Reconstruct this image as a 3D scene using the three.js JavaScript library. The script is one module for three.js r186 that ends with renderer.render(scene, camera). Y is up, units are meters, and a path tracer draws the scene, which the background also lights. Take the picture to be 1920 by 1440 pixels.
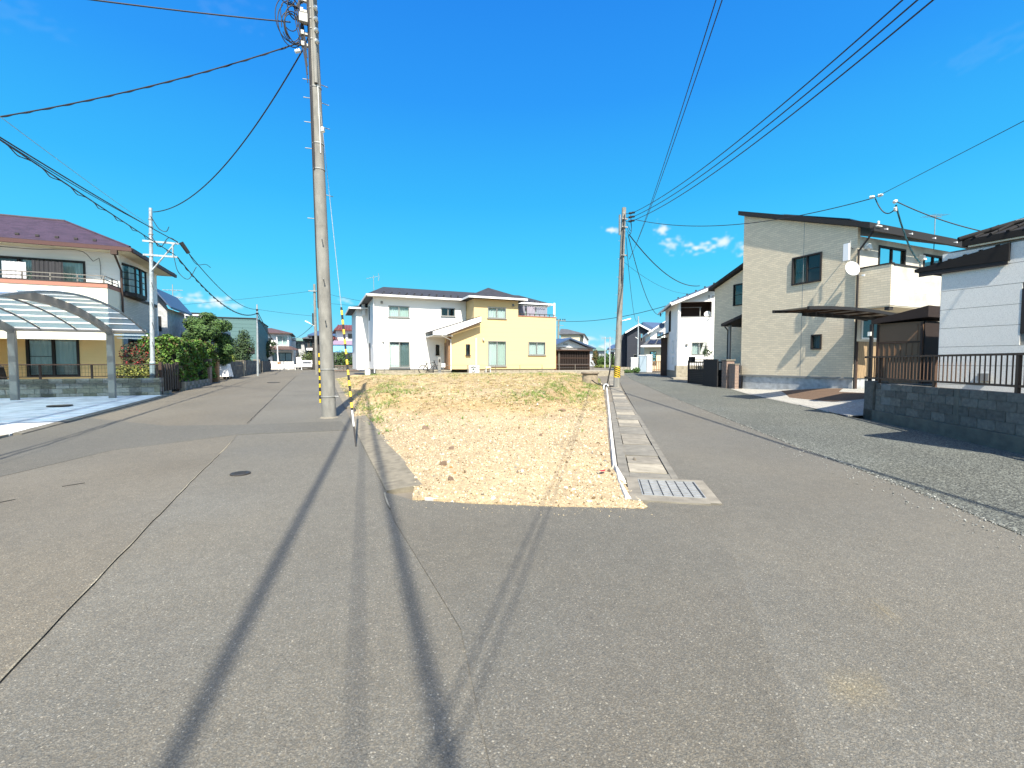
import * as THREE from 'three';
import { mergeGeometries } from 'three/addons/utils/BufferGeometryUtils.js';
import { ConvexGeometry } from 'three/addons/geometries/ConvexGeometry.js';

// x runs across the left-hand street, -z along it (away from the camera), y up, metres
const scene = new THREE.Scene();
const W = 1024, H = 768;
const camera = new THREE.PerspectiveCamera(2 * Math.atan(720 / 850) * 180 / Math.PI, W / H, 0.1, 1500);
camera.position.set(0, 1.5, 0);
camera.lookAt(0.389 * 100, 1.5 - 4.706, -0.921 * 100);
const renderer = new THREE.WebGLRenderer({ antialias: true });
renderer.setSize(W, H);
renderer.toneMapping = THREE.LinearToneMapping;
renderer.toneMappingExposure = 2.1;
renderer.shadowMap.enabled = true;

// ------------------------------------------------------------------ noise
function rng(seed) { let s = seed >>> 0 || 1; return () => { s = (s + 0x6D2B79F5) | 0; let t = Math.imul(s ^ (s >>> 15), 1 | s); t = (t + Math.imul(t ^ (t >>> 7), 61 | t)) ^ t; return ((t ^ (t >>> 14)) >>> 0) / 4294967296; }; }
const hash = (x, y, s) => { let h = Math.imul(x, 374761393) + Math.imul(y, 668265263) + Math.imul(s, 2147483647 ^ 0x5bd1e995); h = Math.imul(h ^ (h >>> 13), 1274126177); return ((h ^ (h >>> 16)) >>> 0) / 4294967296; };
function vn(x, y, per, s) { // value noise, periodic when per > 0
  const xi = Math.floor(x), yi = Math.floor(y); let fx = x - xi, fy = y - yi;
  fx = fx * fx * (3 - 2 * fx); fy = fy * fy * (3 - 2 * fy);
  const m = per ? v => ((v % per) + per) % per : v => v;
  const a = hash(m(xi), m(yi), s), b = hash(m(xi + 1), m(yi), s), c = hash(m(xi), m(yi + 1), s), d = hash(m(xi + 1), m(yi + 1), s);
  return a + (b - a) * fx + (c - a) * fy + (a - b - c + d) * fx * fy;
}
function fbm(x, y, per, s, oct = 4) { let v = 0, a = .5, t = 0; for (let i = 0; i < oct; i++) { v += a * vn(x, y, per, s + i * 17); t += a; a *= .5; x *= 2; y *= 2; per *= 2; } return v / t; }
const lerp = (a, b, t) => a + (b - a) * t, clamp = (v, a = 0, b = 1) => Math.min(b, Math.max(a, v));
const sstep = (a, b, v) => { const t = clamp((v - a) / (b - a)); return t * t * (3 - 2 * t); };

// ------------------------------------------------------------------ sky and sun
const EL = 50 * Math.PI / 180;
const SUN = new THREE.Vector3(-0.20 * Math.cos(EL), Math.sin(EL), 0.98 * Math.cos(EL)).normalize();
const AZC = Math.atan2(-0.921, 0.389);     // heading of the view
{
  const w = 2560, h = 1280, d = new Float32Array(w * h * 4), D = Math.PI / 180;
  const stops = [[0, .40, .86, 1.04], [2.7, .28, .80, 1.04], [6, .155, .74, 1.04], [11.3, .082, .66, 1.03], [18.8, .046, .50, 1.0], [28.9, .029, .338, .96], [38.7, .022, .258, .87], [55, .02, .20, .76], [90, .018, .16, .68]];
  const clouds = [[-34.2, 6.4, 2.6, .62, 1], [-32.4, 6.1, 2.0, .4, .7], [12, 15.7, .75, .4, .9], [18.1, 15.2, .9, .9, .9], [19.2, 13.8, 1.0, .7, .8], [22.2, 13.0, 2.3, .6, .9], [24.6, 13.4, 1.1, .7, .85], [27.6, 12.6, 1.5, .9, .8], [-20, 7.3, .8, .35, .8], [12.5, 2.0, 5, .8, .8], [9.5, 2.9, 2, .5, .6], [23.5, 7.2, 1.5, .4, .3],
    [-31, 33, 3, 1.6, .03], [-47, 27, 3, 1.2, .03], [46, 25, 3, 1, .03]];
  for (const [a, e, s] of [[95, 14, 4], [130, 10, 5], [165, 13, 3.5], [-150, 9, 5], [-115, 15, 4], [-80, 8, 4], [70, 9, 3]]) clouds.push([a, e, s, s * .25, .9]);
  for (let j = 0; j < h; j++) {
    const el = ((j + .5) / h - .5) * 180, y = Math.sin(el * D), ce = Math.cos(el * D);
    let k = 0; const e = Math.max(0, el); while (k < stops.length - 2 && e > stops[k + 1][0]) k++;
    const A = stops[k], B = stops[k + 1], t = clamp((e - A[0]) / (B[0] - A[0]));
    const base = [1, 2, 3].map(i => lerp(A[i], B[i], t) / 2.1);
    for (let i = 0; i < w; i++) {
      const ph = ((i + .5) / w - .5) * 2 * Math.PI, x = ce * Math.cos(ph), z = ce * Math.sin(ph);
      let r = base[0], g = base[1], b = base[2];
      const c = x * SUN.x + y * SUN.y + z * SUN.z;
      const glow = c > 0 ? .24 * c * c + .55 * Math.pow(c, 8) + 1.2 * Math.pow(c, 60) : 0;  // sun aureole, boosted and whitened as added fill against blue shade
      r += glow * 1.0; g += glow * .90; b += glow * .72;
      if (el > -1 && el < 42) {
        let daz = (ph - AZC) / D; daz = ((daz + 540) % 360) - 180;
        let cl = 0;
        for (const [ca, ce2, sw, sh, al] of clouds) {
          const dx = (daz - ca) * ce / sw, dy = (el - ce2) / sh; const q = dx * dx + dy * dy;
          if (q < 5) {
            const f = al > .2 ? fbm(daz * 1.6 + 40, el * 2.6 + 90, 0, 5, 5) : fbm(daz * .9 + el * .8, el * 3 - daz, 0, 9, 5);
            cl = Math.max(cl, al * sstep(.28, .95, 1.0 - .55 * Math.sqrt(q) + (f - .5) * 1.5 - .12) );
          }
        }
        if (cl > 0) { cl *= .92; r = lerp(r, .50, cl); g = lerp(g, .52, cl); b = lerp(b, .52, cl); }
      }
      const o = (j * w + i) * 4; d[o] = r; d[o + 1] = g; d[o + 2] = b; d[o + 3] = 1;
    }
  }
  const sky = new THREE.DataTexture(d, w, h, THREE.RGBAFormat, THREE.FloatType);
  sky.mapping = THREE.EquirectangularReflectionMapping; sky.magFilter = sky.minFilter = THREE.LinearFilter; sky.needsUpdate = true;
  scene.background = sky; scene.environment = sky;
}
const sun = new THREE.DirectionalLight(new THREE.Color(1, .93, .80), 4.8);
sun.position.copy(SUN).multiplyScalar(120); sun.castShadow = true;
Object.assign(sun.shadow.camera, { left: -80, right: 80, top: 80, bottom: -80, near: 1, far: 300 }); sun.shadow.mapSize.set(4096, 4096);
scene.add(sun, sun.target);

// ------------------------------------------------------------------ textures
function tex(size, fn0, srgb = false, mean = 0) { // fn(i, j) -> [r, g, b] 0..1 (linear for colour maps: converted here)
  let fn = fn0; if (mean) { let t = 0, n = 0; for (let k = 0; k < 20000; k++) { t += fn0(Math.floor(hash(k, 1, 9) * size), Math.floor(hash(k, 2, 9) * size))[1]; n++; } const q = mean * n / t; fn = (i, j) => fn0(i, j).map(v => v * q); }
  const d = new Uint8Array(size * size * 4), en = v => v <= .0031308 ? v * 12.92 : 1.055 * Math.pow(v, 1 / 2.4) - .055;
  for (let j = 0; j < size; j++) for (let i = 0; i < size; i++) { const c = fn(i, j), o = (j * size + i) * 4; for (let k = 0; k < 3; k++) { const v = clamp(c[k]); d[o + k] = Math.round(255 * (srgb ? en(v) : v)); } d[o + 3] = 255; }
  const t = new THREE.DataTexture(d, size, size); t.wrapS = t.wrapT = THREE.RepeatWrapping; t.magFilter = THREE.LinearFilter; t.minFilter = THREE.LinearMipmapLinearFilter; t.generateMipmaps = true;
  if (srgb) t.colorSpace = THREE.SRGBColorSpace; t.needsUpdate = true; return t;
}
const rep = (t, m) => { const c = t.clone(); c.repeat.set(1 / m, 1 / (Array.isArray(m) ? m[1] : m)); if (Array.isArray(m)) c.repeat.set(1 / m[0], 1 / m[1]); c.needsUpdate = true; return c; };
const g3 = v => [v, v, v];
function aggregate(size, seed, n, rmin, rmax) { // stone chips: height and brightness
  const h = new Float32Array(size * size), b = new Float32Array(size * size).fill(.5), R = rng(seed);
  for (let k = 0; k < n; k++) {
    const cx = R() * size, cy = R() * size, r = rmin + (rmax - rmin) * Math.pow(R(), 2.2), an = R() * 3.14, el = .55 + R() * .45, ca = Math.cos(an), sa = Math.sin(an);
    const u = R(), br = u < .045 ? .80 + R() * .35 : u < .16 ? .14 + R() * .16 : .36 + R() * .22, q = Math.ceil(r);
    for (let y = -q; y <= q; y++) for (let x = -q; x <= q; x++) {
      const lx = (x * ca + y * sa) / r, ly = (-x * sa + y * ca) / (r * el), dd = lx * lx + ly * ly;
      if (dd < 1) { const o = (((Math.floor(cy) + y) % size + size) % size) * size + ((Math.floor(cx) + x) % size + size) % size; const v = 1 - dd * .6; if (v > h[o] - .25) { h[o] = v; b[o] = br; } }
    }
  }
  return { h, b };
}
const S = 2048, AG = aggregate(S, 3, 260000, 1.0, 4.6);
const AG2 = aggregate(1024, 8, 21000, 3, 8);
const T = {
  asphalt: tex(S, (i, j) => { const o = j * S + i, k = (AG.h[o] > 0 ? AG.b[o] : .30), f = fbm(i / 64, j / 64, 32, 2, 4) - .5, w = vn(i / 5, j / 5, 0, 44) - .5, q = hash(i, j, 5) - .5; const v = (.14 + k * .74) * (1 + f * .20 + w * .12 + q * .26); return [v * (1 + .10 * w), v, v * (1 - .14 * w)]; }, true, .42),
  asphaltB: tex(S, (i, j) => g3(AG.h[j * S + i] * .75 + .1 * vn(i / 3, j / 3, 0, 5))),
  chip: tex(1024, (i, j) => { const o = j * 1024 + i, k = AG2.h[o] > 0 ? AG2.b[o] : .10, f = fbm(i / 9, j / 9, 0, 4, 4) - .5; const v = (.08 + k * .85) * (1 + f * 1.5); return [v * .97, v, v * .98]; }, true, .38),
  chipB: tex(1024, (i, j) => g3(AG2.h[j * 1024 + i])),
  conc: tex(1024, (i, j) => { const f = fbm(i / 64, j / 64, 16, 11, 6), s = vn(i / 1.5, j / 1.5, 0, 3), st = fbm(i / 200, j / 30, 0, 21, 3); return g3(.62 + (f - .5) * .5 + (s - .5) * .14 + (st - .5) * .12); }, true),
  grain: tex(512, (i, j) => g3(.6 * vn(i / 2, j / 2, 256, 3) + .4 * fbm(i / 16, j / 16, 32, 7, 3))),
  sand: tex(1024, (i, j) => { const f = fbm(i / 32, j / 32, 32, 31, 5), s = vn(i / 2.1, j / 2.1, 0, 6), p = vn(i / 7, j / 7, 0, 66); const v = .64 + (f - .5) * .5 + (s - .5) * .4 + (p > .8 ? .14 : 0) - (p < .12 ? .12 : 0); return [v, v * .985, v * .95]; }, true),
  brick: tex(1024, (i, j) => { // 16 courses x 4 bricks
    const cy = j / 64, r = Math.floor(cy), cx = (i / 256 + (r % 2) * .5), c = Math.floor(cx), fx = (cx - c) * 256, fy = (cy - r) * 64, e = Math.min(fx, 256 - fx, fy, 64 - fy);
    const n = fbm(i / 12, j / 12, 0, 13, 3), tone = .90 + .14 * (hash(((c % 4) + 4) % 4, r, 5) - .5); const m = sstep(4, 10, e); const v = lerp(.74, tone * (1.0 + .08 * n), m) * .92; return [v, v * .97, v * .9]; }, true),
  brickB: tex(1024, (i, j) => { const cy = j / 64, r = Math.floor(cy), cx = (i / 256 + (r % 2) * .5), c = Math.floor(cx), fx = (cx - c) * 256, fy = (cy - r) * 64, e = Math.min(fx, 256 - fx, fy, 64 - fy); return g3(sstep(1, 9, e) * (.7 + .3 * fbm(i / 14, j / 14, 0, 3, 3))); }),
  lap: tex(512, (i, j) => { const f = (j % 128) / 128; return g3(clamp(.15 + .85 * (f < .06 ? f / .06 : 1 - (f - .06) * .25) + .08 * (vn(i / 3, j / 3, 0, 2) - .5))); }),        // lap siding, 4 boards
  slate: tex(1024, (i, j) => { const r = Math.floor(j / 64), cx = i / 128 + (r % 2) * .5, c = Math.floor(cx), fx = (cx - c) * 128, fy = j % 64; const tone = .8 + .35 * (hash(((c % 8) + 8) % 8, r, 9) - .5), e = fy < 5 || fx < 2 ? .6 : 1; return g3(.66 * tone * e * (.85 + .3 * vn(i / 4, j / 4, 0, 4))); }, true),
  slateB: tex(512, (i, j) => { const fy = (j % 32) / 32; return g3(fy < .1 ? 0 : .4 + .6 * fy); }),
  wood: tex(512, (i, j) => { const f = fbm(i / 6, j / 90, 0, 17, 4); return g3(.55 + (f - .5) * .8); }, true),
  foamC: tex(512, (i, j) => g3(.82 + .26 * (fbm(i / 9, j / 9, 0, 37, 3) - .3) - .28 * sstep(.72, .88, vn(i / 5, j / 5, 0, 18))), true),
  foam: tex(512, (i, j) => g3(fbm(i / 10, j / 10, 0, 37, 3) * .7 + .3 * vn(i / 3, j / 3, 0, 8))),
};
// ------------------------------------------------------------------ materials (linear base colours)
const mat = (r, g, b, o = {}) => { const { tr, ...p } = o; const m = tr !== undefined ? new THREE.MeshPhysicalMaterial({ transmission: tr, thickness: 0, roughness: .85, ...p }) : new THREE.MeshStandardMaterial({ roughness: .75, ...p }); m.color.setRGB(r, g, b); return m; };
const concT = rep(T.conc, 2.2), grainT = rep(T.grain, .6);
const M = {
  asphalt: mat(1, 1, 1, { map: rep(T.asphalt, 2.7), bumpMap: rep(T.asphaltB, 2.7), bumpScale: .0022, roughness: .88, vertexColors: true }),
  chip: mat(1, 1, 1, { map: rep(T.chip, 2.0), bumpMap: rep(T.chipB, 2.0), bumpScale: .007, roughness: .9, vertexColors: true }),
  earth: mat(.24, .21, .16, { map: rep(T.conc, 9), roughness: 1 }),
  sand: mat(1, 1, 1, { map: rep(T.sand, 1.3), bumpMap: rep(T.sand, 1.3), bumpScale: .005, roughness: 1, vertexColors: true }),
  conc: mat(.33, .298, .235, { map: concT, bumpMap: grainT, bumpScale: .002, roughness: .9 }),
  concDark: mat(.20, .185, .15, { map: concT, bumpMap: grainT, bumpScale: .003, roughness: .92 }),
  kerbDirt: mat(.30, .265, .195, { map: rep(T.conc, 1.3), bumpMap: grainT, bumpScale: .004, roughness: .95 }),
  concMid: mat(.275, .256, .21, { map: concT, bumpMap: grainT, bumpScale: .003, roughness: .92 }),
  concPale: mat(.48, .43, .33, { map: concT, bumpMap: grainT, bumpScale: .002, roughness: .9 }),
  concWhite: mat(.95, .98, .97, { map: rep(T.conc, 5), roughness: .85 }),
  concEdge: mat(.90, .87, .80, { map: concT, roughness: .9 }), houseBase: mat(.62, .64, .65, { map: concT, roughness: .9 }),
  mortar: mat(.30, .30, .28, { map: concT, roughness: .95 }),
  pole: mat(.345, .335, .30, { map: rep(T.conc, [1.6, 5]), bumpMap: grainT, bumpScale: .002, roughness: .85 }),
  galv: mat(.50, .50, .47, { metalness: .25, roughness: .55, map: rep(T.conc, .8) }),
  steelPole: mat(.62, .67, .69, { metalness: .3, roughness: .45, map: rep(T.conc, 1.2) }),
  cable: mat(.018, .018, .024, { roughness: .6 }), cableBlue: mat(.02, .10, .13, { roughness: .55 }),
  black: mat(.011, .011, .012, { roughness: .8 }), dark: mat(.028, .025, .023, { roughness: .75 }),
  white: mat(.80, .80, .78, { roughness: .5 }), whiteGloss: mat(.82, .82, .82, { roughness: .25 }),
  yellow: mat(.78, .50, .02, { roughness: .5 }), porcelain: mat(.78, .78, .74, { roughness: .2 }),
  alu: mat(.27, .25, .22, { metalness: .1, roughness: .5 }), aluDark: mat(.20, .18, .155, { metalness: .3, roughness: .5 }), aluGrey: mat(.15, .145, .14, { roughness: .5 }),
  brown: mat(.055, .03, .02, { roughness: .7 }), brownRail: mat(.085, .046, .027, { roughness: .65 }), frameBr: mat(.016, .013, .012, { roughness: .7 }), frameGr: mat(.26, .26, .25, { roughness: .45, metalness: .2 }),
  glass: mat(.86, .92, .92, { tr: 1, roughness: .02 }),
  curtain: mat(.80, .82, .80, { tr: .25 }), curtainGr: mat(.66, .70, .64, { tr: .2 }), screenGr: mat(.16, .20, .20, { roughness: .9 }),
  poly: mat(.50, .62, .70, { tr: .92, roughness: .35, side: THREE.DoubleSide }), polyWhite: mat(.96, .97, .97, { tr: .9, roughness: 1, side: THREE.DoubleSide }),
  brickBeige: mat(.88, .77, .60, { map: rep(T.brick, [.9, 1.36]), bumpMap: rep(T.brickB, [.9, 1.36]), bumpScale: .0012, roughness: .9 }),
  creamWall: mat(.86, .80, .68, { bumpMap: rep(T.lap, 1.8), bumpScale: .004, map: rep(T.conc, 7), roughness: .85 }),
  stucco: mat(.84, .83, .78, { bumpMap: rep(T.foam, .45), bumpScale: .003, map: rep(T.foamC, .45), roughness: .9 }),
  whiteWall: mat(.84, .83, .80, { bumpMap: rep(T.lap, 1.8), bumpScale: .006, roughness: .8 }),
  whiteLap: mat(.80, .80, .77, { bumpMap: rep(T.lap, .72), bumpScale: .012, roughness: .7 }),
  yellowWall: mat(.64, .485, .25, { bumpMap: rep(T.lap, 1.4), bumpScale: .006, roughness: .8 }),
  orangeLap: mat(.96, .70, .32, { bumpMap: rep(T.lap, .64), bumpScale: .01, roughness: .75 }), cream: mat(.84, .78, .62, { bumpMap: rep(T.lap, .72), bumpScale: .008, roughness: .75 }),
  shadedBrick: mat(.62, .60, .58, { map: rep(T.brick, [1.4, 1.3]), bumpMap: rep(T.brickB, [1.4, 1.3]), bumpScale: .008, roughness: .8 }),
  tanWall: mat(.52, .36, .20, { roughness: .8, map: rep(T.wood, .8) }), beige: mat(.60, .53, .38, { roughness: .8 }), teal: mat(.085, .165, .165, { bumpMap: rep(T.lap, 1.6), bumpScale: .02, roughness: .7 }), navy: mat(.018, .022, .034, { bumpMap: rep(T.lap, 1.2), bumpScale: .015, roughness: .6 }), greyWall: mat(.40, .42, .44), paleGrey: mat(.66, .68, .70, { map: rep(T.conc, 3) }),
  slate: mat(.060, .060, .066, { map: rep(T.slate, [2.2, 2.2]), bumpMap: rep(T.slateB, 2.2), bumpScale: .012, roughness: .7 }),
  slatePurple: mat(.088, .05, .082, { map: rep(T.slate, [2.2, 2.2]), bumpMap: rep(T.slateB, 2.2), bumpScale: .012, roughness: .65 }),
  tileBlack: mat(.010, .009, .009, { map: rep(T.slate, [1.6, 1.6]), roughness: .9 }), tileRed: mat(.15, .042, .03, { roughness: .5 }), tileBlue: mat(.05, .085, .16, { roughness: .5 }), roofBrown: mat(.17, .10, .085, { map: rep(T.slate, 2.5), roughness: .6 }), roofGrey: mat(.16, .17, .18, { map: rep(T.slate, 2.5), roughness: .6 }), roofGreen: mat(.14, .24, .20, { roughness: .6 }),
  soffit: mat(.66, .60, .46, { roughness: .9 }), soffitW: mat(.70, .70, .68, { roughness: .9 }), terra: mat(.36, .16, .11, { roughness: .7 }), gutterRed: mat(.075, .03, .025, { roughness: .6 }),
  shed: mat(.19, .11, .06, { roughness: .65 }), shedDark: mat(.022, .013, .01, { roughness: .8 }), wood: mat(.20, .085, .04, { map: rep(T.wood, .6), roughness: .8 }), woodGate: mat(.085, .066, .052, { map: rep(T.wood, .5), roughness: .75 }), woodWarm: mat(.42, .24, .12, { map: rep(T.wood, .6), roughness: .7 }),
  block: [.40, .32, .45, .27].map((v, i) => mat(v, v * .95, v * [.80, .72, .84, .70][i], { map: rep(T.conc, .9), bumpMap: grainT, bumpScale: .004, roughness: .95 })),
  blockR: [.22, .18, .26].map(v => mat(v, v * .93, v * .80, { map: rep(T.conc, .9), bumpMap: grainT, bumpScale: .004, roughness: .95 })),
  brickO: mat(.55, .30, .14, { map: rep(T.conc, .7), roughness: .9 }), brickP: mat(.42, .30, .24, { map: rep(T.conc, .5), roughness: .9 }),
  leaf: mat(1, 1, 1, { vertexColors: true, side: THREE.DoubleSide, tr: .12, roughness: .8 }), trunk: mat(.09, .065, .045, { map: rep(T.wood, .3), roughness: .95 }),
  iron: mat(.055, .053, .05, { roughness: .6, metalness: .3, map: rep(T.conc, .4) }), red: mat(.62, .02, .02, { roughness: .5 }), carWhite: mat(.80, .81, .82, { roughness: .25 }), carGlass: mat(.02, .025, .03, { roughness: .08 }), tyre: mat(.02, .02, .02), blue: mat(.10, .38, .60, { roughness: .6 }), solar: mat(.012, .02, .05, { roughness: .12 }), rust: mat(.30, .13, .06, { roughness: .9 }),
};

// ------------------------------------------------------------------ building blocks
const org = new WeakMap(), counts = {}, ROAD = -34.3 * Math.PI / 180;
const numbered = n => { const k = counts[n] = (counts[n] ?? -1) + 1; return k ? `${n}_${String(k).padStart(3, '0')}` : n; };
function tag(o, label, category, group, kind) { if (label) o.userData.label = label; if (category) o.userData.category = category; if (group) o.userData.group = group; if (kind) o.userData.kind = kind; return o; }
// a thing: a Group at its base; o.road: its coordinates are those of the right-hand street; o.rot: its own axes
function thing(name, label, category, at, o = {}) {
  const g = new THREE.Group(); g.name = numbered(name); tag(g, label, category, o.group);
  const p = new THREE.Vector3(...at);
  if (o.road) { g.rotation.y = ROAD; org.set(g, p.clone()); p.applyAxisAngle(new THREE.Vector3(0, 1, 0), ROAD); }
  else if (o.rot !== undefined) { g.rotation.y = o.rot; org.set(g, new THREE.Vector3()); }
  else org.set(g, p.clone());
  g.position.copy(p); scene.add(g); return g;
}
function metric(g) { // uv in metres from the position, by the facing of each triangle
  if (g.userData.uv) return g;
  const p = g.attributes.position, n = g.attributes.normal, uv = new Float32Array(p.count * 2);
  for (let i = 0; i < p.count; i += 3) {
    let nx = 0, ny = 0, nz = 0; for (let k = 0; k < 3; k++) { nx += Math.abs(n.getX(i + k)); ny += Math.abs(n.getY(i + k)); nz += Math.abs(n.getZ(i + k)); }
    for (let k = 0; k < 3; k++) { const x = p.getX(i + k), y = p.getY(i + k), z = p.getZ(i + k); const a = ny > nx * 1.2 && ny > nz * 1.2 ? [x, z] : nx > nz ? [z, y] : [x, y]; uv[(i + k) * 2] = a[0]; uv[(i + k) * 2 + 1] = a[1]; }
  }
  g.setAttribute('uv', new THREE.BufferAttribute(uv, 2)); return g;
}
function prep(g) {
  const keep = g.userData.uv; let q = g.index ? g.toNonIndexed() : g.clone(); if (!q.attributes.normal) q.computeVertexNormals();
  for (const k of Object.keys(q.attributes)) if (!['position', 'normal', 'uv', 'color'].includes(k)) q.deleteAttribute(k);
  q.userData.uv = keep; return metric(q);
}
function part(parent, name, geos, m, o = {}) {
  const L = (Array.isArray(geos) ? geos : [geos]).map(prep), g = L.length > 1 ? mergeGeometries(L) : L[0];
  const off = org.get(parent) || new THREE.Vector3(); g.translate(-off.x, -off.y, -off.z);
  const me = new THREE.Mesh(g, m); me.name = name; me.castShadow = me.receiveShadow = true; org.set(me, off); tag(me, o.label, null, null, o.kind); parent.add(me); return me;
}
function solo(name, label, category, geos, m, o = {}) { // a thing that is one mesh
  const me = part({ add() {} }, numbered(name), geos, m); tag(me, label, category, o.group, o.kind);
  me.geometry.computeBoundingBox(); const c = me.geometry.boundingBox, bx = (c.min.x + c.max.x) / 2, bz = (c.min.z + c.max.z) / 2, by = c.min.y;
  me.geometry.translate(-bx, -by, -bz); me.position.set(bx, by, bz); scene.add(me); return me;
}
// boxes by extents; b is the distance along the street (-z)
const bx = (a0, a1, y0, y1, b0, b1) => { const g = new THREE.BoxGeometry(Math.abs(a1 - a0), Math.abs(y1 - y0), Math.abs(b1 - b0)); g.translate((a0 + a1) / 2, (y0 + y1) / 2, -(b0 + b1) / 2); return g; };
function cbx(a0, a1, y0, y1, b0, b1, c = .008) { // chamfered
  const g = new THREE.ExtrudeGeometry(new THREE.Shape([[a0 + c, y0 + c], [a1 - c, y0 + c], [a1 - c, y1 - c], [a0 + c, y1 - c]].map(p => new THREE.Vector2(...p))), { depth: b1 - b0 - 2 * c, bevelEnabled: true, bevelSize: c, bevelThickness: c, bevelSegments: 1, steps: 1 });
  g.translate(0, 0, -b1 + c); return g;
}
const bxu = (ax, u0, u1, y0, y1, c0, c1) => ax === 'B' ? bx(u0, u1, y0, y1, Math.min(c0, c1), Math.max(c0, c1)) : bx(Math.min(c0, c1), Math.max(c0, c1), y0, y1, u0, u1);
// a wall in the plane a = pos ('A', u = b) or b = pos ('B', u = a), from pos to pos + th
function wall(ax, pos, th, outline, holes = []) {
  const s = new THREE.Shape(outline.map(p => new THREE.Vector2(...p)));
  for (const [u0, u1, y0, y1] of holes) s.holes.push(new THREE.Path([[u0, y0], [u0, y1], [u1, y1], [u1, y0]].map(p => new THREE.Vector2(...p))));
  const g = new THREE.ExtrudeGeometry(s, { depth: Math.abs(th), bevelEnabled: false, steps: 1 }), lo = Math.min(pos, pos + th), hi = Math.max(pos, pos + th);
  if (ax === 'B') g.translate(0, 0, -hi); else { g.rotateY(Math.PI / 2); g.translate(lo, 0, 0); }
  return g;
}
const rect = (u0, u1, y0, y1) => [[u0, y0], [u1, y0], [u1, y1], [u0, y1]];
const v3 = (a, y, b) => new THREE.Vector3(a, y, -b);
function rod(p, q, r0, r1 = r0, seg = 8) { const d = q.clone().sub(p), g = new THREE.CylinderGeometry(r1, r0, d.length(), seg); g.applyQuaternion(new THREE.Quaternion().setFromUnitVectors(new THREE.Vector3(0, 1, 0), d.clone().normalize())); const c = p.clone().add(q).multiplyScalar(.5); g.translate(c.x, c.y, c.z); return g; }
const rods = (list, r, seg = 6) => list.map(([p, q]) => rod(v3(...p), v3(...q), r, r, seg));
const tube = (pts, r, n = 24, seg = 5) => new THREE.TubeGeometry(new THREE.CatmullRomCurve3(pts.map(p => v3(...p))), n, r, seg);
const hull = pts => new ConvexGeometry(pts.map(p => v3(...p)));
// a window standing in a wall opening: frame > panes, curtain
function win(parent, ax, pos, out, u0, u1, y0, y1, o = {}) {
  const fm = o.frame || M.frameBr, s = o.s || .05, pr = o.proud ?? .035, c0 = pos + out * pr, c1 = pos - out * .07, n = o.n || 2, L = [];
  L.push(bxu(ax, u0, u1, y0, y0 + s, c0, c1), bxu(ax, u0, u1, y1 - s, y1, c0, c1), bxu(ax, u0, u0 + s, y0 + s, y1 - s, c0, c1), bxu(ax, u1 - s, u1, y0 + s, y1 - s, c0, c1));
  for (let i = 1; i < n; i++) { const u = lerp(u0, u1, i / n); L.push(bxu(ax, u - s * .55, u + s * .55, y0 + s, y1 - s, pos + out * .012, c1)); }
  if (o.sill) L.push(bxu(ax, u0 - .04, u1 + .04, y0 - .05, y0 - .001, pos + out * (pr + .05), pos + out * .001));
  for (const f of o.bars || []) L.push(bxu(ax, u0 + s, u0 + (u1 - u0) / n - s * .5, lerp(y0, y1, f) - .012, lerp(y0, y1, f) + .012, pos - out * .012, pos - out * .03));
  const w = part(parent, 'window', L, fm);
  for (let i = 0; i < n; i++) { const a = lerp(u0, u1, i / n) + s * (i ? .55 : 1), b = lerp(u0, u1, (i + 1) / n) - s * (i < n - 1 ? .55 : 1), c = pos - out * (.035 + .012 * (i % 2)); part(w, 'pane', bxu(ax, a, b, y0 + s, y1 - s, c, c - out * .004), (o.pane && o.pane[i]) || M.glass); }
  for (const [f0, f1, m, top] of o.curtains || []) part(w, 'curtain', drape(ax, pos - out * .14, lerp(u0, u1, f0), lerp(u0, u1, f1), y0 + .04, lerp(y0, y1, top ?? .97)), m || M.curtain);
  return w;
}
function drape(ax, c, u0, u1, y0, y1) { // hanging cloth in soft folds
  const n = Math.max(8, Math.round((u1 - u0) * 42)), g = new THREE.PlaneGeometry(u1 - u0, y1 - y0, n, 3), p = g.attributes.position;
  for (let i = 0; i < p.count; i++) { const x = p.getX(i); p.setZ(i, .028 * Math.sin(x * 38 + Math.sin(x * 7 + u0) * 1.6) + .008 * Math.sin(x * 90)); }
  g.computeVertexNormals(); if (ax === 'A') g.rotateY(-Math.PI / 2);
  if (ax === 'B') g.translate((u0 + u1) / 2, (y0 + y1) / 2, -c); else g.translate(c, (y0 + y1) / 2, -(u0 + u1) / 2); return g;
}
const hole = (u0, u1, y0, y1) => [u0 + .01, u1 - .01, y0 + .01, y1 - .01];
// a hipped or gabled solid: eaves rectangle, ridge points, flat soffit
function roofSolid(a0, a1, b0, b1, y, th, ridge) { const P = []; for (const a of [a0, a1]) for (const b of [b0, b1]) P.push([a, y, b], [a, y + th, b]); for (const r of ridge) P.push(r); return hull(P); }
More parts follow.
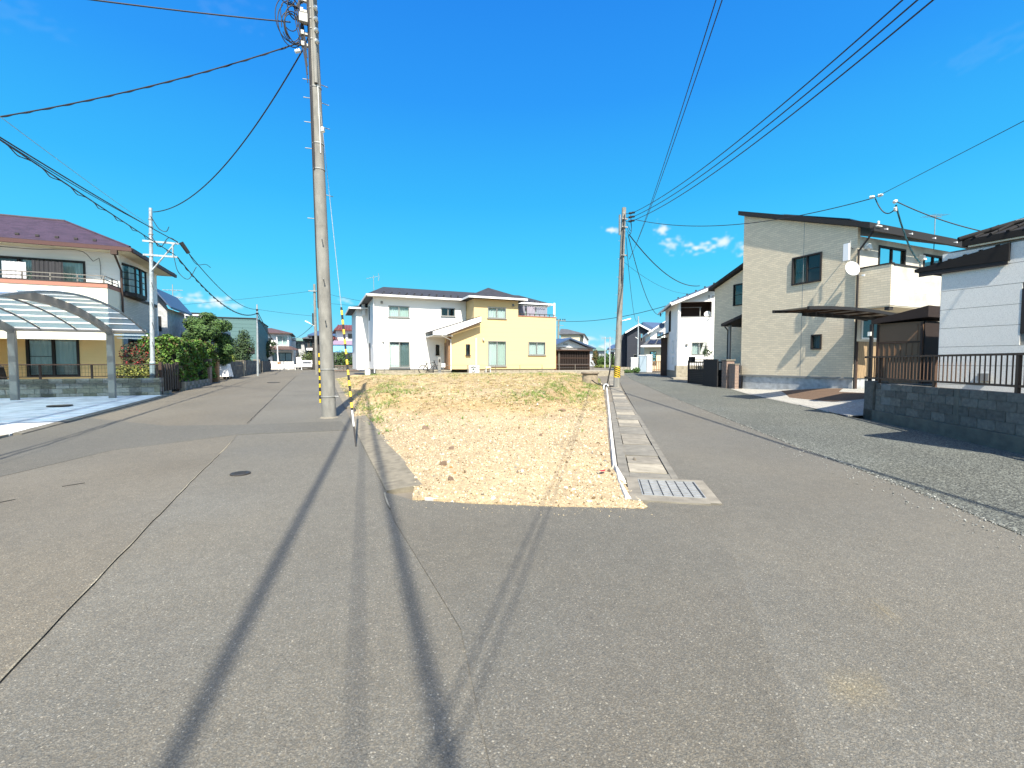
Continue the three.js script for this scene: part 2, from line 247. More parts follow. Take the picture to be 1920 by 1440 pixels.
// clumped leaves: small faces spread through lumpy volumes
function foliage(blobs, n, size, seed, cols, dens = .55, one = false) {
  const R = rng(seed), pos = [], col = [], nor = [], tot = blobs.reduce((s, b) => s + b[3] * b[4] * b[5] ** .5, 0);
  for (const [a, y, b, ra, ry, rb] of blobs) {
    const m = one ? 1 : Math.round(n * ra * ry * rb ** .5 / tot);
    for (let i = 0; i < m; i++) {
      const u = R() * 2 - 1, t = R() * 6.283, q = Math.sqrt(1 - u * u), rr = Math.pow(R(), dens * .6) * (.82 + .3 * vn(t * 2.2 + seed, u * 3 + 7, 0, seed));
      const dx = q * Math.cos(t), dz = q * Math.sin(t), cx = a + dx * ra * rr, cy = y + u * ry * rr, cz = -b + dz * rb * rr;
      const cl = vn(cx * 3.1 + 50, cy * 3.1 + cz * 2.3 + 50, 0, seed + 5); if (cl < .27) continue;
      const nrm = new THREE.Vector3(dx + (R() - .5) * 1.6, u + .5 + (R() - .5) * 1.6, dz + (R() - .5) * 1.6).normalize();
      const t1 = new THREE.Vector3(R() - .5, R() - .5, R() - .5).cross(nrm).normalize(), t2 = nrm.clone().cross(t1), s = size * (.6 + R() * .8), c = cols[Math.floor(R() * cols.length)], k = .75 + .5 * cl * R() + .2 * (cl - .5);
      const P = [[-.5, 0], [0, -.32], [.5, 0], [0, .32]].map(([p, r]) => [cx + (t1.x * p + t2.x * r) * s, cy + (t1.y * p + t2.y * r) * s, cz + (t1.z * p + t2.z * r) * s]);
      for (const j of [0, 1, 2, 0, 2, 3]) { pos.push(...P[j]); nor.push(nrm.x, nrm.y, nrm.z); col.push(c[0] * k, c[1] * k, c[2] * k); }
    }
  }
  const g = new THREE.BufferGeometry(); g.setAttribute('position', new THREE.Float32BufferAttribute(pos, 3)); g.setAttribute('normal', new THREE.Float32BufferAttribute(nor, 3)); g.setAttribute('color', new THREE.Float32BufferAttribute(col, 3)); return g;
}
const GREEN = [[.05, .11, .018], [.07, .15, .025], [.035, .08, .015], [.10, .19, .03]], DARKG = [[.022, .05, .014], [.03, .065, .018], [.04, .085, .022]], YELG = [[.17, .22, .03], [.12, .18, .03], [.22, .24, .05]], BRIGHT = [[.10, .24, .02], [.08, .19, .018], [.05, .13, .015], [.14, .28, .03], [.035, .085, .012], [.17, .26, .04], [.12, .09, .03]];
function hedgeBox(a0, a1, y0, y1, b0, b1, n, size, seed, cols) { // a clipped hedge: leaves crowd the outer skin of a lumpy box
  const blobs = [], R = rng(seed); for (let i = 0; i < n; i++) { const f = R(), u = R(), v = R(), d = .16 * R() * R(); let a, y, b; const bul = .10 * Math.sin(u * 23 + v * 9) + .16 * (vn(u * 9, v * 5, 0, seed) - .5); if (f < .42) { a = a1 - d + bul; y = lerp(y0, y1, v); b = lerp(b0, b1, u); } else if (f < .72) { a = lerp(a0, a1, v); y = y1 - d + bul * 1.3; b = lerp(b0, b1, u); } else if (f < .9) { a = lerp(a0, a1, u); y = lerp(y0, y1, v); b = b0 + d - bul; } else { a = lerp(a0, a1, R()); y = lerp(y0, y1, R()); b = lerp(b0, b1, R()); } blobs.push([a, y, b, .05, .05, .05]); }
  const G = foliage(blobs, n * 1.0, size, seed, cols, 1, true); return G;
}
function tree(name, label, cat, at, blobs, n, size, cols, seed, trunkTop, r = .09, group, geo) {
  const t = thing(name, label, cat, [at[0], at[1], -at[2]], { group }), top = blobs[0];
  const limbs = [rod(v3(...at), v3(lerp(at[0], top[0], .5), trunkTop, lerp(at[2], top[2], .5)), r, r * .55, 7)];
  for (const b of blobs) limbs.push(rod(v3(lerp(at[0], top[0], .5), trunkTop * .9 + at[1] * .1, lerp(at[2], top[2], .5)), v3(b[0], b[1], b[2]), r * .5, r * .2, 5));
  part(t, 'trunk', limbs, M.trunk); part(t, 'crown', geo || foliage(blobs, n, size, seed, cols), M.leaf); return t;
}
// ------------------------------------------------------------------ ground
const PROF = [[-1e6, 0], [8, 0], [30, .35], [70, .5], [1e6, .5]];
const gF = F => { for (let i = 0; i < 4; i++) if (F <= PROF[i + 1][0]) return lerp(PROF[i][1], PROF[i + 1][1], (F - PROF[i][0]) / (PROF[i + 1][0] - PROF[i][0])); return .5; };
const gy = (a, b) => gF(.389 * a + .921 * b);
const RC = Math.cos(ROAD), RS = Math.sin(ROAD);
const rd = (p, q) => [RC * p - RS * q, RS * p + RC * q].map((v, i) => v);   // street coordinates (p across, q along) of the right-hand road -> [a, b]
function sheet(name, poly, m, o = {}) {
  const lim = o.lim || ((a, b) => clamp(Math.hypot(a, b) / 14, .22, 3));
  let tri = THREE.ShapeUtils.triangulateShape(poly.map(p => new THREE.Vector2(...p)), []).map(t => t.map(i => poly[i]));
  const mid = (p, q) => [(p[0] + q[0]) / 2, (p[1] + q[1]) / 2], long = (p, q) => Math.hypot(p[0] - q[0], p[1] - q[1]) > lim((p[0] + q[0]) / 2, (p[1] + q[1]) / 2);
  for (let it = 0; it < 16; it++) {
    let any = false; const next = [];
    for (const [p, q, r] of tri) {
      const e = [[p, q, r], [q, r, p], [r, p, q]].map(x => [...x, Math.hypot(x[0][0] - x[1][0], x[0][1] - x[1][1])]).filter(x => long(x[0], x[1]));
      if (!e.length) { next.push([p, q, r]); continue; } any = true;
      if (e.length === 3) { const a = mid(p, q), b = mid(q, r), c = mid(r, p); next.push([p, a, c], [a, q, b], [c, b, r], [a, b, c]); }
      else if (e.length === 1) { const [s, t, u] = e[0], k = mid(s, t); next.push([s, k, u], [k, t, u]); }
      else { const sh = [[p, q, r], [q, r, p], [r, p, q]].find(x => !long(x[0], x[1])), [s, t, u] = sh, k1 = mid(t, u), k2 = mid(u, s); next.push([k2, k1, u], [s, t, k1], [s, k1, k2]); }
    }
    tri = next; if (!any) break;
  }
  const idx = new Map(), pos = [], col = [], uv = [], ix = [];
  for (const t of tri) { const ids = t.map(([a, b]) => { const k = a.toFixed(4) + ',' + b.toFixed(4); let i = idx.get(k); if (i === undefined) { i = idx.size; idx.set(k, i); pos.push(a, (o.h ? o.h(a, b) : gy(a, b)) + (o.off || 0), -b); col.push(...(o.tone ? o.tone(a, b) : [1, 1, 1])); uv.push(a, -b); } return i; }); const [p, q, r] = t, cr = (q[0] - p[0]) * (r[1] - p[1]) - (q[1] - p[1]) * (r[0] - p[0]); ix.push(...(cr > 0 ? ids : [ids[0], ids[2], ids[1]])); }
  const g = new THREE.BufferGeometry(), P = new THREE.Float32BufferAttribute(pos, 3); g.setAttribute('position', P); g.setIndex(ix); g.computeVertexNormals();
  const nor = [...g.attributes.normal.array], edges = new Map(); // the sheet's rim turns down into the layer below
  for (let i = 0; i < ix.length; i += 3) for (const [p, q] of [[0, 1], [1, 2], [2, 0]]) { const a = ix[i + p], b = ix[i + q], k = Math.min(a, b) + '_' + Math.max(a, b); edges.set(k, edges.has(k) ? null : [a, b]); }
  for (const e of edges.values()) if (e) { const n0 = pos.length / 3; for (const [v, d] of [[e[0], 0], [e[1], 0], [e[1], .03], [e[0], .03]]) { pos.push(pos[v * 3], pos[v * 3 + 1] - d, pos[v * 3 + 2]); col.push(col[v * 3], col[v * 3 + 1], col[v * 3 + 2]); uv.push(uv[v * 2], uv[v * 2 + 1]); nor.push(nor[v * 3], nor[v * 3 + 1], nor[v * 3 + 2]); } ix.push(n0, n0 + 2, n0 + 1, n0, n0 + 3, n0 + 2); }
  g.setAttribute('position', new THREE.Float32BufferAttribute(pos, 3)); g.setAttribute('normal', new THREE.Float32BufferAttribute(nor, 3)); g.setAttribute('color', new THREE.Float32BufferAttribute(col, 3)); g.setAttribute('uv', new THREE.Float32BufferAttribute(uv, 2)); g.setIndex(ix);
  const me = new THREE.Mesh(g, m); me.name = numbered(name); me.receiveShadow = true; me.castShadow = !!o.h; tag(me, o.label, o.cat, null, o.kind || 'structure'); (o.parent || scene).add(me); return me;
}

// ================================================================== the ground, streets and the empty lot
{ // one sheet to the horizon, sloping with the streets
  const Fs = [-300, -40, 0, 8, 30, 70, 150, 900], pos = [], ix = [], uv = [], c = .921, s = .389;
  Fs.forEach((F, i) => [-700, 700].forEach(X => { const a = c * X + s * F, b = -s * X + c * F; pos.push(a, gF(F) - .03, -b); uv.push(a, -b); }));
  for (let i = 0; i < Fs.length - 1; i++) ix.push(2 * i, 2 * i + 1, 2 * i + 2, 2 * i + 1, 2 * i + 3, 2 * i + 2);
  const g = new THREE.BufferGeometry(); g.setAttribute('position', new THREE.Float32BufferAttribute(pos, 3)); g.setAttribute('uv', new THREE.Float32BufferAttribute(uv, 2)); g.setIndex(ix); g.computeVertexNormals();
  const me = new THREE.Mesh(g, M.earth); me.name = 'ground'; me.receiveShadow = true; me.userData.kind = 'structure'; scene.add(me);
}
const tone = (base, amp, sc, seed, extra) => (a, b) => { let k = 1 + amp * (fbm(a * sc + 60, b * sc + 60, 0, seed, 5) - .5) * 2 + amp * .5 * (vn(a * sc * .25 + 9, b * sc * .25 + 9, 0, seed + 3) - .5); const w = fbm(a * .9 + 30, b * .9 + 80, 0, seed + 9, 3) - .5; let r = [base[0] * k * (1 + .05 * w), base[1] * k, base[2] * k * (1 - .08 * w)]; return extra ? extra(r, a, b) : r; };
const stains = [[2.25, 1.25, .13], [3.1, 1.6, .08], [1.4, 2.3, .09]];
const ASP = [.285, .267, .217];
const asphTone = tone(ASP, .17, .55, 4, (r, a, b) => { for (const [x, y, s] of stains) { const d = Math.hypot(a - x, (b - y) * 1.6) / s; if (d < 2.2) { const k = .22 * Math.exp(-d * d) * vn(a * 14, b * 14, 0, 3) * 1.6; r[0] *= 1 + k * 1.3; r[1] *= 1 + k * .8; r[2] *= 1 - k * .3; } } return r; });
sheet('asphalt_road', [[-5.8, 72], [.72, 70], [.68, 5.3], [.9, 4.93], [1.7, 4.42], [3.02, 3.72], [3.3, 3.9], ...[[1.22, 5.04], [.95, 6.1], [.95, 24], [1.1, 40], [.2, 110], [4.5, 110], [5.2, 30], [6.3, 22], [6.45, 13], [7.3, 8], [9, 2], [9, -9]].map(p => rd(...p)), [6, -14], [-5.8, -14]], M.asphalt, { tone: asphTone });
// older, browner lane on the left of its long joint, the newer trench strip across it, the patch in front of the lot
sheet('worn_asphalt_lane', [[-5.76, 60], [-1.9, 60], [-1.72, 25], [-1.6, 11], [-1.52, 6.5], [-1.42, 3], [-1.3, -12], [-5.76, -12]], M.asphalt, { off: .005, tone: tone([.300, .270, .208], .2, .5, 12) });
sheet('trench_patch', [[.55, 10.42], [-1.6, 10.7], [-3.3, 9.72], [-3.9, 8.0], [-4.5, 5.6], [-5.74, 2.5], [-5.74, 15.2], [-4.83, 14.3], [-3.3, 12.7], [-1.82, 12.2], [.45, 11.95]], M.asphalt, { off: .008, tone: tone([.228, .217, .180], .12, .7, 22) });
sheet('entrance_patch', [[.66, 5.32], [.62, 4.3], [.70, 2.4], [.5, 1.2], [1.6, 1.0], [3.0, 2.6], [3.35, 3.6], [3.0, 3.70], [1.7, 4.40], [.9, 4.91], [.72, 5.25]], M.asphalt, { off: .005, tone: tone([.268, .250, .202], .14, .6, 31) });
sheet('chipseal_road_edge', [[1.89, 31.5], [2.62, 18.5], [3.18, 11.8], [3.40, 8.8], [3.54, 7.0], [3.60, 5.7], [3.58, 4.7], [3.5, -8], [8.8, -8], [7.2, 8], [6.45, 13], [6.25, 16.3], [5.9, 20.3], [6.0, 24.5], [4.96, 28.9], [4.4, 36], [3.0, 60], [2.2, 70]].map(p => rd(...p)), M.chip, { off: .007, tone: tone([.275, .280, .240], .2, .9, 41) });
// worn seam down the middle of the left street and short cracks
function strip(pts, w, seed) { const R = rng(seed), L = [], Rr = []; for (let i = 0; i < pts.length - 1; i++) { const n = Math.ceil(Math.hypot(pts[i + 1][0] - pts[i][0], pts[i + 1][1] - pts[i][1]) / .22); for (let k = 0; k < n; k++) { const a = lerp(pts[i][0], pts[i + 1][0], k / n), b = lerp(pts[i][1], pts[i + 1][1], k / n), j = (R() - .5) * w * 2.2, ww = w * (.4 + R()); const dx = pts[i + 1][0] - pts[i][0], dy = pts[i + 1][1] - pts[i][1], l = Math.hypot(dx, dy); L.push([a - dy / l * (ww / 2 + j * .5), b + dx / l * (ww / 2 + j * .5)]); Rr.push([a + dy / l * (ww / 2 - j * .5), b - dx / l * (ww / 2 - j * .5)]); } } return [...L, ...Rr.reverse()]; }
const seamM = M.sand, crackM = M.asphalt;
sheet('road_seam', strip([[-1.36, -1], [-1.42, 3], [-1.52, 6.5], [-1.58, 10.4]], .010, 5), crackM, { off: .011, tone: (a, b) => { const k = .5 + .9 * vn(a * 5 + b * 4, b * 3, 0, 8); return [.5 * k, .45 * k, .33 * k]; } });
sheet('road_seam', strip([[-1.64, 12.4], [-1.72, 25], [-1.8, 40]], .02, 6), crackM, { off: .011, tone: () => [.07, .065, .06] });
sheet('road_crack', strip([[-4.0, 6.2], [-3.4, 6.35], [-2.95, 6.75]], .012, 7), crackM, { off: .011, tone: () => [.07, .065, .06] });
sheet('road_crack', strip([[-2.9, 7.1], [-2.55, 7.3]], .012, 9), crackM, { off: .011, tone: () => [.08, .075, .07] });
sheet('road_crack', strip([[.66, 5.3], [.63, 4.9], [.62, 4.5]], .018, 8), crackM, { off: .011, tone: (a, b) => { const k = vn(a * 30, b * 30, 0, 8) > .5 ? 1 : .3; return [.75 * k, .7 * k, .55 * k]; } });

// the empty lot: flat gravel in front, a cut bank, a level top running back to the cream and white house
const lotP = (a, b) => RC * a + RS * b, lotQ = (a, b) => -RS * a + RC * b;   // [a, b] -> street coordinates of the right-hand road
const lotBank = (a, b) => { const F = .389 * a + .921 * b, p = -lotP(a, b) + .05, l = a - .95 + .15 * Math.sin(b * .9), n = fbm(a * .8 + 20, b * .8 + 20, 0, 51, 4) - .5; return sstep(0, 1, (l - .55 + n * 1.6) / 1.0) * sstep(0, 1, (p - .9 + n * 1.6) / 1.0) * sstep(11 + n * 2.4, 14.4 + n * 2.4, F); };
const lotH = (a, b) => {
  const F = .389 * a + .921 * b, p = -lotP(a, b) + .05;
  const n = fbm(a * .8 + 20, b * .8 + 20, 0, 51, 4) - .5, n2 = fbm(a * 3 + 5, b * 3 + 5, 0, 52, 3) - .5;
  const bank = lotBank(a, b);
  const back = sstep(14, 24, F), top = .37 + .04 * back - .22 * sstep(18, 33, F);
  const edge = Math.min(1, Math.max(0, Math.min(a - .75, p, (F - 4.6) * .8) / .6));
  return gy(a, b) + .008 + edge * (.035 + .05 * (n + .3) + .03 * n2) + bank * (top + .16 * n + .10 * n2) + .05 * n2 * sstep(10, 13, F);
};
const lotPoly = [...Array.from({ length: 40 }, (_, i) => { const t = i / 39, R1 = hash(i, 3, 77) - .5; return [lerp(.9, 3.02, t) + R1 * .012, 4.93 - 1.22 * t - .10 * Math.sin(t * 3.14) * .6 + R1 * .035 + .02 * Math.sin(t * 17)]; }), ...[[.46, 4.82], [.30, 5.5], [.12, 6.6], [.10, 9], [.08, 14], [.02, 20], [-.1, 26], [-.3, 33]].map(p => rd(...p)), [19.4, 33.4], [1.0, 33.4], [.9, 20], [.95, 14], [.80, 12.9], [1.05, 9.5], [1.12, 7.2], [1.10, 6.2], [1.06, 5.6]];
sheet('vacant_lot', lotPoly, M.sand, { h: lotH, lim: (a, b) => clamp(Math.hypot(a, b) / 50, .14, .6), tone: (a, b) => { const bk = lotBank(a, b), k = (1.04 + .42 * (fbm(a * .7 + 3, b * .7 + 3, 0, 61, 4) - .5) + .30 * (fbm(a * 3.1 + 3, b * 3.1 + 3, 0, 64, 3) - .5)) * (1 - .35 * bk * (1 - bk)), F = .389 * a + .921 * b; const gr = .5 * sstep(.55, .75, fbm(a * .9 + 30, b * .9, 0, 63, 3)) * sstep(11, 14, F); return [lerp(.52, .41, gr) * k, lerp(.405, .35, gr) * k * (1 - .25 * bk * (1 - bk)), lerp(.245, .15, gr) * k * (1 - .8 * bk * (1 - bk))]; } });

// kerb on the lot's left side: sloped concrete pieces
{
  const t = thing('street_kerb', 'pale concrete kerb strip between the left street and the sandy lot', 'kerb', [.9, 0, -9]);
  let b = 5.35, k = 0; const R = rng(4);
  while (b < 33) { const b1 = b + (b < 12 ? 1.2 : 2.4), skip = b > 12 && b < 13.2; const y0 = gy(.9, b), y1 = gy(.9, b1), d = .004 * (R() - .5), w = 1.12 + .03 * Math.sin(b); if (!skip) part(t, 'kerb_stone', hull([[.68, y0 - .1, b + .006], [.68, y1 - .1, b1], [w, y0 - .1, b + .006], [w, y1 - .1, b1], [.68, y0 + .014 + d, b + .006], [.68, y1 + .014 + d, b1], [.86, y0 + .022 + d, b + .006], [.86, y1 + .022 + d, b1], [w, y0 + .045 + d, b + .006], [w, y1 + .045 + d, b1]]), (k++, M.kerbDirt)); b = b1; }
}
solo('marker_slab', 'white chipped concrete slab at the lot front left corner', 'slab', hull([[1.02, 0, 4.86], [1.30, 0, 4.68], [1.38, 0, 4.80], [1.02, 0, 5.06], [1.02, .03, 4.86], [1.30, .02, 4.69], [1.36, .02, 4.79], [1.03, .03, 5.05]]), M.concEdge);

// covered gutter along the right side of the lot
{
  const t = thing('street_gutter', 'concrete street gutter with lids beside the sandy lot', 'gutter', [.5, 0, -6], { road: true });
  const gq = q => { const [a, b] = rd(.5, q); return gy(a, b); }, piece = (p0, p1, q0, q1, h) => hull([[p0, gq(q0) - .08, q0], [p1, gq(q0) - .08, q0], [p0, gq(q1) - .08, q1], [p1, gq(q1) - .08, q1], [p0, gq(q0) + h, q0], [p1, gq(q0) + h, q0], [p0, gq(q1) + h, q1], [p1, gq(q1) + h, q1]]);
  const R = rng(7); part(t, 'channel', [piece(.22, .352, 6.0, 60, .010), piece(.873, .96, 6.0, 60, .010)], M.concMid);
  for (let q = 6.33, k = 0; q < 58; q += 2.12, k++) { const h = .012 + R() * .006; part(t, 'cast_slab', piece(.355, .87, q - .96, q - .02, h - .004), M.concMid); for (let j = 0; j < 2; j++) part(t, 'lid', piece(.365 + .006 * R(), .855, q + j * .55 + .012, q + j * .55 + .538, h), (k + j) % 3 ? M.conc : M.concPale); }
  // white edge strip against the gravel
  const e = []; for (let i = 0; i < 24; i++) { const q = 5.05 + i * .8, w = .05 + .025 * Math.sin(i * 2.1) + (i < 3 ? .09 - .03 * i : 0), off = i < 2 ? .10 - .05 * i : 0; e.push(hull([[.12 + off, gq(q) - .05, q], [.22 + off * .6 + (i < 2 ? .08 : 0), gq(q) - .05, q], [.12 + off * .5, gq(q) - .05, q + .8], [.22, gq(q) - .05, q + .8], [.150 + off, gq(q) + .035, q], [.195 + off * .6 + (i < 2 ? .05 : 0), gq(q) + .03, q], [.150 + off * .5, gq(q) + .035, q + .795], [.195, gq(q) + .03, q + .795]])); }
  part(t, 'edge_strip', e, M.concEdge);
  const f = thing('drain_grate', 'steel grating in a concrete frame at the end of the gutter', 'drain grate', [.78, 0, -5.6], { road: true });
  part(f, 'frame', [bx(.30, .44, -.06, .016, 5.02, 6.02), bx(1.12, 1.24, -.06, .016, 5.06, 6.02), bx(.44, 1.12, -.06, .016, 5.02, 5.22), bx(.44, 1.12, -.06, .016, 5.93, 6.02)], M.conc);
  part(f, 'pit', bx(.44, 1.12, -.5, -.35, 5.22, 5.93), M.black);
  for (let i = 0; i < 9; i++) part(f, 'bearing_bar', bx(.45, 1.11, -.03, .012, 5.238 + i * .0765, 5.238 + i * .0765 + .054), M.galv);
  for (let i = 0; i < 7; i++) part(f, 'cross_bar', bx(.456 + i * .106, .468 + i * .106, -.02, .0145, 5.233, 5.917), M.iron);
  part(f, 'rim', [bx(.44, .45, -.04, .020, 5.22, 5.93), bx(1.11, 1.12, -.04, .020, 5.22, 5.93), bx(.45, 1.11, -.04, .020, 5.22, 5.232), bx(.45, 1.11, -.04, .020, 5.918, 5.93)], M.galv);
}
// white drain pipe crook beside the far end of the gutter
solo('drain_pipe', 'white plastic drain pipe bent over the gutter edge', 'pipe', tube([rd(.02, 21.2), rd(.02, 22.5), rd(.06, 23.6), rd(.16, 23.9), rd(.26, 23.7)].map(([a, b], i) => [a, gy(a, b) + [.03, .05, .12, .15, .05][i], b]), .04, 24, 8), M.porcelain);
solo('hose_end', 'black hose end lying on the gutter by the right pole', 'hose', tube([[-.6, 24.6], [-.3, 24.3], [.2, 23.9], [.5, 23.8]].map(p => rd(...p)).map(([a, b], i) => [a, gy(a, b) + [.3, .12, .05, .04][i], b]), .03, 16, 6), M.black);
{
  const [a, b] = rd(-.72, 25.2), y = gy(a, b), t = thing('well_ring', 'weathered round concrete well ring with a flat lid on the lot', 'well', [a, y, -b]);
  const c = new THREE.CylinderGeometry(.42, .44, .62, 28); c.translate(a, y + .31, -b); part(t, 'ring', c, mat(.46, .38, .27, { map: concT, bumpMap: grainT, bumpScale: .004, roughness: .95 }));
  const l = new THREE.LatheGeometry([[0, .62], [.47, .62], [.49, .64], [.49, .70], [.47, .72], [0, .73]].map(p => new THREE.Vector2(...p)), 28); l.translate(a, y, -b); part(t, 'lid', l, mat(.33, .27, .20, { map: concT, roughness: .95 }));
}
{ // small round iron cover in the left street
  const t = thing('valve_cover', 'small dark round iron cover in the left street', 'manhole cover', [-1.02, 0, -6.99]);
  const c = new THREE.CylinderGeometry(.105, .105, .03, 28); c.translate(-1.02, .004, -6.99); part(t, 'lid', c, M.iron);
  const r = new THREE.TorusGeometry(.112, .012, 6, 30); r.rotateX(Math.PI / 2); r.translate(-1.02, .008, -6.99); part(t, 'rim', r, M.dark);
  part(t, 'rib', [-.05, 0, .05].map(d => bx(-1.09, -.95, .019, .023, 6.985 + d, 6.998 + d)), M.iron);
  const [a, b] = [-2.6, 30.5], t2 = thing('manhole_cover', 'round iron manhole cover far along the left street', 'manhole cover', [a, gy(a, b), -b]);
  const d = new THREE.CylinderGeometry(.32, .32, .03, 28); d.translate(a, gy(a, b) + .006, -b); part(t2, 'lid', d, M.iron);
  const r2 = new THREE.TorusGeometry(.33, .02, 6, 30); r2.rotateX(Math.PI / 2); r2.translate(a, gy(a, b) + .01, -b); part(t2, 'rim', r2, M.dark);
}
// loose stones, straw and weeds on the lot
const inLot = (a, b) => { let c = false; for (let i = 0, j = lotPoly.length - 1; i < lotPoly.length; j = i++) { const [xi, yi] = lotPoly[i], [xj, yj] = lotPoly[j]; if ((yi > b) !== (yj > b) && a < (xj - xi) * (b - yi) / (yj - yi) + xi) c = !c; } return c; };
const nearB = R => 3.6 + 29.4 * Math.pow(R(), 2.1);
function scatter(name, label, cat, n, seed, geo, m, place) {
  const R = rng(seed), im = new THREE.InstancedMesh(geo, m, n), mx = new THREE.Matrix4(), q = new THREE.Quaternion(), e = new THREE.Euler(), c = new THREE.Color(); let k = 0, tries = 0;
  while (k < n && tries++ < n * 12) { const a = .6 + R() * 17, b = nearB(R); if (!inLot(a, b)) continue; const r = place(R, a, b); if (!r) continue; e.set(...r.rot); q.setFromEuler(e); mx.compose(new THREE.Vector3(a, lotH(a, b) + (r.dy || 0), -b), q, new THREE.Vector3(...r.s)); im.setMatrixAt(k, mx); im.setColorAt(k, c.setRGB(...r.c)); k++; }
  im.count = k; im.name = numbered(name); tag(im, label, cat, null, 'stuff'); im.castShadow = im.receiveShadow = true; scene.add(im); return im;
}
const stoneG = (() => { const g = new THREE.IcosahedronGeometry(1, 1), p = g.attributes.position; for (let i = 0; i < p.count; i++) { const x = p.getX(i), y = p.getY(i), z = p.getZ(i), k = .78 + .44 * vn(x * 1.7 + 5, y * 1.7 + z * 1.3 + 9, 0, 3); p.setXYZ(i, x * k, y * k * .7, z * k); } g.computeVertexNormals(); return g; })();
const chipG = (() => { const g = new THREE.DodecahedronGeometry(1, 0), p = g.attributes.position; for (let i = 0; i < p.count; i++) p.setY(i, p.getY(i) * .62); g.computeVertexNormals(); return g; })();
const stoneM = mat(1, 1, 1, { roughness: .9 });
scatter('gravel', 'loose pale gravel strewn over the sandy lot', 'gravel', 110000, 71, chipG, stoneM, (R, a, b) => {
  const F = .389 * a + .921 * b, cl = fbm(a * 1.1, b * 1.1, 0, 77, 3); if (R() > .25 + cl * 1.1) return null; if (F > 15 && R() < .45) return null;
  const s = (R() < .012 ? .014 + .018 * R() * R() : .0026 + .0095 * Math.pow(R(), 4)) * (1 + F * .025), u = R(); const k = .75 + R() * .4;
  const c = u < .40 ? [.58, .48, .32] : u < .66 ? [.34, .26, .15] : u < .80 ? [.66, .60, .46] : u < .93 ? [.15, .10, .05] : u < .95 ? [.40, .21, .07] : [.20, .185, .15];
  return { s: [s * (.8 + R() * .6), s * (.6 + R() * .4), s], rot: [R() * 6, R() * 6, R() * 6], c: c.map(v => v * k), dy: s * .15 };
});
{ // stones kicked out over the asphalt along the lot's front edge
  const n = 420, R = rng(91), im = new THREE.InstancedMesh(chipG, stoneM, n), mx = new THREE.Matrix4(), q = new THREE.Quaternion(), c = new THREE.Color();
  for (let i = 0; i < n; i++) { const t = R(), o = Math.pow(R(), 3.5) * .3, a = lerp(.9, 3.1, t) - o * .5 + (R() - .5) * .05, b = 4.93 - 1.24 * t - .06 * Math.sin(t * 3.14) - o * .86, s = .0015 + .004 * Math.pow(R(), 3), k = .7 + R() * .5; q.setFromEuler(new THREE.Euler(R() * 6, R() * 6, R() * 6)); mx.compose(new THREE.Vector3(a, gy(a, b) + .008, -b), q, new THREE.Vector3(s * 1.3, s, s)); im.setMatrixAt(i, mx); im.setColorAt(i, c.setRGB(.5 * k, .40 * k, .24 * k)); }
  im.name = 'gravel_spill'; tag(im, 'fine gravel spilled on the asphalt before the lot', 'gravel', null, 'stuff'); im.castShadow = im.receiveShadow = true; scene.add(im);
}
{ // loose grit along the rough strip of the right-hand road
  const edge = [[2.62, 18.5], [3.18, 11.8], [3.40, 8.8], [3.54, 7.0], [3.60, 5.7], [3.58, 4.2]], n = 1400, R = rng(93), im = new THREE.InstancedMesh(chipG, stoneM, n), mx = new THREE.Matrix4(), q = new THREE.Quaternion(), c = new THREE.Color();
  for (let i = 0; i < n; i++) { const k = Math.floor(R() * 5), t = R(), o = (R() - .35) * .1 - Math.pow(R(), 5) * .5, [a, b] = rd(lerp(edge[k][0], edge[k + 1][0], t) + o, lerp(edge[k][1], edge[k + 1][1], t)), s = .003 + .007 * Math.pow(R(), 2), v = .10 + R() * .3; q.setFromEuler(new THREE.Euler(R() * 6, R() * 6, R() * 6)); mx.compose(new THREE.Vector3(a, gy(a, b) + .009, -b), q, new THREE.Vector3(s * 1.3, s, s)); im.setMatrixAt(i, mx); im.setColorAt(i, c.setRGB(v, v, v * .9)); }
  im.name = 'stone_grit'; tag(im, 'loose grey grit along the edge of the rough road strip', 'gravel', null, 'stuff'); im.castShadow = im.receiveShadow = true; scene.add(im);
}
const bladeG = (() => { const g = new THREE.BufferGeometry(), P = []; for (let k = 0; k < 5; k++) { const an = k * 1.3, c = Math.cos(an), s = Math.sin(an), l = .6 + .1 * k, w = .07; P.push(-s * w, 0, c * w, s * w, 0, -c * w, c * l * .55, .55 + .08 * k, s * l * .55, s * w * .5 + c * l * .5, .5 + .08 * k, -c * w * .5 + s * l * .5, c * l * 1.0, .62 + .06 * k, s * l, c * l * .55 - s * w * .4, .55 + .08 * k, s * l * .55 + c * w * .4); } g.setAttribute('position', new THREE.Float32BufferAttribute(P, 3)); g.computeVertexNormals(); return g; })();
const bladeM = mat(1, 1, 1, { side: THREE.DoubleSide, roughness: .8, tr: .2 });
scatter('dry_grass', 'flattened straw coloured dry grass on the bank and top of the lot', 'dry grass', 15000, 72, bladeG, bladeM, (R, a, b) => {
  const F = .389 * a + .921 * b, d = fbm(a * .8 + 9, b * .8 + 9, 0, 78, 3); if (F < 10.5 + 2 * d || R() > sstep(10, 17, F) * .9 + .1) return null; if (R() > d * 1.5) return null;
  const s = .05 + .07 * R(), k = .8 + .5 * R(); return { s: [s * 1.8, s * (.25 + .4 * R()), s * 1.8], rot: [(R() - .5) * .5, R() * 6.3, (R() - .5) * .5], c: [.46 * k, .36 * k, .16 * k] };
});
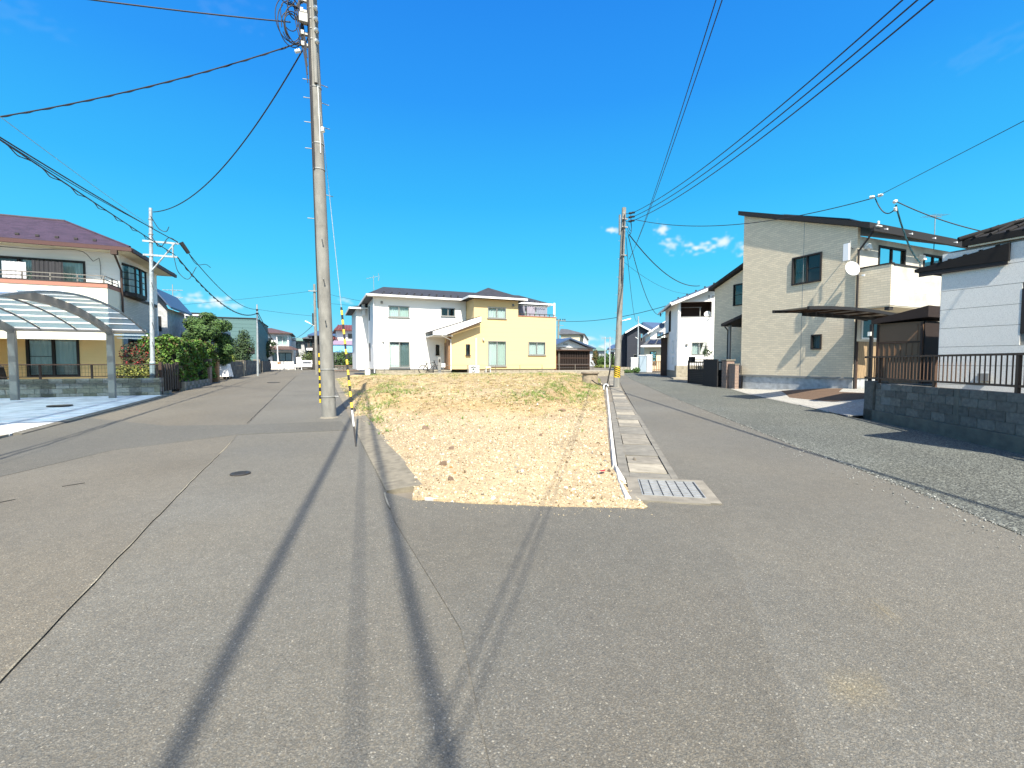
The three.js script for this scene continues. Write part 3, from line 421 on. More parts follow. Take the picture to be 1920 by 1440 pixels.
const weedSpot = (a, b) => { const p = lotP(a, b), q = lotQ(a, b), F = .389 * a + .921 * b; let w = 0; w = Math.max(w, Math.exp(-(((p + 1.3 + (20 - q) * .06) / .8) ** 2)) * sstep(11.5, 14, q)); w = Math.max(w, .9 * Math.exp(-(((a - 2.2) / .9) ** 2)) * sstep(12.5, 14, b) * (1 - sstep(18, 24, b))); w = Math.max(w, .8 * sstep(27, 30, F)); w = Math.max(w, .55 * Math.exp(-(((a - 1.15) / .35) ** 2)) * sstep(9, 11, b)); return w * sstep(.46, .66, fbm(a * 1.3 + 11, b * 1.3 + 70, 0, 79, 3)); };
scatter('weeds', 'low green weeds in patches along the banks of the lot', 'weeds', 9500, 73, bladeG, bladeM, (R, a, b) => { if (R() > weedSpot(a, b) + .012) return null; const F = .389 * a + .921 * b; if (F < 9) return null; const s = .05 + .09 * R() * R(), k = .7 + .6 * R(), y = R() < .3; return { s: [s * 1.2, s * (.7 + R() * .9), s * 1.2], rot: [(R() - .5) * .4, R() * 6.3, (R() - .5) * .4], c: y ? [.28 * k, .32 * k, .06 * k] : [.12 * k, .25 * k, .035 * k] }; });
{ // single stones big enough to tell apart
  const spots = [[922, 797, 6.1, 10.9, .11, 'large brown stone lying at the foot of the bank', 1], [810, 690, 2.05, 9.6, .10, 'flat brown stone left of the bank foot', 1], [1100, 0, 6.35, 9.4, .055, 'brown stone on the right half of the lot'], [0, 0, 2.0, 7.35, .06, 'tan stone beside the kerb half way up the gravel'], [0, 0, 1.55, 6.15, .06, 'grey brown stone by the kerb near the lot front'], [0, 0, 2.36, 5.4, .03, 'small dark pebble near the lot front edge'], [0, 0, 1.45, 5.35, .055, 'brown stone nearest the white slab'], [0, 0, 3.95, 7.9, .045, 'dark grey stone in the middle of the gravel'], [0, 0, 7.0, 9.6, .05, 'round brown stone close to the gutter'], [0, 0, 3.62, 5.15, .04, 'dark stone right of centre at the lot front'], [0, 0, 1.35, 11.6, .06, 'reddish stone beside the kerb near the concrete pole'], [0, 0, 4.4, 5.6, .045, 'flat ochre stone just left of the red scrap']];
  const base = stoneG.clone();
  spots.forEach(([, , a, b, s, label, big], i) => { const r = new THREE.Mesh(base, mat(...(i % 3 === 2 ? [.26, .22, .17] : [.22, .15, .10]), { bumpMap: grainT, bumpScale: .01, roughness: .95 })); r.name = numbered('stone'); r.position.set(a, lotH(a, b) + s * .2, -b); r.rotation.set(.2 * i, i * 1.7, .15 * i); r.scale.set(s * .95, s * .6, s * .75); r.castShadow = r.receiveShadow = true; tag(r, label, 'stone', 'stones on the lot'); scene.add(r); });
  const [ra, rb] = rd(.0, 6.15); solo('plastic_scrap', 'crumpled red plastic scrap on the gravel by the gutter', 'litter', (() => { const g = new THREE.PlaneGeometry(.13, .055, 8, 4), p = g.attributes.position; for (let i = 0; i < p.count; i++) p.setZ(i, .012 + .022 * vn(p.getX(i) * 40 + 9, p.getY(i) * 40 + 9, 0, 2)); g.rotateX(-Math.PI / 2); g.rotateY(.5); g.computeVertexNormals(); g.translate(ra, lotH(ra, rb) + .02, -rb); return g; })(), mat(.62, .02, .02, { side: THREE.DoubleSide, roughness: .5 }));
}

// ================================================================== poles and cables
const poleAt = (P, y) => { const t = (y - P.y0) / (P.y1 - P.y0); return [lerp(P.a0, P.a1, t), y, lerp(P.b0, P.b1, t)]; };
const poleR = (P, y) => lerp(P.r0, P.r1, (y - P.y0) / (P.y1 - P.y0));
function band(P, y, h = .035, extra = .006) { return rod(v3(...poleAt(P, y - h / 2)), v3(...poleAt(P, y + h / 2)), poleR(P, y) + extra, poleR(P, y) + extra, 20); }
function insulator(c, d, s = 1) { const q = new THREE.Quaternion().setFromUnitVectors(new THREE.Vector3(0, 1, 0), new THREE.Vector3(d[0], d[1], -d[2]).normalize()), g = new THREE.LatheGeometry([[0, 0], [.035, 0], [.055, .02], [.03, .045], [.055, .07], [.03, .095], [.05, .115], [.02, .14], [0, .14]].map(p => new THREE.Vector2(p[0] * s, p[1] * s)), 12); g.applyQuaternion(q); g.translate(c[0], c[1], -c[2]); return g; }
{ // the big concrete pole by the lot
  const P = { a0: .19, b0: 12.77, y0: .04, a1: -.06, b1: 12.88, y1: 12.4, r0: .178, r1: .104 };
  const t = thing('utility_pole', 'tall concrete utility pole at the corner of the lot with cable coils at its top', 'utility pole', [P.a0, P.y0, -P.b0], { group: 'concrete utility poles' });
  part(t, 'shaft', rod(v3(...poleAt(P, P.y0 - .1)), v3(...poleAt(P, P.y1)), P.r0, P.r1, 32), M.pole);
  part(t, 'footing', hull([0, 1, 2, 3, 4, 5, 6, 7].flatMap(i => { const c = Math.cos(i * .785 + .3), s = Math.sin(i * .785 + .3); return [[P.a0 + c * (.27 + .05 * (i % 3)), .0, P.b0 + s * .27], [P.a0 + c * .21, .09, P.b0 + s * .21]]; })), M.conc);
  for (const y of [.62, 1.33, 6.42, 7.06, 8.45, 9.6, 9.85, 10.1, 10.35]) part(t, 'band', band(P, y, .03, .012), M.galv);
  for (const y of [.62, 1.33]) { const [a, , b] = poleAt(P, y); part(t, 'bolt', rod(v3(a + .15, y, b - .13), v3(a + .25, y, b - .16), .015), M.galv); }
  // step bolts: right side facing and left and right higher up
  [[2.58, .4], [3.62, .4], [4.62, .4]].forEach(([y]) => { const [a, , b] = poleAt(P, y), r = poleR(P, y); part(t, 'step_bolt', [rod(v3(a + .0, y, b - r + .02), v3(a + .0, y, b - r - .13), .012), rod(v3(a, y - .012, b - r - .125), v3(a, y + .02, b - r - .125), .018)], M.galv); });
  [5.15, 5.85, 6.9, 7.55, 8.15, 8.6].forEach((y, i) => { const [a, , b] = poleAt(P, y), r = poleR(P, y); for (const s of i < 3 ? [i % 2 ? 1 : -1] : [-1, 1]) part(t, 'step_bolt', rod(v3(a + s * (r - .02), y + (s > 0 ? -.03 : .03), b), v3(a + s * (r + .17), y + (s > 0 ? -.05 : .03), b + .02), .010), M.galv); });
  // conduit and riser cables up the shaft
  const riser = (da, db, y0, y1) => { const L = []; for (let i = 0; i <= 6; i++) { const y = lerp(y0, y1, i / 6), [a, , b] = poleAt(P, y), r = poleR(P, y) + .014; L.push([a + da * r, y, b - db * r]); } return L; };
  part(t, 'riser_cable', [tube(riser(-.93, .35, 2.9, 10.8), .014, 20, 6), tube(riser(-.7, .7, 6.4, 10.9), .022, 16, 6)], M.cable);
  part(t, 'riser_cable', tube(riser(.35, .93, 6.8, 11), .010, 16, 6), M.porcelain);
  part(t, 'conduit', tube(riser(.1, .99, 8.5, 12), .05, 12, 10), M.pole);
  // clamps, insulators and looped cables at the top
  for (let k = 0; k < 5; k++) { const y = 9.45 + k * .27, [a, , b] = poleAt(P, y), r = poleR(P, y); part(t, 'clamp', [bx(a - r - .13, a - r + .02, y - .03, y + .03, b - .05, b + .03), bx(a - r - .17, a - r - .10, y - .05, y + .05, b - .08, b + .05)], M.galv); if (k < 4) part(t, 'insulator', insulator([a + .05, y + .05, b - r - .01], [.2, 0, -1], .9), M.porcelain); }
  part(t, 'insulator', insulator([-.32, 9.3, 12.86], [-1, -.5, 0], 1), M.porcelain);
  part(t, 'junction_box', cbx(-.33, -.13, 9.9, 10.12, 12.66, 12.76, .01), M.galv);
  const R = rng(19); for (let k = 0; k < 11; k++) { const cy = 9.75 + R() * 1.0, ca = -.38 - R() * .24, r = .17 + R() * .22, L = []; const ph = R() * 6, tilt = R() * .5; for (let i = 0; i <= 12; i++) { const u = ph + i / 12 * 6.0; L.push([ca + Math.cos(u) * r * .75, cy + Math.sin(u) * r * 1.25, 12.84 + Math.cos(u + tilt) * .10 + (R() - .5) * .02]); } part(t, 'cable_loop', tube(L, .0105 + .004 * R(), 36, 6), M.cable); }
  for (let k = 0; k < 5; k++) part(t, 'cable_loop', tube([[-.45 - .05 * k, 11.6, 12.9], [-.40 + .06 * k, 11.0 - .1 * k, 12.85], [-.30 - .03 * k, 10.3, 12.84], [-.22, 9.7 - .15 * k, 12.8], [-.16, 9.3 - .2 * k, 12.76]], .012, 24, 6), M.cable);
  // striped plate on the far left side
  const st = part(t, 'guard_plate', rods([[[-.02, .45, 12.92], [-.02, 1.75, 12.92]]], .024, 8), M.yellow);
  for (let i = 0; i < 6; i++) part(st, 'stripe', rod(v3(-.02, .55 + i * .2, 12.92), v3(-.02, .65 + i * .2, 12.92), .026, .026, 8), M.black);
}
{ // its stay wire
  const top = [.12, 7.94, 12.81], foot = [.56, .0, 8.5], at = y => { const t = (7.94 - y) / 7.94; return [lerp(top[0], foot[0], t), y, lerp(top[2], foot[2], t)]; };
  const t = thing('stay_wire', 'stay wire with a yellow and black striped guard in front of the concrete pole', 'stay wire', [foot[0], 0, -foot[2]]);
  part(t, 'wire', rod(v3(...top), v3(...at(2.5)), .0055, .0055, 6), M.galv);
  part(t, 'bead', insulator(at(7.2), [0, 1, .3], 1.0), M.porcelain);
  const g = part(t, 'guard', rod(v3(...at(.62)), v3(...at(2.62)), .020, .020, 12), M.black);
  for (let i = 0; i < 10; i++) { const y = .66 + i * .2; part(g, 'stripe', rod(v3(...at(y)), v3(...at(y + .095)), .0215, .0215, 12), M.yellow); }
  part(t, 'sleeve', rod(v3(...at(.34)), v3(...at(.62)), .015, .015, 10), M.white);
  part(t, 'anchor_rod', rod(v3(...at(-.02)), v3(...at(.34)), .013, .013, 8), M.dark);
}
function concretePole(label, P, o = {}) {
  const t = thing('utility_pole', label, 'utility pole', [P.a0, P.y0, -P.b0], { group: 'concrete utility poles' });
  part(t, 'shaft', rod(v3(...poleAt(P, P.y0 - .1)), v3(...poleAt(P, P.y1)), P.r0, P.r1, 24), M.pole);
  for (const y of o.bands || []) part(t, 'band', band(P, y), M.galv);
  for (let y = P.y0 + 2, k = 0; y < P.y1 - .8; y += .45, k++) { const [a, , b] = poleAt(P, y), r = poleR(P, y), s = k % 2 ? 1 : -1; part(t, 'step_bolt', s < 0 ? rod(v3(a - r + .02, y, b), v3(a - r - .14, y, b), .009) : rod(v3(a, y, b - r + .02), v3(a, y, b - r - .12), .009), M.galv); }
  return t;
}
{ // the pole on the right street
  const P = { a0: 13.98, b0: 19.32, y0: .22, a1: 14.22, b1: 19.18, y1: 9.28, r0: .165, r1: .105 };
  const t = concretePole('concrete utility pole with striped tape beside the right street', P, { bands: [2.2, 5.8, 7.4, 7.9, 8.5, 9.0] });
  const g = part(t, 'warning_sleeve', rod(v3(...poleAt(P, .75)), v3(...poleAt(P, 1.32)), poleR(P, .75) + .004, poleR(P, 1.32) + .004, 24), M.yellow);
  // diagonal black stripes wrapped round the sleeve
  for (let k = 0; k < 5; k++) { const pos = [], y0 = .76 + k * .105; const [a, , b] = poleAt(P, 1), r = P.r0 + .007, n = 20; const ring = (i, d) => { const an = i / n * 2 * Math.PI, yy = clamp(y0 + .10 * ((i / n * 4) % 1) + d, .755, 1.315); return [a + Math.cos(an) * r, yy, -b + Math.sin(an) * r]; }; for (let i = 0; i < n; i++) { const A = ring(i, 0), B = ring(i + .999, 0), C = ring(i + .999, .05), D = ring(i, .05); pos.push(...A, ...C, ...B, ...A, ...D, ...C); } const gg = new THREE.BufferGeometry(); gg.setAttribute('position', new THREE.Float32BufferAttribute(pos, 3)); gg.computeVertexNormals(); part(g, 'stripe', gg, mat(.016, .016, .017, { side: THREE.DoubleSide })); }
  for (const [dy, y] of [[0, 8.98], [1, 8.78], [2, 8.58]]) { const [a, , b] = poleAt(P, y); part(t, 'insulator', [rod(v3(a + .08, y, b - .03), v3(a + .30, y + .04, b - .12), .014), insulator([a + .24, y + .03, b - .10], [1, .15, -.4], 1.2), insulator([a + .38, y + .06, b - .16], [1, .15, -.4], 1.1)], M.black); }
  part(t, 'hanger', bx(13.92, 13.97, 7.9, 8.9, 19.1, 19.2), M.galv);
  part(t, 'riser_cable', tube([[14.05, 5.6, 19.05], [14.06, 6.8, 19.04], [14.1, 8, 19.03], [14.15, 8.9, 19.03]], .03, 12, 6), M.cable);
  part(t, 'clamp', [6.9, 8.3, 8.7].map(y => bx(14.0, 14.35, y - .03, y + .03, 19.03, 19.10)), M.galv);
  part(t, 'cable_loop', [0, 1, 2].map(i => tube([[14.5, 8.6 + i * .17, 19.0], [14.55, 8.1, 19.0], [14.42 + i * .05, 7.9 + i * .1, 19.0], [14.3, 8.1 + i * .2, 19.05]], .012, 16, 5)), M.cable);
  const l = part(t, 'street_lamp', [rod(v3(14.12, 3.62, 19.2), v3(14.35, 3.68, 19.12), .016), hull([[14.30, 3.64, 19.16], [14.30, 3.64, 19.08], [14.58, 3.72, 19.05], [14.58, 3.72, 18.97], [14.32, 3.69, 19.12], [14.57, 3.77, 19.01]])], M.porcelain);
  void l;
  const s2 = thing('stay_wire', 'dark stay guard leaning beside the right concrete pole', 'stay wire', [13.75, .25, -19.7]); part(s2, 'guard', rod(v3(13.85, .2, 20.0), v3(14.0, 2.0, 19.65), .035), M.dark); part(s2, 'wire', rod(v3(14.0, 2.0, 19.65), v3(14.12, 3.4, 19.35), .006), M.galv);
}
{ // slim steel pole at the corner of the left block wall
  const P = { a0: -6.33, b0: 22.75, y0: .15, a1: -6.22, b1: 22.9, y1: 7.75, r0: .085, r1: .06 };
  const t = thing('steel_pole', 'slim pale steel pole with two cross arms behind the left block wall', 'utility pole', [P.a0, P.y0, -P.b0], { group: 'slim steel cable poles' });
  part(t, 'shaft', rod(v3(...poleAt(P, P.y0)), v3(...poleAt(P, P.y1)), P.r0, P.r1, 18), M.steelPole);
  part(t, 'sleeve', rod(v3(...poleAt(P, .3)), v3(...poleAt(P, 1.5)), .098, .096, 18), mat(.20, .27, .30, { roughness: .4 }));
  part(t, 'cap_band', band(P, 1.52, .03, .02), M.white);
  for (const y of [6.4, 5.85]) part(t, 'cross_arm', bx(-6.5, y > 6 ? -5.28 : -5.35, y - .035, y + .035, 22.78, 22.84), M.steelPole);
  part(t, 'brace', rods([[[-6.25, 5.2, 22.8], [-5.45, 6.35, 22.8]], [[-5.5, 5.85, 22.8], [-5.5, 6.4, 22.8]]], .03), M.steelPole);
  part(t, 'splice_box', rod(v3(-5.2, 6.45, 22.75), v3(-4.97, 6.05, 22.85), .085, .075, 10), M.black);
  for (const y of [2.2, 3.0, 3.8, 4.6]) { const [a, , b] = poleAt(P, y); part(t, 'step_bolt', rod(v3(a + .02, y + .15, b - .08), v3(a + .09, y - .15, b - .09), .01), M.dark); }
  for (const y of [6.7, 7.0, 7.3]) part(t, 'clamp', band(P, y, .04, .02), M.galv);
  part(t, 'cable_loop', [tube([[-6.2, 7.4, 22.8], [-5.9, 6.9, 22.8], [-5.7, 6.85, 22.8], [-5.6, 7.05, 22.8]], .014), tube([[-5.45, 5.85, 22.7], [-5.3, 5.2, 22.7], [-5.0, 4.95, 22.7], [-4.7, 5.5, 22.8]], .012), tube([[-6.2, 6.6, 22.8], [-5.9, 6.2, 22.75], [-5.6, 6.6, 22.75], [-5.3, 6.45, 22.75]], .014), tube([[-4.97, 6.05, 22.85], [-4.8, 5.7, 23.2], [-4.6, 5.85, 24], [-4.6, 5.9, 25]], .012)], M.cable);
  const Q = { a0: -4.86, b0: 43.4, y0: .38, a1: -4.78, b1: 43.4, y1: 6.35, r0: .085, r1: .055 };
  const u = thing('steel_pole', 'slim pale steel pole farther along the left street by the grey walls', 'utility pole', [Q.a0, Q.y0, -Q.b0], { group: 'slim steel cable poles' });
  part(u, 'shaft', rod(v3(...poleAt(Q, Q.y0)), v3(...poleAt(Q, Q.y1)), Q.r0, Q.r1, 12), M.steelPole); part(u, 'clamp', [5.6, 5.9].map(y => band(Q, y, .12, .03)), M.black);
  const [ra, rb] = rd(3.72, 52), V = thing('steel_pole', 'slim pale steel pole before the dark navy house', 'utility pole', [ra, .5, -rb], { group: 'slim steel cable poles' });
  part(V, 'shaft', rod(v3(ra, .3, rb), v3(ra, 6.6, rb), .085, .055, 12), M.steelPole); part(V, 'bracket', rod(v3(ra - .35, 4.3, rb), v3(ra, 4.1, rb), .04), M.porcelain);
}
{ // far concrete poles on the left street
  const P = { a0: -.32, b0: 46.4, y0: .38, a1: -.38, b1: 46.4, y1: 8.8, r0: .15, r1: .10 };
  const t = concretePole('far concrete utility pole seen just left of the nearest one', P, { bands: [3.9, 6.2, 8.2] });
  part(t, 'street_lamp', [rod(v3(-.4, 4.9, 46.3), v3(-.85, 5.15, 46.2), .02), hull([[-.75, 5.08, 46.25], [-.75, 5.08, 46.1], [-1.25, 5.3, 46.2], [-1.25, 5.3, 46.05], [-.8, 5.2, 46.2], [-1.2, 5.38, 46.1]])], M.porcelain);
  part(t, 'cable_box', bx(-.62, -.5, 5.0, 6.1, 46.3, 46.42), M.black);
  const g = part(t, 'cross_arm', bx(-.9, .2, 8.1, 8.18, 46.2, 46.3), M.galv); void g;
}
// cables: sagging between two points
let cableN = 0;
function cable(label, p, q, sag, r, o = {}) {
  const n = 40, L = []; for (let i = 0; i <= n; i++) { const t = i / n; L.push([lerp(p[0], q[0], t), lerp(p[1], q[1], t) - 4 * sag * t * (1 - t), lerp(p[2], q[2], t)]); }
  const G = [tube(L, r, 60, 5)];
  if (o.twist) { const tw = L.map((c, i) => c); const M2 = []; const nn = 260; for (let i = 0; i <= nn; i++) { const t = i / nn, k = Math.min(n - 1, Math.floor(t * n)), f = t * n - k; const c = [0, 1, 2].map(j => lerp(tw[k][j], tw[k + 1][j], f)); M2.push([c[0] + o.twist * Math.cos(t * o.turns), c[1] + o.twist * Math.sin(t * o.turns) - o.twist, c[2]]); } G.push(new THREE.TubeGeometry(new THREE.CatmullRomCurve3(M2.map(c => v3(...c))), 300, r * .7, 4)); }
  cableN++; return solo('power_cable', label, 'cable', G, o.m || M.cable, { group: o.group || 'overhead cables' });
}
const ext = (p, q, k) => p.map((v, i) => v + (q[i] - v) * k);
// [x, y, b]
cable('topmost black cable leaving the concrete pole to the upper left', [-.53, 10.0, 12.97], ext([-.53, 10.0, 12.97], [-3.03, 9.58, 12.68], 6), .35, .016);
cable('thick black cable crossing the upper left sky from the coils of the concrete pole', [-.35, 9.54, 12.96], ext([-.35, 9.54, 12.96], [-6.84, 7.86, 14.83], 1.9), .55, .016, { twist: .011, turns: 180 });
cable('deeply sagging black cable from the concrete pole down to the slim left steel pole', [-.26, 9.36, 12.9], [-6.12, 7.6, 22.86], .95, .017);
cable('upper pair of black cables running along the left street over the block wall', [-5.3, 6.43, 22.6], ext([-5.3, 6.43, 22.6], [-5.55, 6.15, 11.9], 2.6), .38, .016, { twist: .026, turns: 14 });
cable('lower twisted bundle of cables along the left street over the block wall', [-5.4, 5.9, 22.6], ext([-5.4, 5.9, 22.6], [-5.5, 5.85, 11.8], 2.6), .15, .016, { twist: .036, turns: 150 });
cable('thin grey wire above the cable bundles on the left', [-6.2, 7.0, 22.85], ext([-6.2, 7.0, 22.85], [-5.75, 6.6, 12.3], 2.6), .25, .006, { m: M.galv });
cable('upper cable sagging between the two slim steel poles', [-5.0, 6.1, 22.85], [-4.84, 5.95, 43.35], .62, .018);
cable('lower cable bundle sagging between the two slim steel poles', [-5.35, 5.85, 22.8], [-4.86, 5.6, 43.35], .9, .022, { twist: .025, turns: 160 });
cable('cable from the far slim pole down towards the brown roofed house', [-4.8, 5.85, 43.4], [-6.0, 4.3, 75.5], .2, .03);
cable('second cable from the far slim pole towards the brown roofed house', [-4.82, 5.6, 43.4], [-5.6, 4.1, 75.5], .5, .03);
cable('thin wire from the far slim pole across to the far concrete pole', [-4.78, 5.95, 43.37], [-.41, 5.85, 46.4], .05, .012);
cable('thin wire rising left to right above the teal building to the far concrete pole', [-13.7, 7.1, 54.6], [-.36, 8.2, 46.4], .1, .012);
cable('thin wire from the far concrete pole to the white house corner', [-.36, 8.2, 46.4], [3.4, 6.7, 40.6], .05, .012);
cable('thin lower wire from the far concrete pole to the cream and white house', [-.38, 7.2, 46.4], [3.2, 6.3, 40.6], .05, .012);
cable('wire falling from the far concrete pole to the houses at the street end', [-.4, 5.2, 46.4], [-4.5, 5.1, 80], .4, .025);
// three heavy lines from the right pole over the camera
[[14.6, 9.02, 19.02], [14.6, 8.82, 19.02], [14.6, 8.63, 19.02]].forEach((s, i) => { const e = rd(8.9, -13); cable(`${['uppermost', 'middle', 'lowest'][i]} of the three parallel lines rising right from the right concrete pole`, s, [e[0], 9.1 - .2 * i, e[1]], 1.95, .014); });
for (const i of [0, 1]) { const e = rd(1.1 + .14 * i, -12); cable(`${['left', 'right'][i]} wire of the steep close pair crossing above the right pole`, [14.45, 6.7 + .04 * i, 19.0], [e[0], 6.0, e[1]], .9, .007); }
cable('cable from the right pole past the beige brick house to its white couplings', [14.77, 8.69, 18.94], [15.58, 6.5, 8.61], .55, .014);
cable('thin wire continuing up right from the white couplings', [15.58, 6.5, 8.61], ext([15.58, 6.5, 8.61], [13.32, 6.45, 4.68], 2.2), .02, .008);
cable('black loop hanging between the white couplings', [15.58, 6.47, 8.6], [15.62, 6.05, 8.06], .30, .016);
cable('thick teal cable dropping to the eaves of the white house on the right', [15.60, 6.1, 8.06], [18.37, 4.82, 8.74], .25, .024, { m: M.cableBlue, twist: .014, turns: 60 });
cable('wire from the couplings across to the dark tiled roof on the right', [15.62, 6.2, 8.05], [17.2, 4.95, 6.3], .12, .015);
solo('cable_coupling', 'pair of white porcelain couplings on the cable left of the loop', 'insulator', [insulator([15.52, 6.53, 8.72], [.1, -.1, -1], .9), insulator([15.57, 6.52, 8.52], [.1, 0, -1], .9)], M.porcelain, { group: 'cable couplings' });
solo('cable_coupling', 'white porcelain couplings where the teal cable drops', 'insulator', [insulator([15.58, 6.2, 8.1], [.6, .3, 0], .9), insulator([15.6, 6.05, 8.08], [.3, -1, 0], .9)], M.porcelain, { group: 'cable couplings' });
cable('thick cable from the right pole down to the white house with the balcony', [14.45, 7.95, 19.05], [25.69, 7.12, 25.51], .75, .026);
cable('cable from the right pole down to the far white houses', [14.4, 7.9, 19.05], [31.2, 6.4, 35.6], 1.5, .02);
cable('steep thin cable from the right pole to the slim pole by the navy house', [14.3, 7.8, 19.1], [33.4, 6.5, 42.2], 1.7, .014);
cable('faint wire from the middle of the right pole to the beige houses', [14.2, 6.6, 19.15], [25.5, 6.6, 26], .45, .008);
cable('long blue grey wire sagging behind the right pole', [29.03, 6.97, 52.86], [31.5, 7.1, 35.5], .55, .03);
// lines from the concrete pole back over the street
cable('heavy cable from the concrete pole top back over the left street', [.0, 11.3, 12.86], [-3.65, 10.2, -18.4], .5, .038);
cable('heavy cable from the concrete pole top back over the lot entrance', [.05, 11.2, 12.86], [-2.08, 10.2, -18.4], .5, .038);
cable('thin cable from the concrete pole top back between the two heavy ones', [.02, 10.9, 12.86], [-2.55, 9.9, -18.4], .5, .013);

// ================================================================== the cream and white house behind the lot
{
  const t = thing('two_storey_house', 'white and yellow two storey house facing the sandy lot', 'house', [3.78, .66, -35.3]), Y0 = .66;
  const fr = { frame: M.frameGr, s: .06, sill: true }, C = M.curtain, CG = M.curtainGr;
  // white block
  const wW = [[4.80, 6.36, 4.95, 5.80], [8.83, 9.97, 5.17, 5.83], [4.82, 6.36, 1.14, 3.11], [8.38, 8.66, 2.12, 2.9]];
  part(t, 'wall', [wall('B', 35.3, .16, rect(3.78, 10.88, 1.0, 6.45), wW.map(w => hole(...w))), wall('A', 3.78, .16, rect(35.46, 42, 1.0, 6.45), [hole(38.7, 39.25, 4.95, 6.1), hole(38.6, 39.2, 1.6, 3.1)]), bx(3.94, 18, 1.0, 6.45, 41.84, 42)], M.whiteWall, { label: 'white walls of the left half' });
  part(t, 'foundation', [bx(3.86, 10.9, .5, 1.0, 35.36, 41.9), bx(10.96, 17.9, .5, 1.02, 33.38, 41.9)], M.concPale);
  win(t, 'B', 35.3, -1, ...wW[0], { ...fr, curtains: [[.02, .49, C], [.5, .98, CG]] });
  win(t, 'B', 35.3, -1, ...wW[1], fr);
  win(t, 'B', 35.3, -1, ...wW[2], { ...fr, bars: [], curtains: [[.02, .49, M.whiteWall, .9], [.51, .98, M.screenGr, .9]] });
  win(t, 'B', 35.3, -1, ...wW[3], { ...fr, n: 1, frame: M.frameBr });
  win(t, 'A', 3.78, -1, 38.7, 39.25, 4.95, 6.1, { frame: M.frameBr, n: 1 }); win(t, 'A', 3.78, -1, 38.6, 39.2, 1.6, 3.1, { frame: M.frameBr, n: 1 });
  // yellow block: forward wall, its left return, the balcony end on the right
  const wY = [[12.01, 13.56, 4.96, 5.82], [12.03, 13.56, 1.22, 3.2], [15.49, 17.04, 2.12, 3.2], [10.24, 10.56, 2.07, 2.9]];
  const yOut = [[8.6, 1.0], [9.1, 1.0], [18.02, 1.0], [18.02, 5.2], [14.6, 5.2], [14.6, 6.40], [10.9, 6.40], [10.9, 4.55], [8.6, 3.62]];
  part(t, 'wall', [wall('B', 33.3, .16, [[9.1, 1.0], ...yOut.slice(2, 8), [9.1, 3.8]], wY.map(w => hole(...w))), wall('A', 10.9, .16, [[33.46, 4.5], [35.29, 4.5], [35.29, 6.40], [33.46, 6.40]]), wall('A', 17.86, .16, [[33.46, 1], [41.8, 1], [41.8, 6.4], [35.0, 6.4], [35, 5.2], [33.46, 5.2]]), wall('A', 9.1, .16, rect(33.46, 35.28, 1.0, 3.75)), wall('A', 14.44, .158, rect(33.46, 35.0, 5.21, 6.4))], M.yellowWall, { label: 'yellow walls of the right half' });
  win(t, 'B', 33.3, -1, ...wY[0], { ...fr, curtains: [[.02, .98, C]] }); win(t, 'B', 33.3, -1, ...wY[1], { ...fr, curtains: [[.02, .49, C], [.5, .98, CG]], bars: [] });
  win(t, 'B', 33.3, -1, ...wY[2], { ...fr, curtains: [[.02, .98, C]] }); win(t, 'B', 33.3, -1, ...wY[3], { ...fr, frame: M.frameBr, n: 1, proud: .08 });
  // balcony on the right: floor, back wall with a door, rail
  part(t, 'balcony', [bx(14.6, 17.86, 4.1, 4.25, 33.46, 35), wall('B', 35.0, .16, rect(14.6, 17.86, 4.25, 6.4), [hole(15.1, 17.2, 4.3, 6.1)])], M.paleGrey);
  win(t, 'B', 35.0, -1, 15.1, 17.2, 4.3, 6.1, { frame: M.frameBr, curtains: [[.02, .98, CG]] });
  part(t, 'balcony_cap', [bx(14.58, 18.06, 5.2, 5.26, 33.26, 33.5)], M.terra);
  part(t, 'post', bx(17.82, 17.96, 5.26, 6.42, 33.34, 33.46), M.white);
  part(t, 'handrail', [bx(14.65, 17.95, 5.40, 5.45, 33.33, 33.37), ...[0, 1, 2, 3, 4, 5, 6, 7].map(i => bx(14.75 + i * .44, 14.80 + i * .44, 5.26, 5.40, 33.33, 33.37))], M.dark);
  part(t, 'clothes_pole', [rod(v3(14.7, 6.15, 33.9), v3(17.8, 6.15, 33.9), .02), rod(v3(16.2, 6.08, 33.8), v3(17.3, 6.08, 33.8), .02)], M.galv);
  // wing at the back left
  part(t, 'wall', [wall('B', 40.5, .16, rect(2.84, 3.77, .9, 6.0)), wall('A', 2.84, .16, rect(40.66, 46, .9, 6.0))], M.whiteWall, { label: 'white walls of the set back wing' });
  part(t, 'roof', roofSolid(2.3, 6, 40.05, 46.3, 6.0, .12, [[4.5, 6.8, 43.2], [4.8, 6.8, 43.2]]), M.slate, { label: 'roof of the set back wing' });
  part(t, 'trim', [bx(2.28, 3.9, 5.98, 6.12, 40.0, 40.05), bx(2.24, 2.3, 5.98, 6.12, 40.0, 46)], M.white);
  part(t, 'pillar', bx(3.30, 3.56, 5.5, 6.75, 40.2, 40.45), M.white);
  // roofs
  const rf = part(t, 'roof', [roofSolid(3.2, 18.4, 34.75, 42.5, 6.42, .10, [[4.85, 7.70, 38.6], [17.0, 7.70, 38.6]]), roofSolid(10.38, 15.15, 32.8, 38.5, 6.42, .10, [[12.75, 7.62, 35.2], [12.75, 7.66, 38.4]])], M.slate);
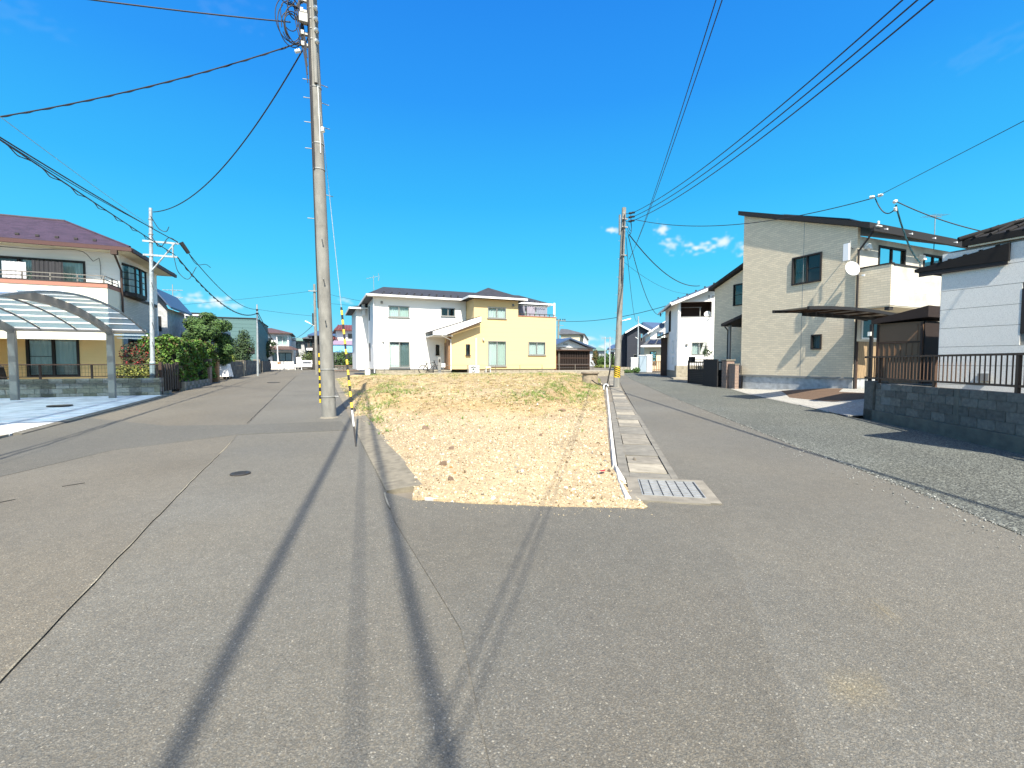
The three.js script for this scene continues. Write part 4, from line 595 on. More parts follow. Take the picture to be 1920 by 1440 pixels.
  part(rf, 'fascia', [bx(3.17, 10.36, 6.40, 6.54, 34.70, 34.75), bx(3.15, 3.2, 6.40, 6.54, 34.70, 42.5), bx(10.33, 15.19, 6.40, 6.54, 32.75, 32.8), bx(10.33, 10.38, 6.40, 6.54, 32.8, 34.74), bx(15.15, 15.2, 6.40, 6.54, 32.8, 34.74), bx(15.21, 18.45, 6.40, 6.54, 34.70, 34.75), bx(18.4, 18.45, 6.40, 6.54, 34.75, 42.5)], M.white);
  const sg = []; for (let i = 0; i < 11; i++) sg.push(bx(4.3 + i * .58, 4.42 + i * .58, 6.60, 6.70, 35.1, 35.16), bx(4.5 + i * .58, 4.62 + i * .58, 6.80, 6.90, 35.75, 35.81)); for (let i = 0; i < 6; i++) sg.push(bx(11.2 + i * .6, 11.32 + i * .6, 6.66, 6.76, 33.3, 33.36), bx(11.4 + i * .5, 11.52 + i * .5, 6.86, 6.96, 33.75, 33.81)); for (let i = 0; i < 5; i++) sg.push(bx(15.4 + i * .5, 15.52 + i * .5, 6.62, 6.72, 35.15, 35.2));
  part(rf, 'snow_guard', sg, M.black, { kind: 'stuff' });
  part(t, 'soffit_board', [bx(3.25, 10.3, 6.38, 6.40, 34.8, 35.29)], M.soffitW);
  // porch: sloping roof, post, door
  const pr = part(t, 'porch_roof', wall('B', 32.75, 2.5, [[7.56, 3.78], [11.3, 5.02], [11.3, 5.06], [7.56, 3.84]]), M.slate);
  part(pr, 'barge_board', wall('B', 32.71, .04, [[7.58, 3.53], [8.5, 3.53], [11.28, 4.62], [11.28, 4.99], [7.58, 3.77]]), M.white); part(pr, 'trim', wall('B', 32.68, .10, [[8.6, 3.50], [8.75, 3.50], [11.28, 4.52], [11.28, 4.62]]), M.brown);
  part(t, 'porch_ceiling', bx(7.6, 9.08, 3.46, 3.52, 32.78, 35.28), M.soffitW);
  part(t, 'porch_wall', [bx(8.88, 9.08, 1.0, 3.44, 33.3, 33.9)], M.woodWarm);
  const dr = part(t, 'door', bx(8.98, 9.06, 1.0, 3.05, 33.95, 34.9), M.woodWarm); part(dr, 'handle', bx(8.92, 8.97, 1.8, 2.3, 34.1, 34.14), M.dark); part(dr, 'glass_slit', [bx(8.965, 8.979, 1.3, 2.85, 34.35, 34.5)], M.carGlass);
  part(t, 'downpipe', [rod(v3(8.25, 3.48, 32.75), v3(9.0, 3.22, 33.2), .04), rod(v3(9.05, 3.24, 33.22), v3(9.05, .9, 33.22), .04)], M.white);
  part(t, 'downpipe', [rod(v3(3.72, 6.4, 35.2), v3(3.72, .75, 35.2), .045)], M.white); part(t, 'downpipe', rod(v3(18.1, 6.4, 34.72), v3(17.95, 6.2, 34.95), .04), M.white);
  part(t, 'downpipe', rod(v3(11.05, 3.38, 33.22), v3(11.05, 1.2, 33.22), .055), M.white);
  for (const [a, y, b] of [[4.32, 6.02, 35.24], [14.15, 6.05, 33.24], [11.65, 3.3, 33.24], [4.38, 3.15, 35.24], [3.72, 2.75, 35.6]]) part(t, 'vent_hood', hull([[a - .08, y - .1, b + .06], [a + .08, y - .1, b + .06], [a - .08, y + .1, b + .06], [a + .08, y + .1, b + .06], [a - .07, y - .1, b - .08], [a + .07, y - .1, b - .08]]), M.frameGr);
  part(t, 'step', [bx(7.7, 9.0, .55, .95, 33.0, 35.2)], M.concPale);
  const an = part(t, 'antenna', [rod(v3(4.15, 6.9, 38.8), v3(4.12, 8.6, 38.8), .018), rod(v3(3.55, 8.30, 38.8), v3(4.45, 8.55, 38.8), .012), ...[0, 1, 2, 3, 4].map(i => rod(v3(3.6 + i * .18, 8.33 + i * .05, 38.6), v3(3.6 + i * .18, 8.33 + i * .05, 39.0), .007)), tube([[4.5, 8.2, 38.8], [4.56, 8.5, 38.8], [4.5, 8.8, 38.8]], .02, 8, 5)], M.galv); void an;
  // hanging washing on the balcony
  const cloth = (a0, a1, y0, y1, b, m, label) => solo('laundry', label, 'laundry', drape('B', b, a0, a1, y0, y1), m, { group: 'washing on the yellow house balcony' });
  cloth(14.8, 15.5, 5.3, 6.12, 33.92, mat(.22, .22, .27, { side: THREE.DoubleSide }), 'grey garment at the left of the yellow house balcony line'); cloth(15.65, 16.4, 5.3, 6.12, 33.92, mat(.30, .28, .34, { side: THREE.DoubleSide }), 'lilac grey towel in the middle of the balcony line'); cloth(16.5, 17.5, 5.3, 6.1, 33.92, mat(.24, .26, .32, { side: THREE.DoubleSide }), 'wide blue grey sheet at the right of the balcony line');
  // low wall and rail in front
  const f = thing('boundary_wall', 'low concrete wall with a thin steel rail before the yellow and white house', 'wall', [11, .5, -33.6]);
  part(f, 'plinth', [bx(3.6, 16.4, .35, .76, 32.55, 32.70), bx(16.4, 24.35, .35, .80, 32.55, 37.6)], M.concPale); part(f, 'rail', [bx(3.6, 16.4, 1.30, 1.325, 32.6, 32.625), bx(16.4, 24.3, 1.34, 1.365, 37.2, 37.225), bx(16.4, 24.3, 1.05, 1.065, 37.2, 37.225)], M.aluGrey);
  for (const a of [4.13, 6.2, 8.3, 10.15, 12.4, 14.45, 16.4]) part(f, 'post', bx(a - .02, a + .02, .76, 1.31, 32.59, 32.63), M.aluDark);
  for (const a of [18.5, 20.5, 22.2, 24.2]) part(f, 'post', bx(a - .025, a + .025, .8, 1.36, 37.18, 37.24), M.aluDark);
  const e = thing('gate_post', 'slim grey intercom post before the porch of the white and yellow house', 'post', [8.1, .66, -33]);
  part(e, 'post', bx(8.0, 8.22, .6, 1.92, 32.95, 33.07), M.frameGr); part(e, 'intercom', bx(8.05, 8.17, 1.55, 1.75, 32.92, 32.95), M.dark); part(e, 'mailbox', cbx(8.28, 8.55, 1.15, 1.45, 32.98, 33.2), M.white);
  const ac = (a, label) => { const u = thing('air_conditioner', label, 'air conditioner', [a, .66, -33]); part(u, 'case', cbx(a, a + .8, .72, 1.30, 32.75, 33.05, .02), M.white); const g = new THREE.TorusGeometry(.21, .016, 6, 24); g.translate(a + .32, 1.0, -32.74); part(u, 'fan_ring', g, M.dark); part(u, 'fan', [0, 1, 2].map(i => { const q = new THREE.BoxGeometry(.36, .05, .01); q.rotateZ(i * 1.05); q.translate(a + .32, 1.0, -32.745); return q; }), M.screenGr); part(u, 'foot', [bx(a + .1, a + .16, .6, .72, 32.8, 33), bx(a + .62, a + .68, .6, .72, 32.8, 33)], M.concDark); };
  ac(10.34, 'white outdoor air conditioner unit below the yellow wall pipe');
  const k = thing('step_stool', 'small white open frame stand right of the air conditioner', 'stand', [11.9, .66, -33]); part(k, 'top', bx(11.68, 12.1, 1.12, 1.18, 32.8, 33.1), M.white); for (const a of [11.7, 12.05]) for (const b of [32.82, 33.05]) part(k, 'leg', bx(a, a + .035, .66, 1.12, b, b + .035), M.white); part(k, 'basin', cbx(11.75, 12.03, .7, .82, 32.86, 33.04), M.dark);
  const bkt = thing('meter_box', 'white utility box at the left corner of the white house', 'box', [2.95, .6, -33]); part(bkt, 'case', cbx(2.82, 3.16, .6, 1.05, 32.6, 32.8, .02), M.white); part(bkt, 'lid', bx(2.78, 3.6, 1.05, 1.10, 32.58, 32.85), M.frameGr);
}
{ // bicycle
  const t = thing('bicycle', 'black bicycle standing before the white house wall', 'bicycle', [7.3, .7, -33]), b = 33.05, y = .68 + .31;
  for (const a of [6.9, 7.95]) { const w = part(t, 'wheel', (() => { const g = new THREE.TorusGeometry(.31, .03, 8, 32); g.translate(a, y, -b); return g; })(), M.tyre); part(w, 'spoke', [0, 1, 2, 3, 4, 5].map(i => { const an = i * .524; return rod(v3(a - .3 * Math.cos(an), y - .3 * Math.sin(an), b), v3(a + .3 * Math.cos(an), y + .3 * Math.sin(an), b), .003, .003, 4); }), M.galv); }
  part(t, 'frame', rods([[[6.9, y, b], [7.3, y - .05, b]], [[6.9, y, b], [7.16, y + .42, b]], [[7.3, y - .05, b], [7.14, y + .52, b]], [[7.3, y - .05, b], [7.78, y + .38, b]], [[7.15, y + .46, b], [7.76, y + .50, b]], [[7.74, y + .6, b], [7.95, y, b]]], .03), M.black);
  part(t, 'saddle', hull([[6.98, y + .60, b - .07], [6.98, y + .60, b + .07], [7.26, y + .60, b], [6.98, y + .54, b - .05], [6.98, y + .54, b + .05], [7.22, y + .56, b]]), M.black);
  part(t, 'handlebar', [rod(v3(7.74, y + .64, b - .28), v3(7.74, y + .64, b + .28), .014), rod(v3(7.74, y + .64, b - .28), v3(7.62, y + .66, b - .28), .016), rod(v3(7.74, y + .58, b), v3(7.74, y + .64, b), .016)], M.black);
  const g = new THREE.TorusGeometry(.09, .01, 6, 18); g.translate(7.3, y - .05, -b + .04); part(t, 'crank', [g, rod(v3(7.3, y - .05, b - .06), v3(7.4, y - .18, b - .06), .01)], M.black); part(t, 'stand', rod(v3(6.95, y - .05, b), v3(6.85, .69, b - .12), .01), M.galv);
}
{ // rusty brown lean-to right of it
  const t = thing('timber_carport', 'dark brown latticed timber shelter right of the yellow house', 'shelter', [21.6, .8, -37.5]);
  part(t, 'roof', hull([[19.2, 2.80, 37.1], [19.2, 2.88, 37.1], [24.1, 2.78, 37.1], [24.1, 2.86, 37.1], [19.2, 2.92, 40], [24.1, 2.90, 40], [20.6, 2.94, 37.1], [20.6, 2.98, 40]]), M.dark);
  for (const a of [19.45, 20.55, 23.85]) part(t, 'post', bx(a - .06, a + .06, .7, 2.8, 37.35, 37.45), a === 20.55 ? M.concDark : M.brown);
  for (let i = 0; i < 5; i++) part(t, 'board', bx(19.55 + i * .18, 19.715 + i * .18, .8, 2.62, 37.5, 37.53), M.wood);
  for (let i = 0; i < 17; i++) part(t, 'lattice_slat', bx(20.66 + i * .186, 20.77 + i * .186, .75, 2.68, 37.42, 37.44), M.shedDark);
  for (const y of [1.25, 1.9, 2.6]) part(t, 'lattice_rail', bx(20.62, 23.8, y, y + .07, 37.39, 37.415), M.brown);
  part(t, 'back_wall', [bx(19.4, 23.9, .7, 2.7, 39.8, 39.88), bx(23.86, 23.92, .7, 2.7, 37.5, 39.8)], M.shedDark);
  part(t, 'eaves_board', bx(19.2, 24.1, 2.62, 2.76, 37.12, 37.16), M.brown);
}
// ================================================================== left house
{
  const t = thing('two_storey_house', 'house with purple slate hip roof and long balcony behind the left carport', 'house', [-8.17, .2, -25.6]), aS = -8.17;
  const wL = [[-11.41, -9.67, .90, 2.83]], wU = [[-12.6, -9.34, 3.9, 5.90]], bay = [25.95, 28.0, 4.62, 5.95];
  part(t, 'wall', [wall('B', 25.6, .16, rect(-20, aS, .15, 3.55), wL.map(w => hole(...w)))], M.orangeLap, { label: 'orange lap boarding of the ground floor' });
  part(t, 'wall', [wall('B', 25.6, .16, rect(-20, aS, 3.7, 6.36), wU.map(w => hole(...w))), wall('A', aS - .16, .16, rect(25.76, 30.5, 4.55, 6.36), [hole(26.1, 27.85, 4.7, 5.9)]), bx(-20, aS, .15, 6.36, 30.5, 30.66), bx(-20, -19.84, .15, 6.36, 25.76, 30.5)], M.whiteLap, { label: 'white boarding of the upper floor' });
  part(t, 'wall', [wall('A', aS - .16, .158, rect(25.76, 30.5, .15, 4.55), [hole(26.3, 27.6, 1.0, 2.6)])], M.shadedBrick, { label: 'white brick pattern side wall with shade in its grey' });  // white brick, its shaded look put into the grey base colour
  win(t, 'B', 25.6, -1, ...wL[0], { s: .09, bars: [.45], curtains: [[.03, .97, M.curtainGr, .72], [.03, .97, M.curtain, .97]] });
  win(t, 'B', 25.6, -1, ...wU[0], { n: 3, s: .08, curtains: [[.36, .98, M.curtainGr]] });
  win(t, 'A', aS, 1, 26.3, 27.6, 1.0, 2.6, { bars: [.5] });
  // bay window
  const bw = part(t, 'bay_window', [hull([[aS, 4.55, 25.9], [aS, 4.55, 28.05], [aS + .38, 4.55, 26.3], [aS + .38, 4.55, 27.65], [aS, 4.72, 25.9], [aS, 4.72, 28.05], [aS + .4, 4.72, 26.3], [aS + .4, 4.72, 27.65]]), hull([[aS, 5.9, 25.85], [aS, 5.9, 28.1], [aS + .45, 5.9, 26.25], [aS + .45, 5.9, 27.7], [aS, 6.02, 25.9], [aS, 6.02, 28.05]]), bx(aS + .33, aS + .39, 4.72, 5.9, 26.26, 26.34), bx(aS + .33, aS + .39, 4.72, 5.9, 27.61, 27.69), bx(aS + .33, aS + .385, 4.72, 5.9, 26.85, 27.1)], M.frameBr);
  part(bw, 'pane', bx(aS + .35, aS + .355, 4.72, 5.9, 26.34, 26.85), M.glass); part(bw, 'pane', bx(aS + .35, aS + .355, 4.72, 5.9, 27.1, 27.61), M.glass);
  part(bw, 'pane', hull([[aS, 4.72, 25.93], [aS, 5.9, 25.93], [aS + .36, 4.72, 26.29], [aS + .36, 5.9, 26.29], [aS, 4.72, 25.936], [aS + .36, 5.9, 26.296]]), M.glass);
  part(bw, 'glazing_bar', [5.02, 5.31, 5.6].flatMap(y => [bx(aS + .34, aS + .37, y, y + .03, 26.34, 26.85), bx(aS + .34, aS + .37, y, y + .03, 27.1, 27.61), rod(v3(aS + .01, y, 25.92), v3(aS + .36, y, 26.28), .018)]), M.frameBr);
  part(bw, 'curtain', drape('A', aS + .18, 26.1, 27.9, 4.75, 5.88), M.curtain);
  // balcony
  const bl = part(t, 'balcony', [bx(-20, -8.15, 2.45, 4.62, 24.2, 24.36), bx(-8.31, -8.15, 3.55, 4.62, 24.36, 25.6), bx(-20, -8.31, 3.55, 3.7, 24.36, 25.6)], M.cream);
  part(bl, 'cap_band', [bx(-20, -8.13, 4.62, 4.78, 24.17, 24.40), bx(-8.35, -8.13, 4.62, 4.78, 24.40, 25.6)], M.terra);
  part(bl, 'coping', [bx(-20, -8.12, 4.78, 4.82, 24.16, 24.41), bx(-8.36, -8.12, 4.78, 4.82, 24.41, 25.6)], M.dark);
  part(bl, 'railing', [...[4.95, 5.10].flatMap(y => [bx(-20, -8.25, y, y + .035, 24.26, 24.30), bx(-8.27, -8.23, y, y + .035, 24.30, 25.58)]), ...Array.from({ length: 14 }, (_, i) => bx(-8.30 - i * .85, -8.26 - i * .85, 4.82, 5.1, 24.26, 24.30)), bx(-8.27, -8.23, 4.82, 5.1, 25.0, 25.04)], M.aluDark);
  part(t, 'sunlit_patch_pier', bx(-13.4, -11.95, .15, 2.45, 24.24, 24.5), M.cream);  // added so its cream face shows the sunlit wedge of the wall
  part(t, 'band_board', [bx(aS, aS + .03, 4.5, 4.64, 25.66, 30.5)], M.brown);
  part(t, 'light_fitting', bx(-9.0, -8.75, 5.0, 5.12, 25.5, 25.59), M.white); part(t, 'wire', tube([[-14, 6.28, 25.2], [-11, 6.2, 25.25], [-9.3, 6.26, 25.3], [-9.0, 5.9, 25.5], [-8.85, 6.1, 25.5], [-8.8, 5.1, 25.56]], .012, 40, 4), M.dark);
  const rf = part(t, 'roof', roofSolid(-20.6, -7.5, 24.75, 31.25, 6.36, .14, [[-18.4, 8.12, 28], [-10.9, 8.12, 28]]), M.slatePurple);
  part(rf, 'gutter', [bx(-20.6, -7.42, 6.30, 6.46, 24.64, 24.74), bx(-7.5, -7.4, 6.30, 6.46, 24.75, 31.3)], M.gutterRed); part(rf, 'soffit', bx(-20.5, -7.52, 6.34, 6.358, 24.78, 31.2), M.soffit);
  for (let i = 0; i < 9; i++) part(rf, 'snow_guard', bx(-8.9 - i * .62, -8.78 - i * .62, 6.72, 6.80, 25.15, 25.21), M.dark);
  part(rf, 'ridge_cap', [rod(v3(-18.4, 8.12, 28), v3(-10.9, 8.12, 28), .06), rod(v3(-10.9, 8.12, 28), v3(-7.5, 6.5, 24.75), .05), rod(v3(-10.9, 8.12, 28), v3(-7.5, 6.5, 31.25), .05)], M.slatePurple);
  part(t, 'downpipe', [bx(-8.14, -7.92, 6.12, 6.32, 24.62, 24.78), rod(v3(-8.03, 6.12, 24.72), v3(-8.08, 5.6, 25.5), .04), rod(v3(-8.08, 5.6, 25.53), v3(-8.08, 3.3, 25.53), .045)], M.brown);
  solo('laundry', 'dark garments hanging on the left house balcony', 'laundry', drape('B', 25.1, -10.9, -9.9, 4.95, 5.72), mat(.03, .03, .035, { side: THREE.DoubleSide }), { group: 'washing on the left balcony' }); solo('laundry', 'pale towel hanging at the left end of the left balcony', 'laundry', drape('B', 25.1, -11.8, -11.05, 4.95, 5.62), mat(.55, .55, .57, { side: THREE.DoubleSide }), { group: 'washing on the left balcony' });
}
{ // carport
  const t = thing('carport', 'curved aluminium carport with clear blue panels over the concrete drive', 'carport', [-8.4, .14, -21]);
  const yA = b => 3.38 - .66 * ((b - 16.6) / 4.5) ** 2, b0 = 12.1, b1 = 21.15, a1 = -6.08, a0 = -13.2;
  const arch = (a, w, h, m, nm) => { const L = []; const n = 18; for (let i = 0; i < n; i++) { const p = lerp(b0, b1, i / n), q = lerp(b0, b1, (i + 1) / n); L.push(hull([[a - w, yA(p), p], [a + w, yA(p), p], [a - w, yA(q), q], [a + w, yA(q), q], [a - w, yA(p) - h, p], [a + w, yA(p) - h, p], [a - w, yA(q) - h, q], [a + w, yA(q) - h, q]])); } return part(t, nm, L, m); };
  for (const a of [-7.08, -9.75]) { arch(a, .07, .22, M.alu, 'arch_beam'); part(t, 'post', cbx(a - .10, a + .10, .05, 2.62, 21.02, 21.18, .015), M.alu); part(t, 'post', cbx(a - .10, a + .10, .05, 2.62, 12.02, 12.18, .015), M.alu); }
  for (let a = a1; a > a0; a -= .98) arch(a, .015, .05, M.aluGrey, 'rafter');
  arch(a1 + .02, .02, .05, M.galv, 'verge_beam');
  const nr = 14; for (let i = 0; i <= nr; i++) { const b = lerp(b0, b1, i / nr); part(t, 'purlin', (() => { const g = new THREE.PlaneGeometry(a1 + .02 - a0, .16); g.rotateX(-Math.PI / 2 - Math.atan(-1.32 * (b - 16.6) / 20.25)); g.translate((a0 + a1 + .02) / 2, yA(b) + .008, -b); return g; })(), M.polyWhite); }
  for (let i = 0; i < nr; i++) for (let k = 0; k < 7; k++) { const p = lerp(b0, b1, i / nr) + .076, q = lerp(b0, b1, (i + 1) / nr) - .076, x1 = a1 - k * .98 - .02, x0 = x1 - .94; part(t, 'roof_panel', hull([[x0, yA(p) + .005, p], [x1, yA(p) + .005, p], [x0, yA(q) + .005, q], [x1, yA(q) + .005, q], [x0, yA(p) + .001, p], [x1, yA(q) + .001, q]]), M.poly); }
  part(t, 'eaves_gutter', [bx(a0, a1 + .05, 2.60, 2.72, 21.16, 21.26), bx(a0, a1 + .05, 2.60, 2.72, 12.0, 12.08)], M.alu);
  part(t, 'front_rail', [bx(-6.95, -5.95, 2.50, 2.55, 21.05, 21.1), bx(-6.95, -6.2, 2.40, 2.44, 21.3, 21.34)], M.whiteGloss);
}
{ // concrete drive in slabs, block wall, mesh fence
  const dr = thing('concrete_drive', 'pale concrete driveway slabs under the left carport', 'driveway', [-9, .05, -16]);
  const bs = [3.5, 8.2, 12.3, 14.8, 17.2, 22.12]; for (let i = 0; i < 5; i++) { const y0 = gy(-7, bs[i]), y1 = gy(-7, bs[i + 1]); part(dr, 'slab', hull([[-5.80, -.1, bs[i] + .012], [-17, -.1, bs[i] + .012], [-5.80, -.1, bs[i + 1] - .012], [-17, -.1, bs[i + 1] - .012], [-5.80, y0 + .055, bs[i] + .012], [-17, y0 + .09, bs[i] + .012], [-5.80, y1 + .055, bs[i + 1] - .012], [-17, y1 + .09, bs[i + 1] - .012]]), i < 2 ? M.concPale : M.concWhite); }
  part(dr, 'edge_stone', [0, 1, 2, 3, 4, 5, 6].map(i => { const p = 12.4 + i * 1.4, q = p + 1.38; return hull([[-5.79, gy(-5.7, p) - .1, p], [-5.62, gy(-5.7, p) - .1, p], [-5.79, gy(-5.7, q) - .1, q], [-5.62, gy(-5.7, q) - .1, q], [-5.79, gy(-5.7, p) + .06, p], [-5.66, gy(-5.7, p) + .03, p], [-5.79, gy(-5.7, q) + .06, q], [-5.66, gy(-5.7, q) + .03, q]]); }), M.concDark);
  const c = new THREE.CylinderGeometry(.3, .3, .02, 24); c.translate(-7.4, .185, -18.2); solo('manhole_cover', 'dark round cover in the pale concrete driveway', 'manhole cover', c, M.iron);
  const w = thing('block_wall', 'low weathered concrete block wall behind the left carport', 'wall', [-9, .13, -22.4]), R = rng(12), y0 = .14, hgt = .19;
  part(w, 'mortar_core', [bx(-13.4, -5.985, .05, y0 + 4 * hgt - .012, 22.315, 22.42), bx(-6.09, -5.985, .05, y0 + 4 * hgt - .012, 22.42, 23.9)], M.mortar);
  for (let r = 0; r < 4; r++) for (let k = 0; k < 19; k++) { const x1 = -5.97 - k * .4 - (r % 2 ? .2 : 0) + (r % 2 && !k ? .2 : 0), x0 = r % 2 && !k ? x1 - .19 : x1 - .39; part(w, 'block', cbx(r % 2 && k ? x0 : x0, x1, y0 + r * hgt, y0 + (r + 1) * hgt - .01, 22.3 - .004 * R(), 22.40, .008), M.block[Math.floor(R() * 4)]); }
  for (let r = 0; r < 4; r++) for (let k = 0; k < 4; k++) part(w, 'block', cbx(-6.07, -5.97 + .003 * R(), y0 + r * hgt, y0 + (r + 1) * hgt - .01, 22.41 + k * .37, 22.41 + k * .37 + .36, .008), M.block[Math.floor(R() * 4)]);
  const f = thing('mesh_fence', 'dark brown wire mesh fence standing on the left block wall', 'fence', [-9, .9, -22.35]);
  part(f, 'rail', [bx(-13.4, -6.0, 1.40, 1.44, 22.33, 22.37), bx(-13.4, -6.0, .955, .985, 22.33, 22.37)], M.brown);
  for (const a of [-6.05, -8.1, -9.6, -11.1, -12.6]) part(f, 'post', bx(a - .03, a + .03, .89, 1.42, 22.32, 22.38), M.brown);
  const ms = []; for (let a = -13.3; a < -6.05; a += .1) ms.push(bx(a, a + .005, .985, 1.40, 22.345, 22.35)); for (const y of [1.12, 1.26, 1.33]) ms.push(bx(-13.4, -6.05, y, y + .006, 22.34, 22.345)); part(f, 'mesh', ms, M.dark, { kind: 'stuff' });
  const bn = thing('garden_bin', 'black bin with a sloping side behind the mesh fence at the left edge', 'bin', [-11.4, .2, -23.4]); part(bn, 'body', hull([[-12.2, .2, 23.1], [-11.05, .2, 23.1], [-12.2, .2, 23.8], [-11.05, .2, 23.8], [-12.1, 1.32, 23.15], [-11.25, 1.32, 23.15], [-12.1, 1.32, 23.75], [-11.25, 1.32, 23.75]]), M.black); part(bn, 'lid', hull([[-12.15, 1.32, 23.1], [-11.2, 1.32, 23.1], [-12.15, 1.32, 23.8], [-11.2, 1.32, 23.8], [-12.0, 1.40, 23.2], [-11.35, 1.40, 23.7]]), M.dark);
}

// ================================================================== along the left street
{
  const t = thing('folding_gate', 'dark brown slatted gate between the block wall and the hedge', 'gate', [-6, .25, -23.8]);
  for (let i = 0; i < 13; i++) part(t, 'slat', bx(-6.02 + (i % 2) * .05, -5.97 + (i % 2) * .05, .33, 1.48 - (i === 0 || i === 12 ? -.04 : .04 * (i % 3)), 22.65 + i * .17, 22.65 + i * .17 + .15), M.woodGate);
  part(t, 'rail', [bx(-6.08, -6.03, .55, .62, 22.6, 24.9), bx(-6.08, -6.03, 1.25, 1.32, 22.6, 24.9)], M.brown); for (const b of [22.56, 24.92]) part(t, 'post', bx(-6.06, -5.96, .2, 1.52, b, b + .08), M.brown);
  const f = thing('picket_fence', 'short brown picket fence left of the hedge base', 'fence', [-6, .3, -25.4]);
  for (let i = 0; i < 5; i++) part(f, 'picket', bx(-6.02, -5.98, .3, 1.35 - .04 * (i % 2), 25.05 + i * .16, 25.05 + i * .16 + .09), M.woodGate); part(f, 'rail', bx(-6.05, -6.02, .9, .97, 25.0, 25.8), M.woodGate);
  const w = thing('low_block_wall', 'low grey block wall under the tall hedge', 'wall', [-5.95, .2, -28.5]);
  for (let r = 0; r < 2; r++) for (let k = 0; k < 13; k++) part(w, 'block', cbx(-6.05, -5.90, .2 + r * .19, .2 + r * .19 + .18, 25.75 + k * .4 + .008, 25.75 + k * .4 + .39, .006), M.block[(k * 3 + r) % 4]);
  part(w, 'end_stone', cbx(-6.06, -5.86, .15, .60, 25.50, 25.74, .01), M.concPale);
  const pillar = (name, label, a0, a1, b0, b1, y1, m, rows = 10, cap = true) => { const p = thing(name, label, 'pillar', [(a0 + a1) / 2, .25, -(b0 + b1) / 2], { group: 'gate pillars on the left street' }); part(p, 'core', bx(a0 + .02, a1 - .02, .2, y1 - .02, b0 + .02, b1 - .02), M.mortar); const h = (y1 - .25) / rows; for (let r = 0; r < rows; r++) { const s = r % 2 ? .4 : .6, am = lerp(a0, a1, s); part(p, 'brick', cbx(a0, am - .005, .25 + r * h, .25 + (r + 1) * h - .012, b0, b1, .006), m); part(p, 'brick', cbx(am + .005, a1, .25 + r * h, .25 + (r + 1) * h - .012, b0, b1, .006), m); } if (cap) part(p, 'cap', cbx(a0 - .03, a1 + .03, y1, y1 + .06, b0 - .03, b1 + .03, .01), M.conc); };
  pillar('brick_pillar', 'shaded brick gate pillar at the end of the hedge', -6.4, -5.9, 31.0, 31.55, 1.66, M.brickP); pillar('brick_pillar', 'sunlit orange brick gate pillar past the hedge', -6.45, -5.9, 33.2, 33.75, 1.70, M.brickO);  // sunlit and shaded tones of the two pillars are put into their brick colours
  pillar('stone_pillar', 'sunlit pale stone pillar between the grey walls', -6.5, -5.9, 43.7, 44.3, 1.62, M.concPale, 6); pillar('stone_pillar', 'pale stone pillar beyond the slim far pole', -6.5, -5.88, 54.5, 55.1, 1.78, M.concPale, 7);
  const gw = (label, b0, b1, y1) => { const q = thing('block_wall', label, 'wall', [-6, .3, -(b0 + b1) / 2], { group: 'grey walls on the left street' }); const n = Math.round((b1 - b0) / .8); for (let r = 0; r < 4; r++) for (let k = 0; k < n; k++) { const h = (y1 - .3) / 4, d = (b1 - b0) / n; part(q, 'block', cbx(-6.1, -5.95, .3 + r * h, .3 + (r + 1) * h - .012, b0 + k * d + .006, b0 + (k + 1) * d - .006, .006), M.blockR[(k + r * 2) % 3]); } };
  gw('grey block wall beside the white covered scooter', 38.4, 43.6, 1.6); gw('grey block wall behind the slim far pole', 45.0, 54.4, 1.72); gw('last grey block wall before the street end', 57.5, 66.5, 1.7);
  const c = thing('covered_scooter', 'scooter under a white cover by the grey wall', 'scooter', [-6.05, .35, -37]);
  part(c, 'cover', hull([[-6.5, .55, 36.2], [-5.8, .55, 36.2], [-6.5, .5, 38.1], [-5.8, .5, 38.1], [-6.4, 1.5, 36.4], [-5.95, 1.5, 36.4], [-6.35, 1.62, 36.8], [-6.0, 1.62, 36.8], [-6.35, 1.45, 37.8], [-5.95, 1.45, 37.8], [-6.2, 1.15, 38.2]]), M.whiteGloss); for (const b of [36.5, 37.8]) { const g = new THREE.TorusGeometry(.22, .06, 8, 18); g.rotateY(Math.PI / 2); g.translate(-6.1, .62, -b); part(c, 'wheel', g, M.tyre); }
}
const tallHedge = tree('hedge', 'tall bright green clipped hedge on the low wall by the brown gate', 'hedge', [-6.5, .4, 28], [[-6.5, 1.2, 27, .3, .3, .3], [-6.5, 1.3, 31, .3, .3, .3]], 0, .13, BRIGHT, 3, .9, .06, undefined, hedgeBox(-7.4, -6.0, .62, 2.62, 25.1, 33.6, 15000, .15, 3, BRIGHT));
part(tallHedge, 'dark_core', bx(-7.25, -6.2, .6, 2.42, 25.3, 33.4), mat(.016, .022, .010, { roughness: 1 }));  // near-black box added inside to put shade into the hedge
tree('pine_tree', 'cloud pruned green pine rising above the hedge', 'tree', [-6.9, .3, 35], [[-6.9, 3.5, 35, .95, .55, 1.1], [-6.3, 4.0, 36, .9, .5, 1.0], [-7.4, 4.0, 35.2, .75, .5, .9], [-6.2, 3.1, 36.6, .7, .5, .9], [-5.95, 2.4, 36.2, .55, .5, .8], [-6.8, 4.5, 35.6, .55, .35, .7], [-7.5, 3.1, 34.6, .6, .5, .7], [-6.1, 1.8, 36.4, .5, .5, .6]], 15000, .13, [[.045, .11, .02], [.03, .075, .015], [.065, .14, .025], [.09, .17, .03]], 5, 3, .10);
tree('garden_shrub', 'pale silvery shrub behind the slim steel pole', 'shrub', [-9.0, .2, 31.5], [[-9.2, 2.6, 31.5, 1.4, .9, .9], [-8.2, 2.0, 31, 1.0, .9, .8], [-9.8, 2.1, 31.2, 1.1, 1.1, .9]], 5000, .10, [[.16, .20, .12], [.10, .14, .07], [.22, .26, .18]], 6, 1.5, .05);
